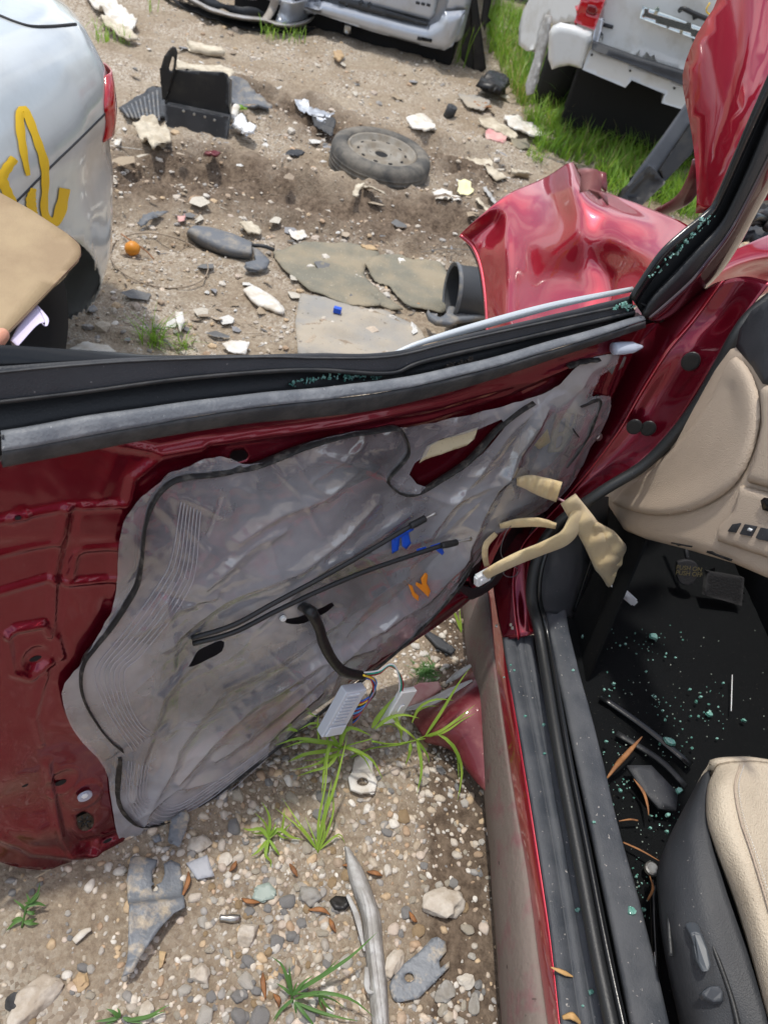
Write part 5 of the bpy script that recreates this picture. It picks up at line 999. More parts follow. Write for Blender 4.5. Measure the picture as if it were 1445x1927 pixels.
# ---- hand holding a hardboard clipboard
CLIP = Plane(G(60, 480, 1.0), (.10, -.22, 1)); cb = thing('clipboard', 'brown hardboard clipboard held flat in a hand before the sedan', 'clipboard', G(0, 500, .99))
bd = sheet('board', CLIP, [(-150, 330), (0, 362), (60, 395), (128, 440), (150, 460), (153, 474), (148, 490), (30, 612), (10, 632), (-60, 690), (-160, 600)], masonite, cb, step=.02, t=.0034)
rails('board_edge', [CLIP.pts([(60, 395), (128, 440), (150, 460), (153, 474), (148, 490), (92, 548), (30, 612), (10, 632)], -.0002), CLIP.pts([(60, 395), (128, 440), (150, 460), (153, 474), (148, 490), (92, 548), (30, 612), (10, 632)], -.0044)], masonite_e, cb, n=60, t=.0012)
CL2 = Plane(CLIP.o - CLIP.n * .012, CLIP.n)
lil = M('lilac paper', (.62, .56, .74), .8)
rails('paper_sheet', [CL2.pts([(70, 572), (40, 606), (20, 640)]), CL2.pts([(78, 590), (54, 618), (32, 650)]), CL2.pts([(88, 606, .004), (70, 612, .004), (34, 652)])], lil, cb, n=16, t=.0006, mlines=8)
tube('paper_curl', CL2.pts([(70, 574), (82, 590), (89, 604, .004), (86, 614, .008), (78, 606, .010)]), [.001, .002, .0035, .002, .001], lil, cb, n=16, flat=.4)
rails('paper_sheet', [CL2.pts([(66, 580, -.004), (20, 640, -.004)]), CL2.pts([(56, 606, -.008), (30, 665, -.008)])], paper, cb, n=10, t=.0006)
def skinned(name, verts, edges, radii, mat, label=None, cat=None, root=0, sub=2, parent=None):
    me = bpy.data.meshes.new(name); me.from_pydata([tuple(map(float, v)) for v in verts], edges, []); me.update(); me.materials.append(mat)
    o = bpy.data.objects.new(name, me); COL.objects.link(o); bm = bmesh.new(); bm.from_mesh(me); lay = bm.verts.layers.skin.verify()
    for v, r in zip(bm.verts, radii): v[lay].radius = (r, r) if np.isscalar(r) else r; v[lay].use_root = (v.index == root)
    bm.to_mesh(me); bm.free(); s = o.modifiers.new('skin', 'SKIN'); s.use_smooth_shade = True; q = o.modifiers.new('subdiv', 'SUBSURF'); q.levels = q.render_levels = sub
    if label: o['label'] = label
    if cat: o['category'] = cat
    if parent: o.parent = parent
    return o
hc = CLIP.hit(-75, 640, -.018)
def hx(x, y, off): return CLIP.hit(x, y, off)
hv = [hx(-150, 700, -.02), hx(-240, 760, -.03), hx(-420, 900, -.06), hx(-60, 680, .004), hx(-22, 655, .012), hx(2, 634, .013), hx(12, 622, .011),
      hx(-90, 660, -.02), hx(-40, 640, -.028), hx(0, 615, -.026), hx(26, 592, -.020), hx(-110, 630, -.02), hx(-60, 600, -.028), hx(-15, 575, -.026), hx(15, 555, -.020), hx(-135, 610, -.02), hx(-80, 570, -.028), hx(-40, 545, -.025), hx(-12, 528, -.02), hx(-160, 600, -.02), hx(-115, 560, -.026), hx(-85, 536, -.022), hx(-62, 522, -.018)]
skinned('person', hv, [(0, 1), (1, 2), (0, 3), (3, 4), (4, 5), (5, 6), (0, 7), (7, 8), (8, 9), (9, 10), (0, 11), (11, 12), (12, 13), (13, 14), (0, 15), (15, 16), (16, 17), (17, 18), (0, 19), (19, 20), (20, 21), (21, 22)],
        [.028, .027, .036, .014, .0125, .0115, .008, .013, .0095, .0088, .007, .013, .0098, .009, .007, .013, .0092, .0085, .0068, .012, .0082, .0074, .006], skin, 'bare hand gripping the brown clipboard beside the sedan', 'person', root=0)

# ---- silver van tail
def vplane(P, n): return Plane(P, n)
VN = np.array([.03, -1., 0]); VN /= np.linalg.norm(VN); VU = np.array([-1., -.03, 0]); VU /= np.linalg.norm(VU); VC = np.array([-.36, 6.40, 0]); VAN = Plane(VC, VN)
van = thing('silver_van', 'dull silver van seen from behind parked at the top of the yard', 'van', VC + VU * .8)
def vbox(name, P0, U, N_, u0, u1, z0, z1, d0, d1, mat, parent, bevel=.05):
    V, F = box_data(P0 + U * (u0 + u1) / 2 - N_ * (d0 + d1) / 2 + np.array([0, 0, (z0 + z1) / 2]), abs(u1 - u0), abs(d1 - d0), z1 - z0, [U, N_, np.array([0, 0, 1.])]); o = mesh(name, V, F, mat, parent, smooth=True)
    b = o.modifiers.new('bevel', 'BEVEL'); b.width = bevel; b.segments = 4; return o
vbox('body', VC, VU, VN, -.02, 1.74, .16, 1.0, .06, 3.6, silver, van, .06); vbox('cabin', VC, VU, VN, .05, 1.66, .98, 1.62, .12, 3.2, silver, van, .12)
vbox('rear_window', VC, VU, VN, .18, 1.52, 1.08, 1.48, .085, .2, sg, van, .03); vbox('underbody_shade', VC, VU, VN, .02, 1.7, .0, .17, .12, 3.2, dark, van, .02)  # lowest box is near-black, standing for the van's underside and its shadow
bmp = [(560, 5), (609, 3), (700, 24), (765, 42), (806, 50), (826, 40), (836, 22), (876, 19), (873, 34), (864, 62), (851, 87), (836, 95), (792, 85), (702, 60), (605, 28), (540, 8), (420, -30), (420, -60)]
sheet('rear_bumper', VAN, bmp, silver, van, step=.02, off=.03, t=.09, h=dome(bmp, .05, 22), bevel=.01)
tg = [(560, -200), (560, 0), (612, -6), (690, 12), (765, 30), (806, 40), (818, 30), (828, -10), (842, -80), (850, -220)]
sheet('tailgate', VAN, tg, silver, van, step=.02, off=.0, t=.05, h=dome(tg, .025, 16))
sheet('recess_shade', VAN, [(640, -4), (700, 12), (806, 44), (803, 49), (700, 24), (636, 6)], blk_plastic, van, step=.02, off=.055, t=.03)  # dark strip stands in for the shaded recess above the bumper
sheet('corner_panel', VAN, [(838, 20), (880, 18), (892, -40), (900, -220), (852, -220), (843, -60)], silver, van, step=.03, off=.0, t=.05, h=dome([(838, 20), (880, 18), (892, -40), (900, -220), (852, -220), (843, -60)], .02, 14))
sheet('bumper_slot', VAN, [(786, 69), (813, 74), (812, 80), (784, 75)], dark, van, step=.02, off=.088, t=.004)
sheet('tow_eye', VAN, [(648, 46), (661, 49), (659, 64), (646, 61)], steel, van, step=.02, off=-.02, t=.03)
for q in (0, 1, 2): sheet('badge_letter', VAN, [(783 + q * 10, 2 + q * 2), (790 + q * 10, 4 + q * 2), (789 + q * 10, 9 + q * 2), (782 + q * 10, 7 + q * 2)], blk_plastic, van, step=.02, off=.028, t=.004)
for u in (.12, 1.45): lathe('rear_wheel', [(-.1, .02), (-.1, .2), (-.1, .28), (-.07, .30), (.07, .30), (.1, .28), (.1, .2), (.1, .02)], VC + VU * (u + .06) - VN * .75 + np.array([0, 0, .22]), VU, tyre_m, van, seg=30)
# ---- white off-roader tail
JN = np.array([-.06, -1., 0]); JN /= np.linalg.norm(JN); JU = np.array([-JN[1], JN[0], 0]); JC = np.array([.27, 5.18, 0]); JP = Plane(JC, JN)
dark_tyre = M('black worn tyre', (.016, .016, .016), .85)
jeep = thing('white_off_roader', 'boxy white off roader with red tail lamp and black bumper strip in the grass', 'car', JC + JU * .9)
vbox('body', JC, JU, JN, .03, 1.9, .50, 1.12, .08, 3.9, white_dirty, jeep, .05); vbox('cabin', JC, JU, JN, .10, 1.84, 1.1, 1.75, .12, 3.4, white_dirty, jeep, .08)
vbox('underbody_shade', JC, JU, JN, .16, 1.8, .06, .52, .40, 3.6, dark, jeep, .02); vbox('rear_window', JC, JU, JN, .32, 1.64, 1.14, 1.58, .06, .2, sg, jeep, .02)  # near-black block stands in for the underbody and the shade beneath
bc = [(1032, 62), (1040, 48), (1054, 42), (1085, 48), (1114, 60), (1112, 80), (1104, 100), (1094, 129), (1070, 123), (1052, 126), (1038, 131), (1031, 110)]
sheet('bumper_corner', JP, bc, white_dirty, jeep, step=.015, off=.10, t=.14, h=dome(bc, .04, 14), bevel=.01)
sheet('rear_bumper', JP, [(1112, 92), (1200, 126), (1286, 160), (1420, 214), (1420, 262), (1283, 206), (1244, 194), (1250, 177), (1188, 151), (1176, 165), (1095, 131), (1105, 104)], white_dirty, jeep, step=.02, off=.11, t=.10, bevel=.008)
sheet('bumper_strip', JP, [(1114, 80), (1200, 110), (1287, 137), (1420, 185), (1420, 212), (1286, 161), (1200, 126), (1112, 93)], blk_plastic, jeep, step=.02, off=.16, t=.06, bevel=.006)
for X, Y in ((1113, 103), (1185, 133), (1268, 166)): disc('bumper_bolt', X, Y, .007, blk, jeep, plane=JP, off=.112, t=.004, seg=8)
tg = [(1122, 80), (1128, 40), (1150, -60), (1170, -200), (1600, -200), (1500, 200), (1300, 140), (1200, 108)]
sheet('tailgate', JP, tg, white_dirty, jeep, step=.02, off=.03, t=.05, h=lambda X, Y: -.015 * (1 / (1 + np.exp(-(np.minimum(np.minimum(X - 1196, (Y - 30 - (X - 1196) * .36)), (98 + (X - 1196) * .36) - Y)) / 5.))))
sheet('tail_light', JP, [(1098, -40), (1092, 0), (1080, 42), (1100, 50), (1118, 57), (1128, 30), (1138, 0), (1150, -50)], tail_red, jeep, step=.012, off=.09, t=.06, bevel=.006, h=lambda X, Y: .008 * (Y < 22) * (Y > -2) - .006 * np.exp(-((Y - 22 - (X - 1100) * .3) / 2.5) ** 2))
sheet('lamp_lens', JP, [(1106, 8), (1122, 12), (1120, 28), (1104, 22)], lampdark, jeep, step=.01, off=.1, t=.006, soft=16)
sheet('number_plate_garnish', JP, [(1209, 12), (1262, 30), (1320, 52), (1420, 90), (1412, 112), (1311, 75), (1250, 52), (1203, 34)], M('chrome', (.55, .60, .58), .15, .9), jeep, step=.015, off=.11, t=.03, bevel=.006)
sheet('corner_guard', JP, [(1122, 36), (1134, 34), (1130, 60), (1124, 80), (1114, 80), (1118, 52)], silver, jeep, step=.01, off=.085, t=.02, bevel=.004)
sheet('badge', JP, [(1136, 43), (1154, 48), (1152, 55), (1134, 50)], blk_plastic, jeep, step=.02, off=.045, t=.006)
tube('rear_wiper', [JP.hit(1278, 20, .07), JP.hit(1285, 16, .09), JP.hit(1306, 26, .09), JP.hit(1340, 40, .08)], .012, blk, jeep, n=14); tube('wiper_foot', [JP.hit(1306, 24, .05), JP.hit(1308, 36, .06)], .014, blk, jeep, n=4)
tube('sprayed_mark', [JP.hit(1335, 5, .07), JP.hit(1328, 20, .07), JP.hit(1338, 30, .07)], .012, yellow, jeep, n=10, flat=.3)
sw = [(975, 84), (976, 50), (984, 20), (1000, -10), (1030, -60), (1110, -80), (1092, 0), (1080, 42), (1054, 42), (1040, 48), (1036, 40), (1030, 30), (1022, 34), (1012, 62), (1006, 92), (990, 96)]
JS = Plane(JC + JU * .02 - JN * .10, JN * .55 - JU * .83); sheet('quarter_panel', JS, sw, white_dirty, jeep, step=.03, off=0, t=.03)
lathe('rear_wheel', [(-.12, .02), (-.12, .2), (-.12, .31), (-.09, .35), (.09, .35), (.12, .31), (.12, .2), (.05, .02)], JC + JU * .06 - JN * 1.05 + np.array([0, 0, .33]), JU, dark_tyre, jeep, seg=30)
lathe('rear_wheel', [(-.12, .02), (-.12, .2), (-.12, .31), (-.09, .35), (.09, .35), (.12, .31), (.12, .2), (.05, .02)], JC + JU * 1.7 - JN * .75 + np.array([0, 0, .33]), JU, dark_tyre, jeep, seg=30)
MF = Plane(JC - JN * .0 - JU * .1, JN * .8 - JU * .6); mudf = sheet('mud_flap', MF, [(1034, 30), (1026, 28), (1014, 60), (1004, 110), (988, 160), (990, 180), (1000, 176), (1014, 130), (1030, 70)], wood, None, step=.02, t=.02, label='bleached bent strip of trim leaning on the white off roader', cat='trim strip')
# ---- pale corrugated fence far back, between the van and the off-roader
fence = thing('corrugated_fence', 'pale blue corrugated metal fence behind the grass', 'fence', (.1, 9.5, 0))
FP = 9.6
V = []; F = []; n = 220
for i in range(n):
    x = -3.0 + 7.0 * i / (n - 1); y = FP + .05 * math.sin(i * 1.1); V += [(x, y, 0.0), (x, y, 1.9)]
    if i: b = (i - 1) * 2; F.append((b, b + 2, b + 3, b + 1))
thick(mesh('fence_panel', V, F, M('pale blue sheet metal', (.42, .55, .58), .45, .2, col2=(.55, .60, .60), nscale=3), fence), .004)
for x in (-2.9, -.6, 1.7, 3.9): box('fence_post', (x, FP + .12, .95), (.07, .07, 1.9), wood, fence)

# ================================================================== LOOSE THINGS IN THE YARD
def slab(name, label, cat, poly, mat, t=.006, z=.0, warp=.008, step=.018, soft=0, group=None, jag=0, parent=None, **k):
    P = np.mean([G(p[0], p[1]) for p in poly], 0); zz = gz(P[0], P[1])
    if jag: poly = wobble(poly, jag, 40, int(abs(poly[0][0])) )
    sd = float(poly[0][0]) * .37
    def h(X, Y):
        W = np.array([G(a, b)[:2] for a, b in zip(X, Y)]); gg = np.array([gz(a, b) for a, b in W]) - zz
        return gg * .8 + warp * fb2(W[:, 0], W[:, 1], 9.0, sd, 5) + warp
    return sheet(name, GROUND, poly, mat, parent, step=step, off=zz + z + .006 + t, t=t, h=h, soft=soft, label=label, cat=cat, group=group, **k)
slab('felt_mat', 'large worn olive grey felt mat lying in the middle of the yard', 'mat', [(513, 472), (560, 458), (620, 455), (690, 462), (715, 480), (690, 500), (688, 520), (720, 568), (712, 578), (672, 578), (620, 562), (580, 545), (555, 525), (530, 505)], felt_m, .004, warp=.006, soft=60)
slab('felt_mat', 'brown grey curved mat overlapping the larger felt mat near the red wing', 'mat', [(686, 500), (715, 482), (780, 488), (838, 510), (842, 585), (800, 588), (760, 580), (735, 555), (708, 532)], felt_m, .004, z=.010, warp=.006, soft=60)
slab('felt_mat', 'thin dark mat sliver showing between two felt mats', 'mat', [(686, 540), (720, 560), (742, 575), (758, 585), (735, 585), (712, 574)], felt_m, .006, warp=.006)
slab('floor_mat', 'pale muddy mat half buried nearest the door', 'mat', [(566, 550), (620, 562), (672, 578), (720, 584), (780, 610), (800, 640), (760, 665), (720, 680), (560, 670), (556, 600)], felt_m2, .003, warp=.005)
slab('shoe_insole', 'dirty white oval insole left of the muddy mat', 'insole', [(458, 545), (470, 538), (485, 540), (505, 552), (528, 574), (536, 588), (528, 594), (508, 586), (478, 568)], paper, .01, warp=.004, soft=40)
# wheel lying flat
WC = G(716, 292, .085); wz = gz(WC[0], WC[1]); wheel = thing('loose_wheel', 'small spare wheel with muddy steel rim lying flat on the dirt', 'wheel', (WC[0], WC[1], wz))
wc = (WC[0], WC[1], wz - .01); wax = (.04, -.05, 1)
lathe('tyre', [(.0, .21), (-.0, .252), (.03, .266), (.12, .266), (.142, .258), (.156, .236), (.159, .210), (.152, .190), (.14, .184), (.11, .182)], wc, wax, tyre_m, wheel, seg=72)
for h in (.028, .050, .072, .094): lathe('tread_groove', [(h, .2645), (h + .001, .2672), (h + .014, .2672), (h + .015, .2645)], wc, wax, tyre_m, wheel, seg=72)
rim = lathe('rim', [(.142, .186), (.150, .180), (.146, .172), (.122, .164), (.118, .150), (.128, .136), (.136, .110), (.134, .088), (.120, .078), (.116, .050), (.124, .044), (.12, .034), (.06, .032)], wc, wax, rim_m, wheel, seg=60)
ax_ = np.array(wax, float); ax_ /= np.linalg.norm(ax_); WP = Plane(np.array(wc) + ax_ * .129, ax_)
for i in range(10):
    a = i * .628 + .2; c = WP.o + WP.u * math.cos(a) * .126 + WP.v * math.sin(a) * .126; e1 = WP.u * math.cos(a) + WP.v * math.sin(a); e2 = np.cross(WP.n, e1)
    V = [c + e1 * .007 * math.cos(b) + e2 * .012 * math.sin(b) + WP.n * .004 for b in np.linspace(0, 6.283, 13)[:-1]] + [c + e1 * .007 * math.cos(b) + e2 * .012 * math.sin(b) - WP.n * .01 for b in np.linspace(0, 6.283, 13)[:-1]]
    mesh('vent_hole', V, [tuple(range(12))] + [(j, (j + 1) % 12, 12 + (j + 1) % 12, 12 + j) for j in range(12)], dark, rim, smooth=False)  # dark ovals painted in for the shaded rim openings
hub = lathe('hub_hole', [(.118, .034), (.119, .001)], wc, wax, dark, rim, seg=24)
for i in range(5): a = i * 1.2566; c = WP.o + (WP.u * math.cos(a) + WP.v * math.sin(a)) * .062; lathe('bolt_hole', [(-.012, .007), (-.011, .001)], c, wax, dark, rim, seg=10)
# black folded plastic tray
g0_, g1_ = G(311, 239), G(427, 263); du = (g1_ - g0_) / np.linalg.norm(g1_ - g0_); TN = np.array([du[1], -du[0], 0]); TN = TN if TN @ (EYE - g0_) > 0 else -TN; TR = Plane(g0_, TN + np.array([0, 0, .12]))
tray = thing('plastic_tray', 'upright black folded plastic trim box with a tall pierced fin', 'trim box', g0_ + (g1_ - g0_) / 2)
bp = M('satin black moulded plastic', (.013, .013, .014), .38, bump=.2, bscale=200, col2=(.04, .036, .03), nscale=10, nlo=.5, nhi=.75)
sheet('back_panel', TR, [(311, 197), (309, 180), (322, 150), (329, 131), (420, 136), (428, 140), (432, 150), (430, 221)], bp, tray, step=.015, off=-.03, t=.01, bevel=.003)
sheet('front_step', TR, [(311, 196), (430, 220), (427, 264), (395, 258), (393, 248), (390, 257), (311, 239)], blk_plastic, tray, step=.015, off=.03, t=.07, bevel=.004)
sheet('fin', TR, [(325, 87), (331, 90), (334, 100), (330, 131), (313, 187), (306, 188), (301, 135), (309, 106)], bp, tray, step=.01, off=-.01, t=.012, holes=[[(324, 106), (328, 110), (326, 128), (322, 134), (318, 128)]])
rails('side_wall', [[TR.hit(430, 146, -.03), TR.hit(430, 222, -.03)], [TR.hit(437, 150, -.2), TR.hit(436, 226, -.2)]], bp, tray, n=6, t=.006)
for x, y in ((346, 209), (366, 215), (386, 220), (404, 226)): disc('rivet', x, y, .007, steel, tray, plane=TR, off=.032, t=.003, seg=10)
slab('ribbed_mat', 'black ribbed rubber mat behind the black trim box', 'mat', [(224, 205), (250, 188), (288, 166), (312, 170), (314, 232), (300, 234), (240, 222)], blk_plastic, .01, warp=.01)
bvm = [([(232 + i * 8, 204 - i * 4.2), (244 + i * 7, 222 + i * .6)]) for i in range(9)]
V, F = merge([tube_data(catmull([G(x, y, gz(*G(x, y)[:2]) + .026 + .004 * (j % 2)) for j, (x, y) in enumerate([p[0], ((p[0][0] + p[1][0]) / 2, (p[0][1] + p[1][1]) / 2), p[1]])], 8), .006, 5) for p in bvm]); mesh('mat_ridges', V, F, grey_debris, label='raised ridges of the black ribbed mat', cat='mat ribs')
slab('foam_board', 'pale ribbed foam panel lying behind the black trim box', 'panel', [(334, 120), (400, 122), (436, 134), (441, 142), (434, 155), (424, 142), (334, 132)], foam_w, .02, z=.02)
slab('folded_trim', 'folded grey plastic panel right of the black trim box', 'panel', [(430, 168), (455, 172), (492, 188), (512, 206), (505, 220), (470, 214), (435, 200)], grey_debris, .012, z=.02)
tube('plastic_tube', [G(436, 228, .03), G(446, 202, .07)], .022, paper, n=6, label='short white tube standing beside the black trim box', cat='tube')
slab('plastic_bag', 'crumpled white plastic bag right of the black trim box', 'bag', [(440, 232), (455, 228), (470, 242), (482, 258), (474, 266), (460, 264), (444, 250)], M('white bag', (.78, .79, .80), .4), .02, z=.02, warp=.04, step=.008)
slab('cloth_scrap', 'cream folded cloth scrap in front of the ribbed mat', 'cloth', [(250, 246), (268, 226), (284, 228), (300, 240), (318, 258), (322, 280), (288, 296), (276, 280), (262, 262)], foam_w, .012, z=.01, warp=.035, step=.01)
slab('white_scrap', 'small white scrap beside the sedan bumper', 'scrap', [(218, 268), (226, 262), (234, 262), (224, 284), (216, 280)], paper, .006, warp=.02)
slab('wood_offcut', 'muddy pale board lying beyond the black trim box', 'board', [(352, 80), (380, 82), (420, 96), (424, 104), (405, 104), (360, 92)], foam_w, .03, warp=.01)
# grey bumper moulding
P = [G(354, 440, .03), G(390, 446, .035), (G(430, 458, .035)), G(470, 470, .035)]
strapm = rails('bumper_moulding', [P3([(352, 446, .0), (380, 466, .0), (430, 486, .0), (470, 492, .0)]), P3([(352, 436, .05), (385, 452, .05), (430, 470, .05), (474, 478, .05)]), P3([(362, 426, .06), (395, 432, .065), (440, 446, .065), (474, 460, .06)]), P3([(370, 424, .02), (400, 428, .02), (440, 440, .02), (476, 456, .02)])], grey_debris, None, n=30, t=.005, mlines=14, label='grey curved bumper moulding lying in the dirt', cat='bumper moulding')
slab('bracket_scrap', 'pale grey hooked bracket at the end of the grey moulding', 'bracket', [(474, 470), (496, 478), (507, 490), (503, 502), (488, 506), (464, 504), (462, 494), (482, 490)], grey_debris, .012, z=.01, warp=.008)
tube('strap_scrap', P3([(474, 462, .03), (495, 463, .05), (515, 470, .03)]), .008, blk_plastic, n=10, label='thin black strap touching the large felt mat', cat='strap')
# black pipe stub and duct pieces by the wing
PA, PB = G(850, 548, .12), G(922, 556, .12); axp = (PB - PA) / np.linalg.norm(PB - PA); 
duct = thing('plastic_duct', 'wide charcoal plastic duct lying beside the red wing', 'duct', PA * np.array([1, 1, 0]))
lathe('duct_sleeve', [(0, .098), (.0, .108), (.012, .110), (.03, .104), (.3, .106), (.3, .098), (.0, .097)], PA, axp, M('charcoal duct plastic', (.05, .053, .057), .45, bump=.2, bscale=150), duct, seg=40)
lathe('duct_rim', [(.0, .107), (-.006, .112), (.008, .114), (.014, .108)], PA, axp, grey_debris, duct, seg=40)
slab('duct_bracket', 'curved grey duct bracket below the charcoal duct', 'bracket', [(804, 588), (812, 600), (826, 604), (838, 596), (842, 584), (905, 582), (915, 600), (860, 606), (846, 614), (820, 614), (806, 604)], grey_debris, .02, z=.05, warp=.01)
# orange fruit with trailing wire loop
lathe('orange_fruit', [(-.028, .001), (-.026, .012), (-.015, .026), (0, .031), (.015, .026), (.026, .012), (.028, .001)], gp(250, 478) + np.array([0, 0, .024]), (0, .1, 1), orange_fruit, label='small round orange fruit beside the wire loop', cat='fruit', seg=20)
tube('wire_loop', [gp(300 + 92 * math.cos(a), 490 + 50 * math.sin(a) + 14 * math.cos(a), .012 + .01 * math.sin(a * 3)) for a in np.linspace(-.2, 5.9, 30)], .0028, M('rusty wire', (.30, .24, .18), .7), n=120, seg=6, label='thin rusty wire bent into a wide loop', cat='wire')
tube('dry_stalk', [gp(228, 440, .02), gp(250, 455, .03), gp(275, 472, .02), gp(290, 488, .015)], .003, leaf_brown, n=14, seg=5, label='thin reddish stalk beside the orange fruit', cat='stalk')
# miscellaneous scraps: outline, label, kind, material
scr = [
    ('paper_scrap', 'small blue white paper scrap above the large felt mat', 'paper', [(543, 436), (572, 434), (578, 448), (560, 455), (547, 448)], paper, .004, .012),
    ('plastic_strip', 'thin grey plastic strip left of the grey moulding', 'strip', [(258, 412), (300, 394), (318, 392), (300, 404), (266, 420)], grey_debris, .006, .004),
    ('pink_scrap', 'tiny pink scrap near the thin grey strip', 'scrap', [(334, 408), (350, 408), (347, 416), (336, 416)], pinkm, .004, .004),
    ('red_chip', 'dark red chip of plastic below the black trim box', 'chip', [(384, 278), (402, 276), (416, 288), (404, 296), (388, 290)], red_dusty, .02, .01),
    ('cream_scrap', 'crumpled cream scrap above the grey moulding', 'scrap', [(450, 424), (472, 416), (494, 426), (490, 440), (466, 440)], foam_w, .01, .02),
    ('bone_scrap', 'white broken strip in front of the loose wheel', 'strip', [(664, 364), (672, 340), (686, 342), (680, 352), (672, 368)], foam_w, .014, .01),
    ('flat_strip', 'pale flat lath in front of the loose wheel', 'lath', [(688, 342), (712, 352), (728, 362), (700, 358), (684, 350)], foam_w, .008, .006),
    ('white_frame_scrap', 'white frayed rag right of the loose wheel', 'rag', [(812, 364), (830, 360), (852, 364), (872, 382), (862, 388), (840, 384), (820, 378)], paper, .006, .02),
    ('cardboard', 'torn tan cardboard strip right of the loose wheel', 'cardboard', [(876, 290), (898, 292), (925, 300), (944, 330), (952, 344), (930, 350), (912, 338), (902, 316)], foam_w, .012, .02),
    ('yellow_label', 'yellow and white packet above the red wing', 'packet', [(862, 340), (872, 335), (894, 350), (886, 356), (864, 350)], M('packet', (.80, .75, .45), .6), .006, .006),
    ('foam_slab', 'long cream foam slab at the edge of the grass', 'foam slab', [(900, 222), (920, 222), (955, 240), (975, 256), (965, 262), (930, 250), (905, 234)], foam_w, .02, .02),
    ('foam_slab', 'white torn foam slab nearest the grass', 'foam slab', [(948, 222), (980, 230), (1010, 250), (1026, 264), (1000, 262), (970, 250), (952, 238)], paper, .02, .03),
    ('red_carton', 'red and white flattened carton among the foam slabs', 'carton', [(912, 250), (926, 246), (952, 262), (948, 276), (930, 270), (914, 260)], pinkm, .012, .01),
    ('grey_board', 'flat grey board left of the foam slabs', 'board', [(862, 178), (895, 182), (922, 198), (908, 210), (880, 200)], felt_m2, .01, .008),
    ('grey_tile', 'small grey tile beside the grass tuft', 'tile', [(960, 260), (990, 262), (998, 276), (978, 282), (962, 276)], felt_m, .012, .01),
    ('cream_chunk', 'cream chunk above the tip of the red wing', 'chunk', [(958, 326), (972, 320), (996, 328), (990, 342), (972, 340)], foam_w, .02, .02),
    ('white_foam_ring', 'lumpy white foam behind the loose wheel', 'foam', [(764, 226), (790, 218), (815, 232), (818, 256), (796, 262), (770, 248)], paper, .015, .035),
    ('dark_scrap', 'black angular scrap left of the loose wheel', 'scrap', [(538, 284), (558, 280), (574, 288), (560, 294), (540, 292)], blk_plastic, .015, .01),
    ('torn_foil', 'torn shiny foil behind the loose wheel', 'foil', [(554, 194), (575, 198), (600, 212), (630, 226), (610, 232), (580, 218), (560, 204)], silver, .006, .02),
    ('dark_strip', 'dark curled strip touching the back of the loose wheel', 'strip', [(585, 222), (610, 226), (632, 236), (626, 246), (600, 236)], blk_plastic, .01, .02),
    ('orange_scrap', 'orange brown lump far beyond the loose wheel', 'lump', [(628, 100), (640, 98), (648, 106), (640, 114), (629, 110)], pm[2], .03, .02),
    ('twig_plate', 'dark rusty plate beside the black rubbish at the grass edge', 'plate', [(890, 190), (915, 196), (925, 205), (905, 205)], leaf_brown, .01, .01),
    ('lilac_paper', 'bluish white paper scrap just above the door seal', 'paper', [(418, 650), (440, 646), (470, 652), (462, 668), (430, 668)], paper, .006, .015),
    ('white_film', 'torn white film strip above the door seal right of the grass tuft', 'film', [(330, 586), (344, 588), (348, 610), (340, 634), (332, 616)], paper, .004, .02),
    ('pale_sheet', 'pale grey sheet beside the sedan wheel', 'sheet', [(132, 655), (160, 645), (205, 650), (220, 668), (120, 668)], paper, .006, .01),
    ('grey_flake', 'small grey flake behind the sedan wheel arch', 'flake', [(160, 580), (178, 574), (186, 584), (170, 590)], grey_debris, .006, .004),
    ('tan_strip', 'long tan splinter below the yellow packet', 'splinter', [(893, 376), (900, 374), (925, 394), (920, 398)], foam_w, .006, .004),
    ('long_lath', 'brown straw coloured splinter beside the wing tip', 'splinter', [(905, 356), (912, 355), (940, 376), (934, 380)], wood, .006, .004),
    ('wire_scrap', 'orange peel scrap on the mat near the duct', 'peel', [(782, 568), (806, 566), (808, 572), (785, 574)], orange_m, .004, .006),
    ('yellow_peel', 'yellow brown scrap on the top edge of the large mat', 'scrap', [(678, 462), (700, 464), (712, 472), (690, 472)], pm[2], .01, .01),
    ('white_scrap', 'white pebble like scrap on the brown grey mat', 'scrap', [(748, 488), (758, 486), (762, 494), (752, 497)], paper, .01, .01),
    ('crumpled_sheet', 'long crumpled white sheet at the top left beyond the sedan', 'sheet', [(158, -6), (200, -4), (225, 20), (260, 48), (250, 64), (215, 50), (180, 24)], paper, .02, .06),
    ('crumpled_sheet', 'grey rolled rag left of the crumpled white sheet', 'rag', [(186, 36), (212, 40), (240, 60), (262, 82), (240, 84), (205, 62)], foam_w, .02, .05)]
for nme, lab, cat, poly, mt, t, wp in scr: slab(nme, lab, cat, poly, mt, min(t, .02) * .6, z=.006, warp=wp * .6, step=.012, jag=.5)
box('bottle_top', gp(633, 596) + np.array([0, 0, .03]), (.03, .02, .022), blue_m, label='small blue cap on the pale muddy mat', cat='cap')
lathe('black_can', [(0, .03), (.0, .034), (.07, .034), (.072, .03), (.066, .005)], gp(843, 220), (.2, -.1, 1), blk_plastic, label='small black can behind the loose wheel', cat='can', seg=20)
# black rubbish at the top right with rivets
slab('black_bracket', 'black plastic bracket with pale bolts beside the tall black trim', 'bracket', [(905, 150), (925, 140), (945, 145), (957, 158), (945, 175), (920, 168), (900, 160)], bp, .05, z=.03, warp=.03)
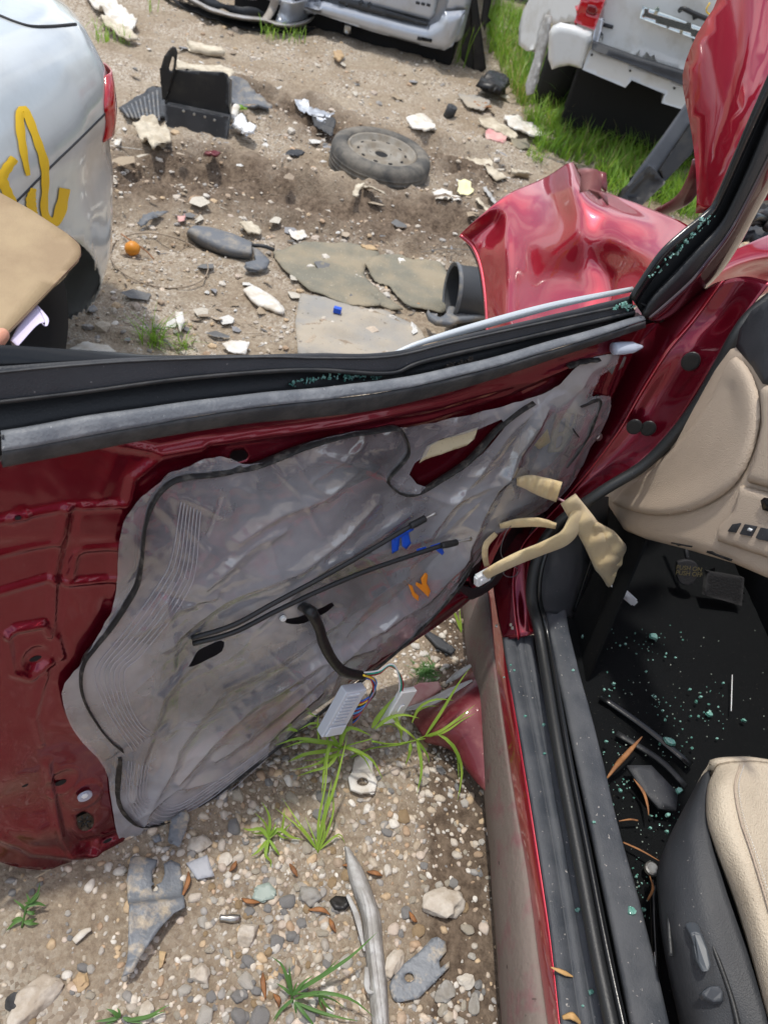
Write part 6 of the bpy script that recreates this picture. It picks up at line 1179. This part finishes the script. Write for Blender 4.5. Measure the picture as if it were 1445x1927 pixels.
# long black door trims standing up beside the van
bt = thing('black_trim', 'tall ribbed black trim leaning upright beside the silver van', 'trim', G(895, 135))
TP = Plane(G(897, 132), (.1, -1, .06))
for i, pl in enumerate(([(866, 108), (880, 128), (892, 132), (888, 60), (880, -60), (862, -60), (872, 20)], [(890, 134), (904, 138), (915, 130), (906, 60), (898, 0), (892, -60), (880, -60), (886, 40)], [(904, 40), (912, 60), (925, 0), (930, -60), (915, -60), (910, 0)])):
    sheet('trim_rail', TP, pl, bp, bt, step=.03, off=.02 * i, t=.05, bevel=.008)
# wrecked silver bumper at the top
wb = thing('wrecked_bumper', 'wrecked silver bumper cover lying at the top beside the van', 'bumper', G(490, 40))
rimp = [(335, -12), (372, 10), (400, 24), (450, 37), (500, 43), (520, 50), (548, 52), (578, 44), (602, 26), (622, 4), (632, -12)]
rails('bumper_rim', [P3([(x, y + 3, .0) for x, y in rimp]), P3([(x, y, .06) for x, y in rimp]), P3([(x, y - 5, .10) for x, y in rimp]), P3([(x, y - 10, .06) for x, y in rimp])], M('muddy silver', (.30, .27, .24), .5, .2, col2=(.45, .45, .46), nscale=10, nlo=.4, nhi=.6), wb, n=60, t=.004, mlines=12)
rails('bumper_mesh', [P3([(360, -4, .05), (400, 14, .05), (450, 27, .05), (500, 33, .05)]), P3([(380, -12, .10), (410, 2, .10), (455, 12, .10), (498, 18, .10)])], blk_plastic, wb, n=30, t=.003, wob=.02)
rails('bumper_skin', [P3([(518, 42, .06), (545, 45, .06), (575, 38, .06), (600, 22, .07), (620, -2, .08)]), P3([(525, 20, .12), (550, 26, .13), (575, 20, .14), (592, 6, .15), (605, -14, .16)]), P3([(530, 2, .22), (552, 6, .23), (572, 0, .24), (585, -10, .25), (596, -30, .26)])], silver, wb, n=40, t=.004, mlines=12)
rails('bumper_bar', [P3([(380, -30, .16), (430, -12, .16), (480, 0, .16), (520, -20, .2)]), P3([(385, -38, .2), (430, -22, .2), (480, -10, .2), (520, -34, .24)])], silver, wb, n=30, t=.01)
tube('bumper_strut', P3([(498, 40, .08), (512, 18, .12), (520, -8, .22)]), .03, M('muddy silver', (.30, .27, .24), .5), wb, n=10, flat=.5)
slab('shade_strip', 'dark strip painting the shade under the wrecked bumper', 'strip', [(300, -10), (340, 10), (420, 44), (500, 62), (560, 62), (600, 56), (500, 48), (430, 34), (350, 4)], dark, .006, z=.0)  # near-black strip along the rim in place of its ground shadow
# black bonnet support panel by the grass
BPn = Plane(G(1190, 372, .12), (.25, -.8, .35))
pn = thing('car_trim_piece', 'long charcoal plastic panel leaning from the grass up to the bonnet', 'panel', G(1200, 380))
charc = M('charcoal moulded plastic', (.045, .05, .06), .4, bump=.15, bscale=120, col2=(.07, .075, .085), nscale=5)
sheet('panel_face', BPn, [(1164, 376), (1195, 330), (1245, 262), (1290, 198), (1310, 170), (1318, 240), (1300, 290), (1262, 330), (1240, 352), (1222, 312), (1196, 345)], charc, pn, step=.02, t=.02, bevel=.005)
sheet('panel_box', BPn, [(1164, 376), (1224, 313), (1252, 344), (1206, 388), (1180, 392)], bp, pn, step=.02, off=.03, t=.05, bevel=.006, h=lambda X, Y: -.02 * np.clip(pdist(X, Y, [(1164, 376), (1224, 313), (1252, 344), (1206, 388), (1164, 376)]) / 8 - .6, 0, 1))
sheet('panel_rib', BPn, [(1240, 320), (1262, 288), (1300, 232), (1312, 250), (1300, 290), (1262, 330), (1248, 336)], bp, pn, step=.02, off=.02, t=.03, bevel=.005)
# grass tufts in the open yard
tuft('grass_tuft', 'bright grass tuft just beyond the door seal', 288, 646, 60, .12, .020, .005, grass_m, lean=(.3, 1.3))
tuft('grass_tuft', 'smaller grass tuft right of the one beyond the door seal', 342, 655, 34, .09, .018, .005, grass_m, lean=(.3, 1.3))
tuft('grass_tuft', 'sparse grass tuft at the top left beside the sedan', 192, 80, 26, .16, .04, .007, grass_m); tuft('grass_tuft', 'thin grass sprigs right of the top left tuft', 232, 82, 14, .12, .03, .007, grass_m)
tuft('grass_tuft', 'grass tuft under the wrecked bumper', 508, 68, 30, .14, .05, .008, grass_m); tuft('grass_tuft', 'grass tuft below the left end of the van', 556, 78, 24, .12, .05, .008, grass_m)
tuft('grass_tuft', 'dense small grass tuft above the tip of the red wing', 1006, 300, 60, .10, .03, .006, grass_m); tuft('grass_tuft', 'tall thin grass blades in front of the black trim', 862, 118, 16, .5, .05, .009, grass_m, lean=(.1, .6))
tuft('grass_tuft', 'single thin tall blade cluster beyond the crumpled sheet', 296, 24, 8, .22, .03, .007, grass_m)
for i, (x, y) in enumerate(((455, 208), (450, 214))): pass
slab('green_leaf', 'fresh green leaf beside the white tube', 'leaf', [(448, 200), (456, 202), (466, 212), (462, 220), (452, 214)], weed_m, .002, z=.03, warp=.01)

# ================================================================== FOREGROUND: weeds, metal scraps, driftwood
def leafy(pts, w, n=9, seg=1):
    """one grass leaf along px/height points"""
    P = catmull([G(x, y, z) for x, y, z in pts], n); T = np.gradient(P, axis=0); V = []; F = []
    for i in range(n):
        s = np.cross(T[i], EYE - P[i]); s /= np.linalg.norm(s) + 1e-9; t = i / (n - 1); ww = .9 * w * (1 - t ** 2.2) * min(1, .35 + t * 4); up = np.cross(s, T[i]); up /= np.linalg.norm(up) + 1e-9
        up = up if up[2] > 0 else -up
        V += [P[i] - s * ww / 2 + up * ww * .18, P[i], P[i] + s * ww / 2 + up * ww * .18]
        if i: b = (i - 1) * 3; F += [(b, b + 1, b + 4, b + 3), (b + 1, b + 2, b + 5, b + 4)]
    return V, F
def weed(name, label, base, leaves, stems=(), w=.008, mat=weed_m, cat='weed'):
    root = thing(name, label, cat, G(*base)); leaves = list(leaves)
    for q in list(leaves):
        pts = [p for p in q if not np.isscalar(p)]; ww = q[-1] if np.isscalar(q[-1]) else w
        if len(leaves) > 34: break
        jx, jy = rng.normal(0, 16), rng.normal(0, 12); k = rng.uniform(.5, .85); b0 = pts[0]
        leaves.append([(b0[0] + (p[0] - b0[0]) * k + jx * i / len(pts), b0[1] + (p[1] - b0[1]) * k + jy * i / len(pts), p[2] * k) for i, p in enumerate(pts)] + [ww * .75])
    V, F = merge([leafy(l[:-1] if np.isscalar(l[-1]) else l, l[-1] if np.isscalar(l[-1]) else w) for l in leaves]); mesh('leaves', V, F, mat, root, kind='stuff')
    if stems: V, F = merge([tube_data(catmull([G(*p) for p in s], 12), [.0022, .0012], 6) for s in stems]); mesh('stem', V, F, mat, root)
weed('tall_weed', 'tallest weed with upright stalk below the plastic sheet', (598, 1605, 0), [
    [(598, 1600, .0), (612, 1530, .06), (630, 1480, .10), (655, 1380, .17), .009], [(598, 1600, 0), (600, 1540, .05), (612, 1480, .1), (618, 1400, .15), .006], [(600, 1600, 0), (618, 1560, .03), (628, 1520, .06), (622, 1470, .08), .006],
    [(598, 1602, 0), (585, 1580, .02), (560, 1545, .04), (530, 1500, .05), .005], [(598, 1602, 0), (575, 1570, .03), (555, 1550, .05), (515, 1518, .05), .005], [(598, 1602, 0), (622, 1580, .02), (640, 1570, .02), (650, 1590, .0), .005]], [[(598, 1605, 0), (604, 1560, .03), (620, 1500, .08)]], .008)
weed('spreading_weed', 'broad spreading weed with pale yellow green leaves under the connectors', (640, 1420, .04), [
    [(640, 1400, .12), (600, 1395, .14), (560, 1390, .13), (515, 1404, .10), .010], [(638, 1410, .10), (600, 1415, .12), (570, 1420, .12), (540, 1435, .08), .010], [(640, 1410, .1), (620, 1440, .1), (590, 1450, .09), (556, 1462, .06), .008],
    [(636, 1400, .12), (610, 1370, .16), (590, 1360, .17), (560, 1375, .15), .009], [(600, 1395, .14), (598, 1360, .18), (600, 1345, .2), .006], [(640, 1405, .12), (650, 1375, .16), (665, 1370, .17), (700, 1385, .14), .010], [(640, 1405, .1), (665, 1410, .12), (700, 1430, .1), (722, 1470, .06), .008], [(700, 1370, .14), (715, 1345, .17), (735, 1320, .19), (745, 1310, .2), .012],
    [(705, 1372, .14), (730, 1352, .16), (760, 1345, .17), (790, 1352, .16), .009], [(735, 1345, .16), (755, 1370, .14), (755, 1390, .1), .006], [(640, 1408, .1), (622, 1400, .13), (612, 1440, .1), (605, 1500, .06), .010], [(612, 1350, .2), (616, 1385, .14), (618, 1430, .1), .006],
    [(560, 1350, .14), (575, 1340, .16), (598, 1350, .16), .008], [(650, 1420, .1), (620, 1425, .1), (590, 1440, .1), (545, 1450, .07), .006], [(560, 1376, .13), (540, 1372, .14), (508, 1392, .10), .008], [(742, 1360, .16), (770, 1380, .15), (790, 1400, .1), .006]], [[(640, 1440, 0), (640, 1410, .1), (700, 1390, .14)], [(700, 1395, .14), (740, 1400, .1), (800, 1390, .1)]])
weed('arching_grass', 'arching grass shoot crossing in front of the red bumper piece', (740, 1402, .06), [
    [(800, 1385, .10), (830, 1340, .16), (860, 1290, .22), (885, 1255, .26), .008], [(800, 1385, .1), (830, 1375, .14), (870, 1345, .18), (895, 1325, .2), .007], [(800, 1385, .1), (835, 1378, .14), (870, 1355, .18), (895, 1342, .2), .006], [(822, 1380, .13), (850, 1400, .12), (868, 1440, .08), (866, 1480, .04), (860, 1508, .01), .009], [(784, 1392, .1), (792, 1430, .07), (792, 1460, .05), (784, 1495, .02), .009], [(772, 1398, .1), (770, 1420, .08), (762, 1440, .05), .008],
    [(775, 1360, .12), (790, 1330, .16), (820, 1316, .18), (855, 1318, .16), .007], [(740, 1330, .16), (752, 1370, .12), (756, 1400, .06), .006]], [[(660, 1425, .02), (700, 1408, .05), (760, 1400, .09), (800, 1385, .1)]], .008)
weed('low_weed', 'low three pronged weed left of the tall stalk with one yellow leaf', (505, 1585, .01), [
    [(505, 1578, .02), (492, 1560, .03), (470, 1562, .03), (456, 1558, .02), .009], [(505, 1578, .02), (500, 1610, .02), (510, 1620, .01), (508, 1638, .0), .008], [(505, 1580, .02), (488, 1600, .02), (472, 1612, .01), .009], [(505, 1575, .02), (508, 1550, .04), (505, 1530, .06), (492, 1508, .08), .007], [(507, 1578, .02), (525, 1560, .03), (548, 1575, .02), (572, 1580, .01), .009], [(507, 1580, .02), (520, 1600, .02), (528, 1612, .0), .007], [(530, 1568, .02), (534, 1540, .05), (536, 1518, .07), .006], [(505, 1575, .02), (515, 1560, .04), (520, 1545, .05), .006]], [[(505, 1595, 0), (507, 1575, .02), (532, 1566, .02)]])
weed('low_weed', 'small dark green weed sprouting at the left edge of the gravel', (45, 1740, .0), [
    [(48, 1700, .03), (62, 1695, .04), (72, 1680, .05), (76, 1660, .07), .006], [(50, 1705, .03), (70, 1700, .03), (88, 1705, .02), .009], [(46, 1712, .02), (56, 1700, .03), (50, 1680, .04), .008], [(44, 1730, .01), (30, 1735, .01), (12, 1752, 0), .008], [(46, 1735, .01), (60, 1738, .01), (75, 1738, 0), .008], [(50, 1715, .02), (62, 1720, .02), (68, 1718, .01), .006]], [[(42, 1745, 0), (52, 1705, .03), (70, 1680, .05)]], mat=weed_dk)
weed('low_weed', 'weed clump at bottom centre left of the driftwood', (552, 1880, .0), [
    [(550, 1870, .02), (600, 1840, .05), (660, 1800, .08), (712, 1752, .11), .009], [(550, 1872, .02), (540, 1840, .05), (530, 1815, .06), (510, 1800, .07), .008], [(548, 1872, .02), (535, 1860, .03), (520, 1850, .02), .006], [(552, 1874, .02), (570, 1850, .04), (590, 1835, .05), .007], [(552, 1880, .02), (530, 1900, .01), (515, 1925, .0), .007], [(555, 1880, .02), (600, 1868, .05), (660, 1880, .05), (705, 1915, .03), .008], [(555, 1885, .02), (590, 1900, .02), (640, 1915, .02), (680, 1922, .01), .006], [(555, 1885, .02), (575, 1910, .02), (600, 1940, .0), .007], [(548, 1870, .02), (545, 1830, .05), (545, 1815, .06), .007], [(600, 1868, .04), (612, 1890, .03), (630, 1905, .01), .006]], [[(552, 1890, 0), (552, 1872, .02), (600, 1868, .05)]], mat=weed_dk)
weed('low_weed', 'weed sprig at the bottom edge right of the pale slab', (225, 1920, .0), [[(225, 1915, .01), (215, 1905, .02), (200, 1898, .02), .008], [(225, 1915, .01), (200, 1920, .01), (178, 1922, .01), .007], [(240, 1920, .01), (280, 1912, .02), (310, 1895, .03), (322, 1890, .03), .007], [(232, 1915, .01), (245, 1920, .01), (270, 1926, .01), .007]], mat=weed_dk)
weed('grass_shoot', 'green stem poking out beside the black oblong under the door', (868, 1190, .0), [[(868, 1190, .0), (858, 1160, .03), (848, 1140, .05), (840, 1120, .08), .008]])
def fg(name, label, cat, poly, mat, t=.003, z=.008, warp=.006, step=.006, holes=(), tilt=(0, 0), h=None, **k):
    P = np.mean([G(p[0], p[1]) for p in poly], 0); zz = gz(P[0], P[1]); pl = Plane((P[0], P[1], zz + z), (tilt[0], tilt[1], 1))
    sd = float(poly[0][0]) * .37
    return sheet(name, pl, poly, mat, None, step=step, t=t, h=lambda X, Y: warp * fb2(X, Y, .02, sd, 3) + (h(X, Y) if h else 0), holes=holes, label=label, cat=cat, **k)
fg('metal_bracket', 'torn muddy blue grey metal bracket standing out of the gravel', 'bracket', [(247, 1610), (255, 1606), (298, 1614), (296, 1626), (288, 1634), (288, 1655), (294, 1662), (306, 1656), (312, 1640), (310, 1622), (322, 1614), (340, 1622), (346, 1650), (346, 1712), (326, 1722), (300, 1752), (272, 1792), (250, 1830), (230, 1838), (240, 1806), (243, 1700), (240, 1650)], bracket_m, .003, z=.022, warp=.003, tilt=(.12, .1),
   h=lambda X, Y: .009 * np.tanh((Y - 1700 + (X - 240) * .12) / 4) * (Y < 1800) + .004 * np.exp(-(pdist(X, Y, [(346, 1712), (300, 1745), (270, 1785), (250, 1820)]) / 6) ** 2) - .004 * np.exp(-(pdist(X, Y, [(270, 1785), (282, 1740), (290, 1715), (310, 1708)]) / 3) ** 2), holes=[[(286, 1664), (292, 1660), (299, 1664), (298, 1672), (290, 1673)]])
fg('perforated_plate', 'dark notched metal plate with a round hole beside the driftwood', 'metal plate', [(737, 1842), (758, 1815), (790, 1790), (812, 1766), (822, 1763), (838, 1772), (840, 1790), (826, 1808), (828, 1822), (846, 1808), (845, 1820), (806, 1860), (788, 1878), (752, 1886), (738, 1878), (732, 1856)], bracket_m, .003, z=.012, warp=.002, tilt=(-.1, 0), holes=[[(770 + 9 * math.cos(a), 1839 + 9 * math.sin(a)) for a in np.linspace(0, 6.28, 13)[:-1]]])
fg('blue_shard', 'long blue grey shard sticking out below the plastic sheet', 'shard', [(322, 1540), (350, 1524), (357, 1534), (352, 1560), (338, 1595), (316, 1582)], bracket_m, .003, z=.02, warp=.002)
fg('blue_shard', 'small blue grey chip against the door edge', 'shard', [(285, 1575), (300, 1568), (305, 1582), (292, 1586)], bracket_m, .003, z=.012)
fg('slate_chip', 'ridged grey chip of slate below the blue grey shard', 'chip', [(351, 1624), (390, 1608), (398, 1632), (404, 1648), (372, 1654), (362, 1640)], M('grey slate', (.36, .37, .40), .6, bump=.8, bscale=50), .008, z=.012, warp=.003)
fg('sea_glass', 'flat green grey hexagonal chip of glass in the gravel', 'glass chip', [(474, 1690), (484, 1666), (506, 1660), (520, 1675), (516, 1690), (490, 1696)], M('frosted green glass', (.30, .36, .32), .35), .005, z=.010, warp=.001)
fg('tan_chip', 'small tan wood chip below the muddy bracket', 'wood chip', [(300, 1790), (313, 1792), (306, 1818), (300, 1822)], pm[2], .006, z=.008)
tube('metal_ferrule', P3([(414, 1727, .008), (432, 1728, .009), (452, 1728, .008)]), [.006, .0058, .0078, .0078, .0065], steel, n=10, label='short zinc bolt lying in the gravel', cat='bolt')
tube('pale_twig', P3([(140, 1772, .006), (158, 1755, .01), (172, 1748, .01)]), [.006, .007, .003], paper, n=10, flat=.5, label='pale broken twig in the soil left of the bracket', cat='twig')
dw = rails('driftwood', [P3([(648, 1592, .006), (652, 1640, .006), (664, 1680, .006), (680, 1730, .006), (688, 1800, .006), (694, 1860, .006), (702, 1940, .006)]), P3([(650, 1594, .02), (660, 1642, .03), (674, 1682, .032), (690, 1730, .034), (700, 1800, .034), (706, 1860, .034), (712, 1940, .034)]), P3([(655, 1594, .02), (675, 1640, .032), (692, 1682, .034), (706, 1730, .036), (716, 1800, .036), (724, 1860, .036), (728, 1940, .036)]), P3([(658, 1596, .004), (684, 1640, .004), (702, 1682, .004), (716, 1730, .004), (724, 1800, .004), (730, 1860, .004), (734, 1940, .004)])], wood, None, n=70, t=.004, mlines=16, wob=.003, label='long splintered silver grey stick at the bottom of the gravel', cat='stick')
for li, (pts, r) in enumerate((([(654, 1684, .016), (672, 1726, .03), (686, 1790, .03)], [.004, .006, .002]), ([(664, 1640, .03), (690, 1700, .038), (702, 1800, .038), (718, 1930, .038)], [.002, .005, .005, .004]), ([(690, 1820, .03), (692, 1862, .034), (704, 1868, .03)], [.004, .006, .002]))): tube('splinter', P3(pts), r, wood, None, n=20, flat=.5, label=('long thin splinter along the left side of the silver grey stick', 'ridge splinter running down the middle of the silver grey stick', 'short hooked splinter low on the silver grey stick')[li], cat='splinter')
fg('white_clip', 'white plastic clip plate with a round hole under the weeds', 'plastic clip', [(668, 1425), (684, 1416), (700, 1424), (702, 1448), (710, 1470), (706, 1488), (680, 1492), (660, 1484), (656, 1462), (664, 1448)], paper, .008, z=.02, warp=.004, holes=[[(683 + 11 * math.cos(a), 1470 + 9 * math.sin(a)) for a in np.linspace(0, 6.28, 13)[:-1]]])
fg('black_plastic_scrap', 'broken black plastic scrap left of the driftwood', 'plastic scrap', [(622, 1692), (632, 1684), (655, 1686), (660, 1700), (650, 1712), (630, 1708)], bp, .008, z=.012, warp=.01)
fg('black_oblong', 'black oblong rubber piece in the shade under the door', 'rubber piece', [(800, 1192), (808, 1188), (835, 1205), (858, 1222), (850, 1230), (822, 1216)], blk_plastic, .012, z=.014, warp=.002)
# piece of red bumper behind the sill
rails('bumper_fragment', [P3([(770, 1350, .03), (800, 1330, .06), (850, 1290, .08), (900, 1250, .10), (925, 1235, .11)]), P3([(790, 1375, .05), (830, 1365, .09), (870, 1340, .12), (905, 1320, .13), (940, 1310, .13)]), P3([(800, 1395, .03), (850, 1410, .05), (880, 1450, .06), (915, 1490, .07), (950, 1500, .07)])], red_dusty, None, n=30, t=.004, mlines=14, label='dirty red bumper fragment lying behind the sill', cat='bumper fragment')
fg('pink_fragment', 'faded pink plastic block on top of the red fragment', 'plastic block', [(762, 1300), (790, 1285), (825, 1282), (832, 1296), (800, 1316), (768, 1328)], pinkm, .02, z=.05, warp=.004)
tube('clear_strip', P3([(760, 1335, .06), (800, 1325, .08), (850, 1300, .1), (888, 1280, .12)]), [.004, .010, .010, .003], M('clear film strip', (.6, .6, .6), .2, alpha=.6), n=16, flat=.3, label='clear plastic strip across the red fragment', cat='film strip')
tube('pale_root', P3([(838, 1286, .08), (860, 1270, .1), (886, 1252, .12)]), [.003, .009, .004], wood, n=10, flat=.6, label='pale frayed fibre beside the sill above the red fragment', cat='fibre')
tuft('moss_clump', 'dark green moss clump under the door edge', 803, 1266, 220, .02, .014, .003, weed_dk, cat='moss', lean=(.5, 2.2))
# dry brown leaves in the gravel
LV = [((455, 1690), (490, 1698)), ((545, 1625), (560, 1650)), ((580, 1712), (622, 1722)), ((645, 1628), (672, 1640)), ((690, 1640), (720, 1648)), ((495, 1830), (500, 1880)), ((515, 1870), (525, 1895)), ((770, 1715), (785, 1735)), ((432, 1640), (445, 1620)), ((620, 1728), (632, 1755)), ((355, 1640), (342, 1690))]
for i, (a, b) in enumerate(LV):
    m_ = ((a[0] + b[0]) / 2 + rng.uniform(-6, 6), (a[1] + b[1]) / 2 + rng.uniform(-6, 6)); tube('dry_leaf', [gp(a[0], a[1], .006), gp(m_[0], m_[1], .014), gp(b[0], b[1], .005)], [.001, .005, .0045, .001], leaf_brown, None, n=12, seg=6, flat=.25, label='curled brown dry leaf lying in the gravel', cat='leaf', group='dry leaves in the gravel')

# ================================================================== GLASS AND LEAVES INSIDE THE RED CAR
GS = [(960, 1252, .291, 6), (967, 1262, .291, 5), (988, 1348, .291, 6), (1022, 1364, .29, 9), (1024, 1418, .292, 6), (1043, 1333, .30, 11), (1078, 1262, .322, 7), (1117, 1548, .322, 8), (1187, 1716, .322, 22), (1086, 1712, .292, 10), (1106, 1736, .285, 6), (1112, 1868, .292, 12), (1096, 1893, .292, 6), (1140, 1920, .285, 6), (948, 1275, .291, 4), (1176, 1212, .19, 5), (1097, 1198, .20, 9), (1106, 1232, .2, 7), (1166, 1215, .19, 5), (1154, 1287, .19, 9), (1136, 1298, .19, 6), (1229, 1198, .19, 16), (1140, 1171, .19, 4), (1232, 1312, .19, 7), (1246, 1338, .19, 7), (1297, 1298, .19, 8), (1318, 1312, .19, 7), (1332, 1344, .19, 17), (1398, 1356, .19, 10), (1258, 1396, .2, 24), (1276, 1488, .225, 16), (1255, 1534, .22, 13), (1254, 1565, .21, 8), (1222, 1558, .21, 8), (1210, 1712, .21, 12), (1196, 1650, .21, 6), (1140, 1396, .2, 8), (1300, 1388, .19, 5), (1348, 1390, .19, 6), (1360, 1286, .19, 6), (1208, 1452, .21, 6), (1166, 1488, .2, 9), (1253, 1230, .19, 4), (1270, 1238, .19, 5), (1215, 1264, .19, 5)]
for i, (x, y, z, w) in enumerate(GS):
    P = G(x, y, z); d = (P - EYE) @ FW; r = w / 2 / FPX * d; k = 7; a0_ = rng.uniform(0, 6); an = np.linspace(0, 6.28, k + 1)[:-1] + a0_; rr = r * rng.uniform(.65, 1.2, k); asp = rng.uniform(.55, 1)
    V = [P + np.array([math.cos(a) * q, math.sin(a) * q * asp, -.001]) for a, q in zip(an, rr)] + [P + np.array([math.cos(a) * q * .85, math.sin(a) * q * asp * .85, min(r * .7, .005) + rng.uniform(-.0008, .0008)]) for a, q in zip(an, rr)]
    F = [tuple(range(k, 2 * k))] + [(j, (j + 1) % k, k + (j + 1) % k, k + j) for j in range(k)] + [tuple(range(k))[::-1]]
    where = 'black sill trim' if z > .25 else 'dark carpet'
    size = 'largest' if w >= 22 else ('broad' if w > 9 else 'small')
    mesh('glass_shard', V, F, glassm, None, smooth=False, label=f'{size} green shard of broken window glass on the {where}', cat='glass shard', group=f'green glass shards on the {where}')
def carpet_crumbs():
    parts = []
    for i in range(170):
        X, Y = rng.uniform(1090, 1440), rng.uniform(1180, 1560)
        if i % 3 == 0: X, Y = rng.uniform(1120, 1240), rng.uniform(1400, 1760)
        P = G(X, Y, .185 + .006 * rng.random()); r = float(rng.uniform(.0006, .0022)); parts.append((box_data(P, r, r, r, np.linalg.qr(rng.normal(size=(3, 3)))[0])))
    V, F = merge(parts); mesh('glass_crumbs', V, F, M('pale crumbs', (.35, .42, .36), .4), None, smooth=False, kind='stuff', label='pale grit sprinkled on the dark carpet')
    parts = []
    cl = [(1130, 1190), (1230, 1205), (1170, 1290), (1250, 1340), (1310, 1310), (1270, 1400), (1180, 1480), (1255, 1540), (1205, 1700), (1195, 1640), (1340, 1340), (1150, 1420)]
    for i in range(210):
        c_ = cl[rng.integers(len(cl))]; X, Y = c_[0] + rng.normal(0, 20), c_[1] + rng.normal(0, 18); r = float(rng.lognormal(math.log(.0022), .45)); P = G(X, Y, .19); parts.append((box_data(P, r, r * rng.uniform(.5, 1), r * .7, np.linalg.qr(rng.normal(size=(3, 3)))[0])))
    V, F = merge(parts); mesh('glass_crumbs', V, F, glassm, None, smooth=False, kind='stuff', label='tiny glass crumbs and grit sprinkled on the dark carpet')
carpet_crumbs()
for lab, pts, rr in (('long curled brown leaf at the front of the seat well', [(1208, 1386, .24), (1180, 1418, .24), (1160, 1440, .22), (1142, 1464, .21)], [.001, .005, .006, .002]), ('thin curved brown leaf between sill and seat', [(1192, 1466, .22), (1210, 1490, .22), (1218, 1516, .22), (1220, 1534, .22)], [.001, .004, .003, .001]), ('reddish straw lying across the carpet behind the leaf', [(1164, 1545, .2), (1185, 1542, .205), (1200, 1544, .2)], [.001, .002, .002]), ('orange brown strip beside the seat bolt', [(1222, 1648, .22), (1228, 1672, .23), (1218, 1694, .22)], [.001, .003, .002]), ('brown stem running under the seat edge', [(1172, 1585, .2), (1205, 1600, .21), (1240, 1620, .21)], [.002, .002, .001]), ('dry tan leaf lying across the scuffed sill plate', [(1036, 1820, .293), (1055, 1828, .298), (1078, 1838, .293)], [.001, .0035, .004, .001]), ('curled tan leaf at the bottom of the sill plate', [(1058, 1915, .29), (1076, 1912, .30), (1092, 1925, .29)], [.003, .006, .003])):
    tube('dry_leaf', P3(pts), rr, leaf_brown if 'tan' not in lab else M('tan leaf', (.50, .30, .12), .7), None, n=16, seg=6, flat=.3, label=lab, cat='leaf')
tube('white_stick', P3([(1377, 1270, .20), (1375, 1338, .20)]), .0012, white_pl, None, n=4, seg=6, label='thin white stick on the dark carpet', cat='stick')
tube('white_stick', P3([(1231, 1792, .22), (1233, 1832, .22)]), .0012, white_pl, None, n=4, seg=6, label='thin white stick between the seat and the sill', cat='stick')

for o in bpy.data.objects:
    if o.parent is None and o.get('category') and not o.get('kind'): o['kind'] = 'thing'
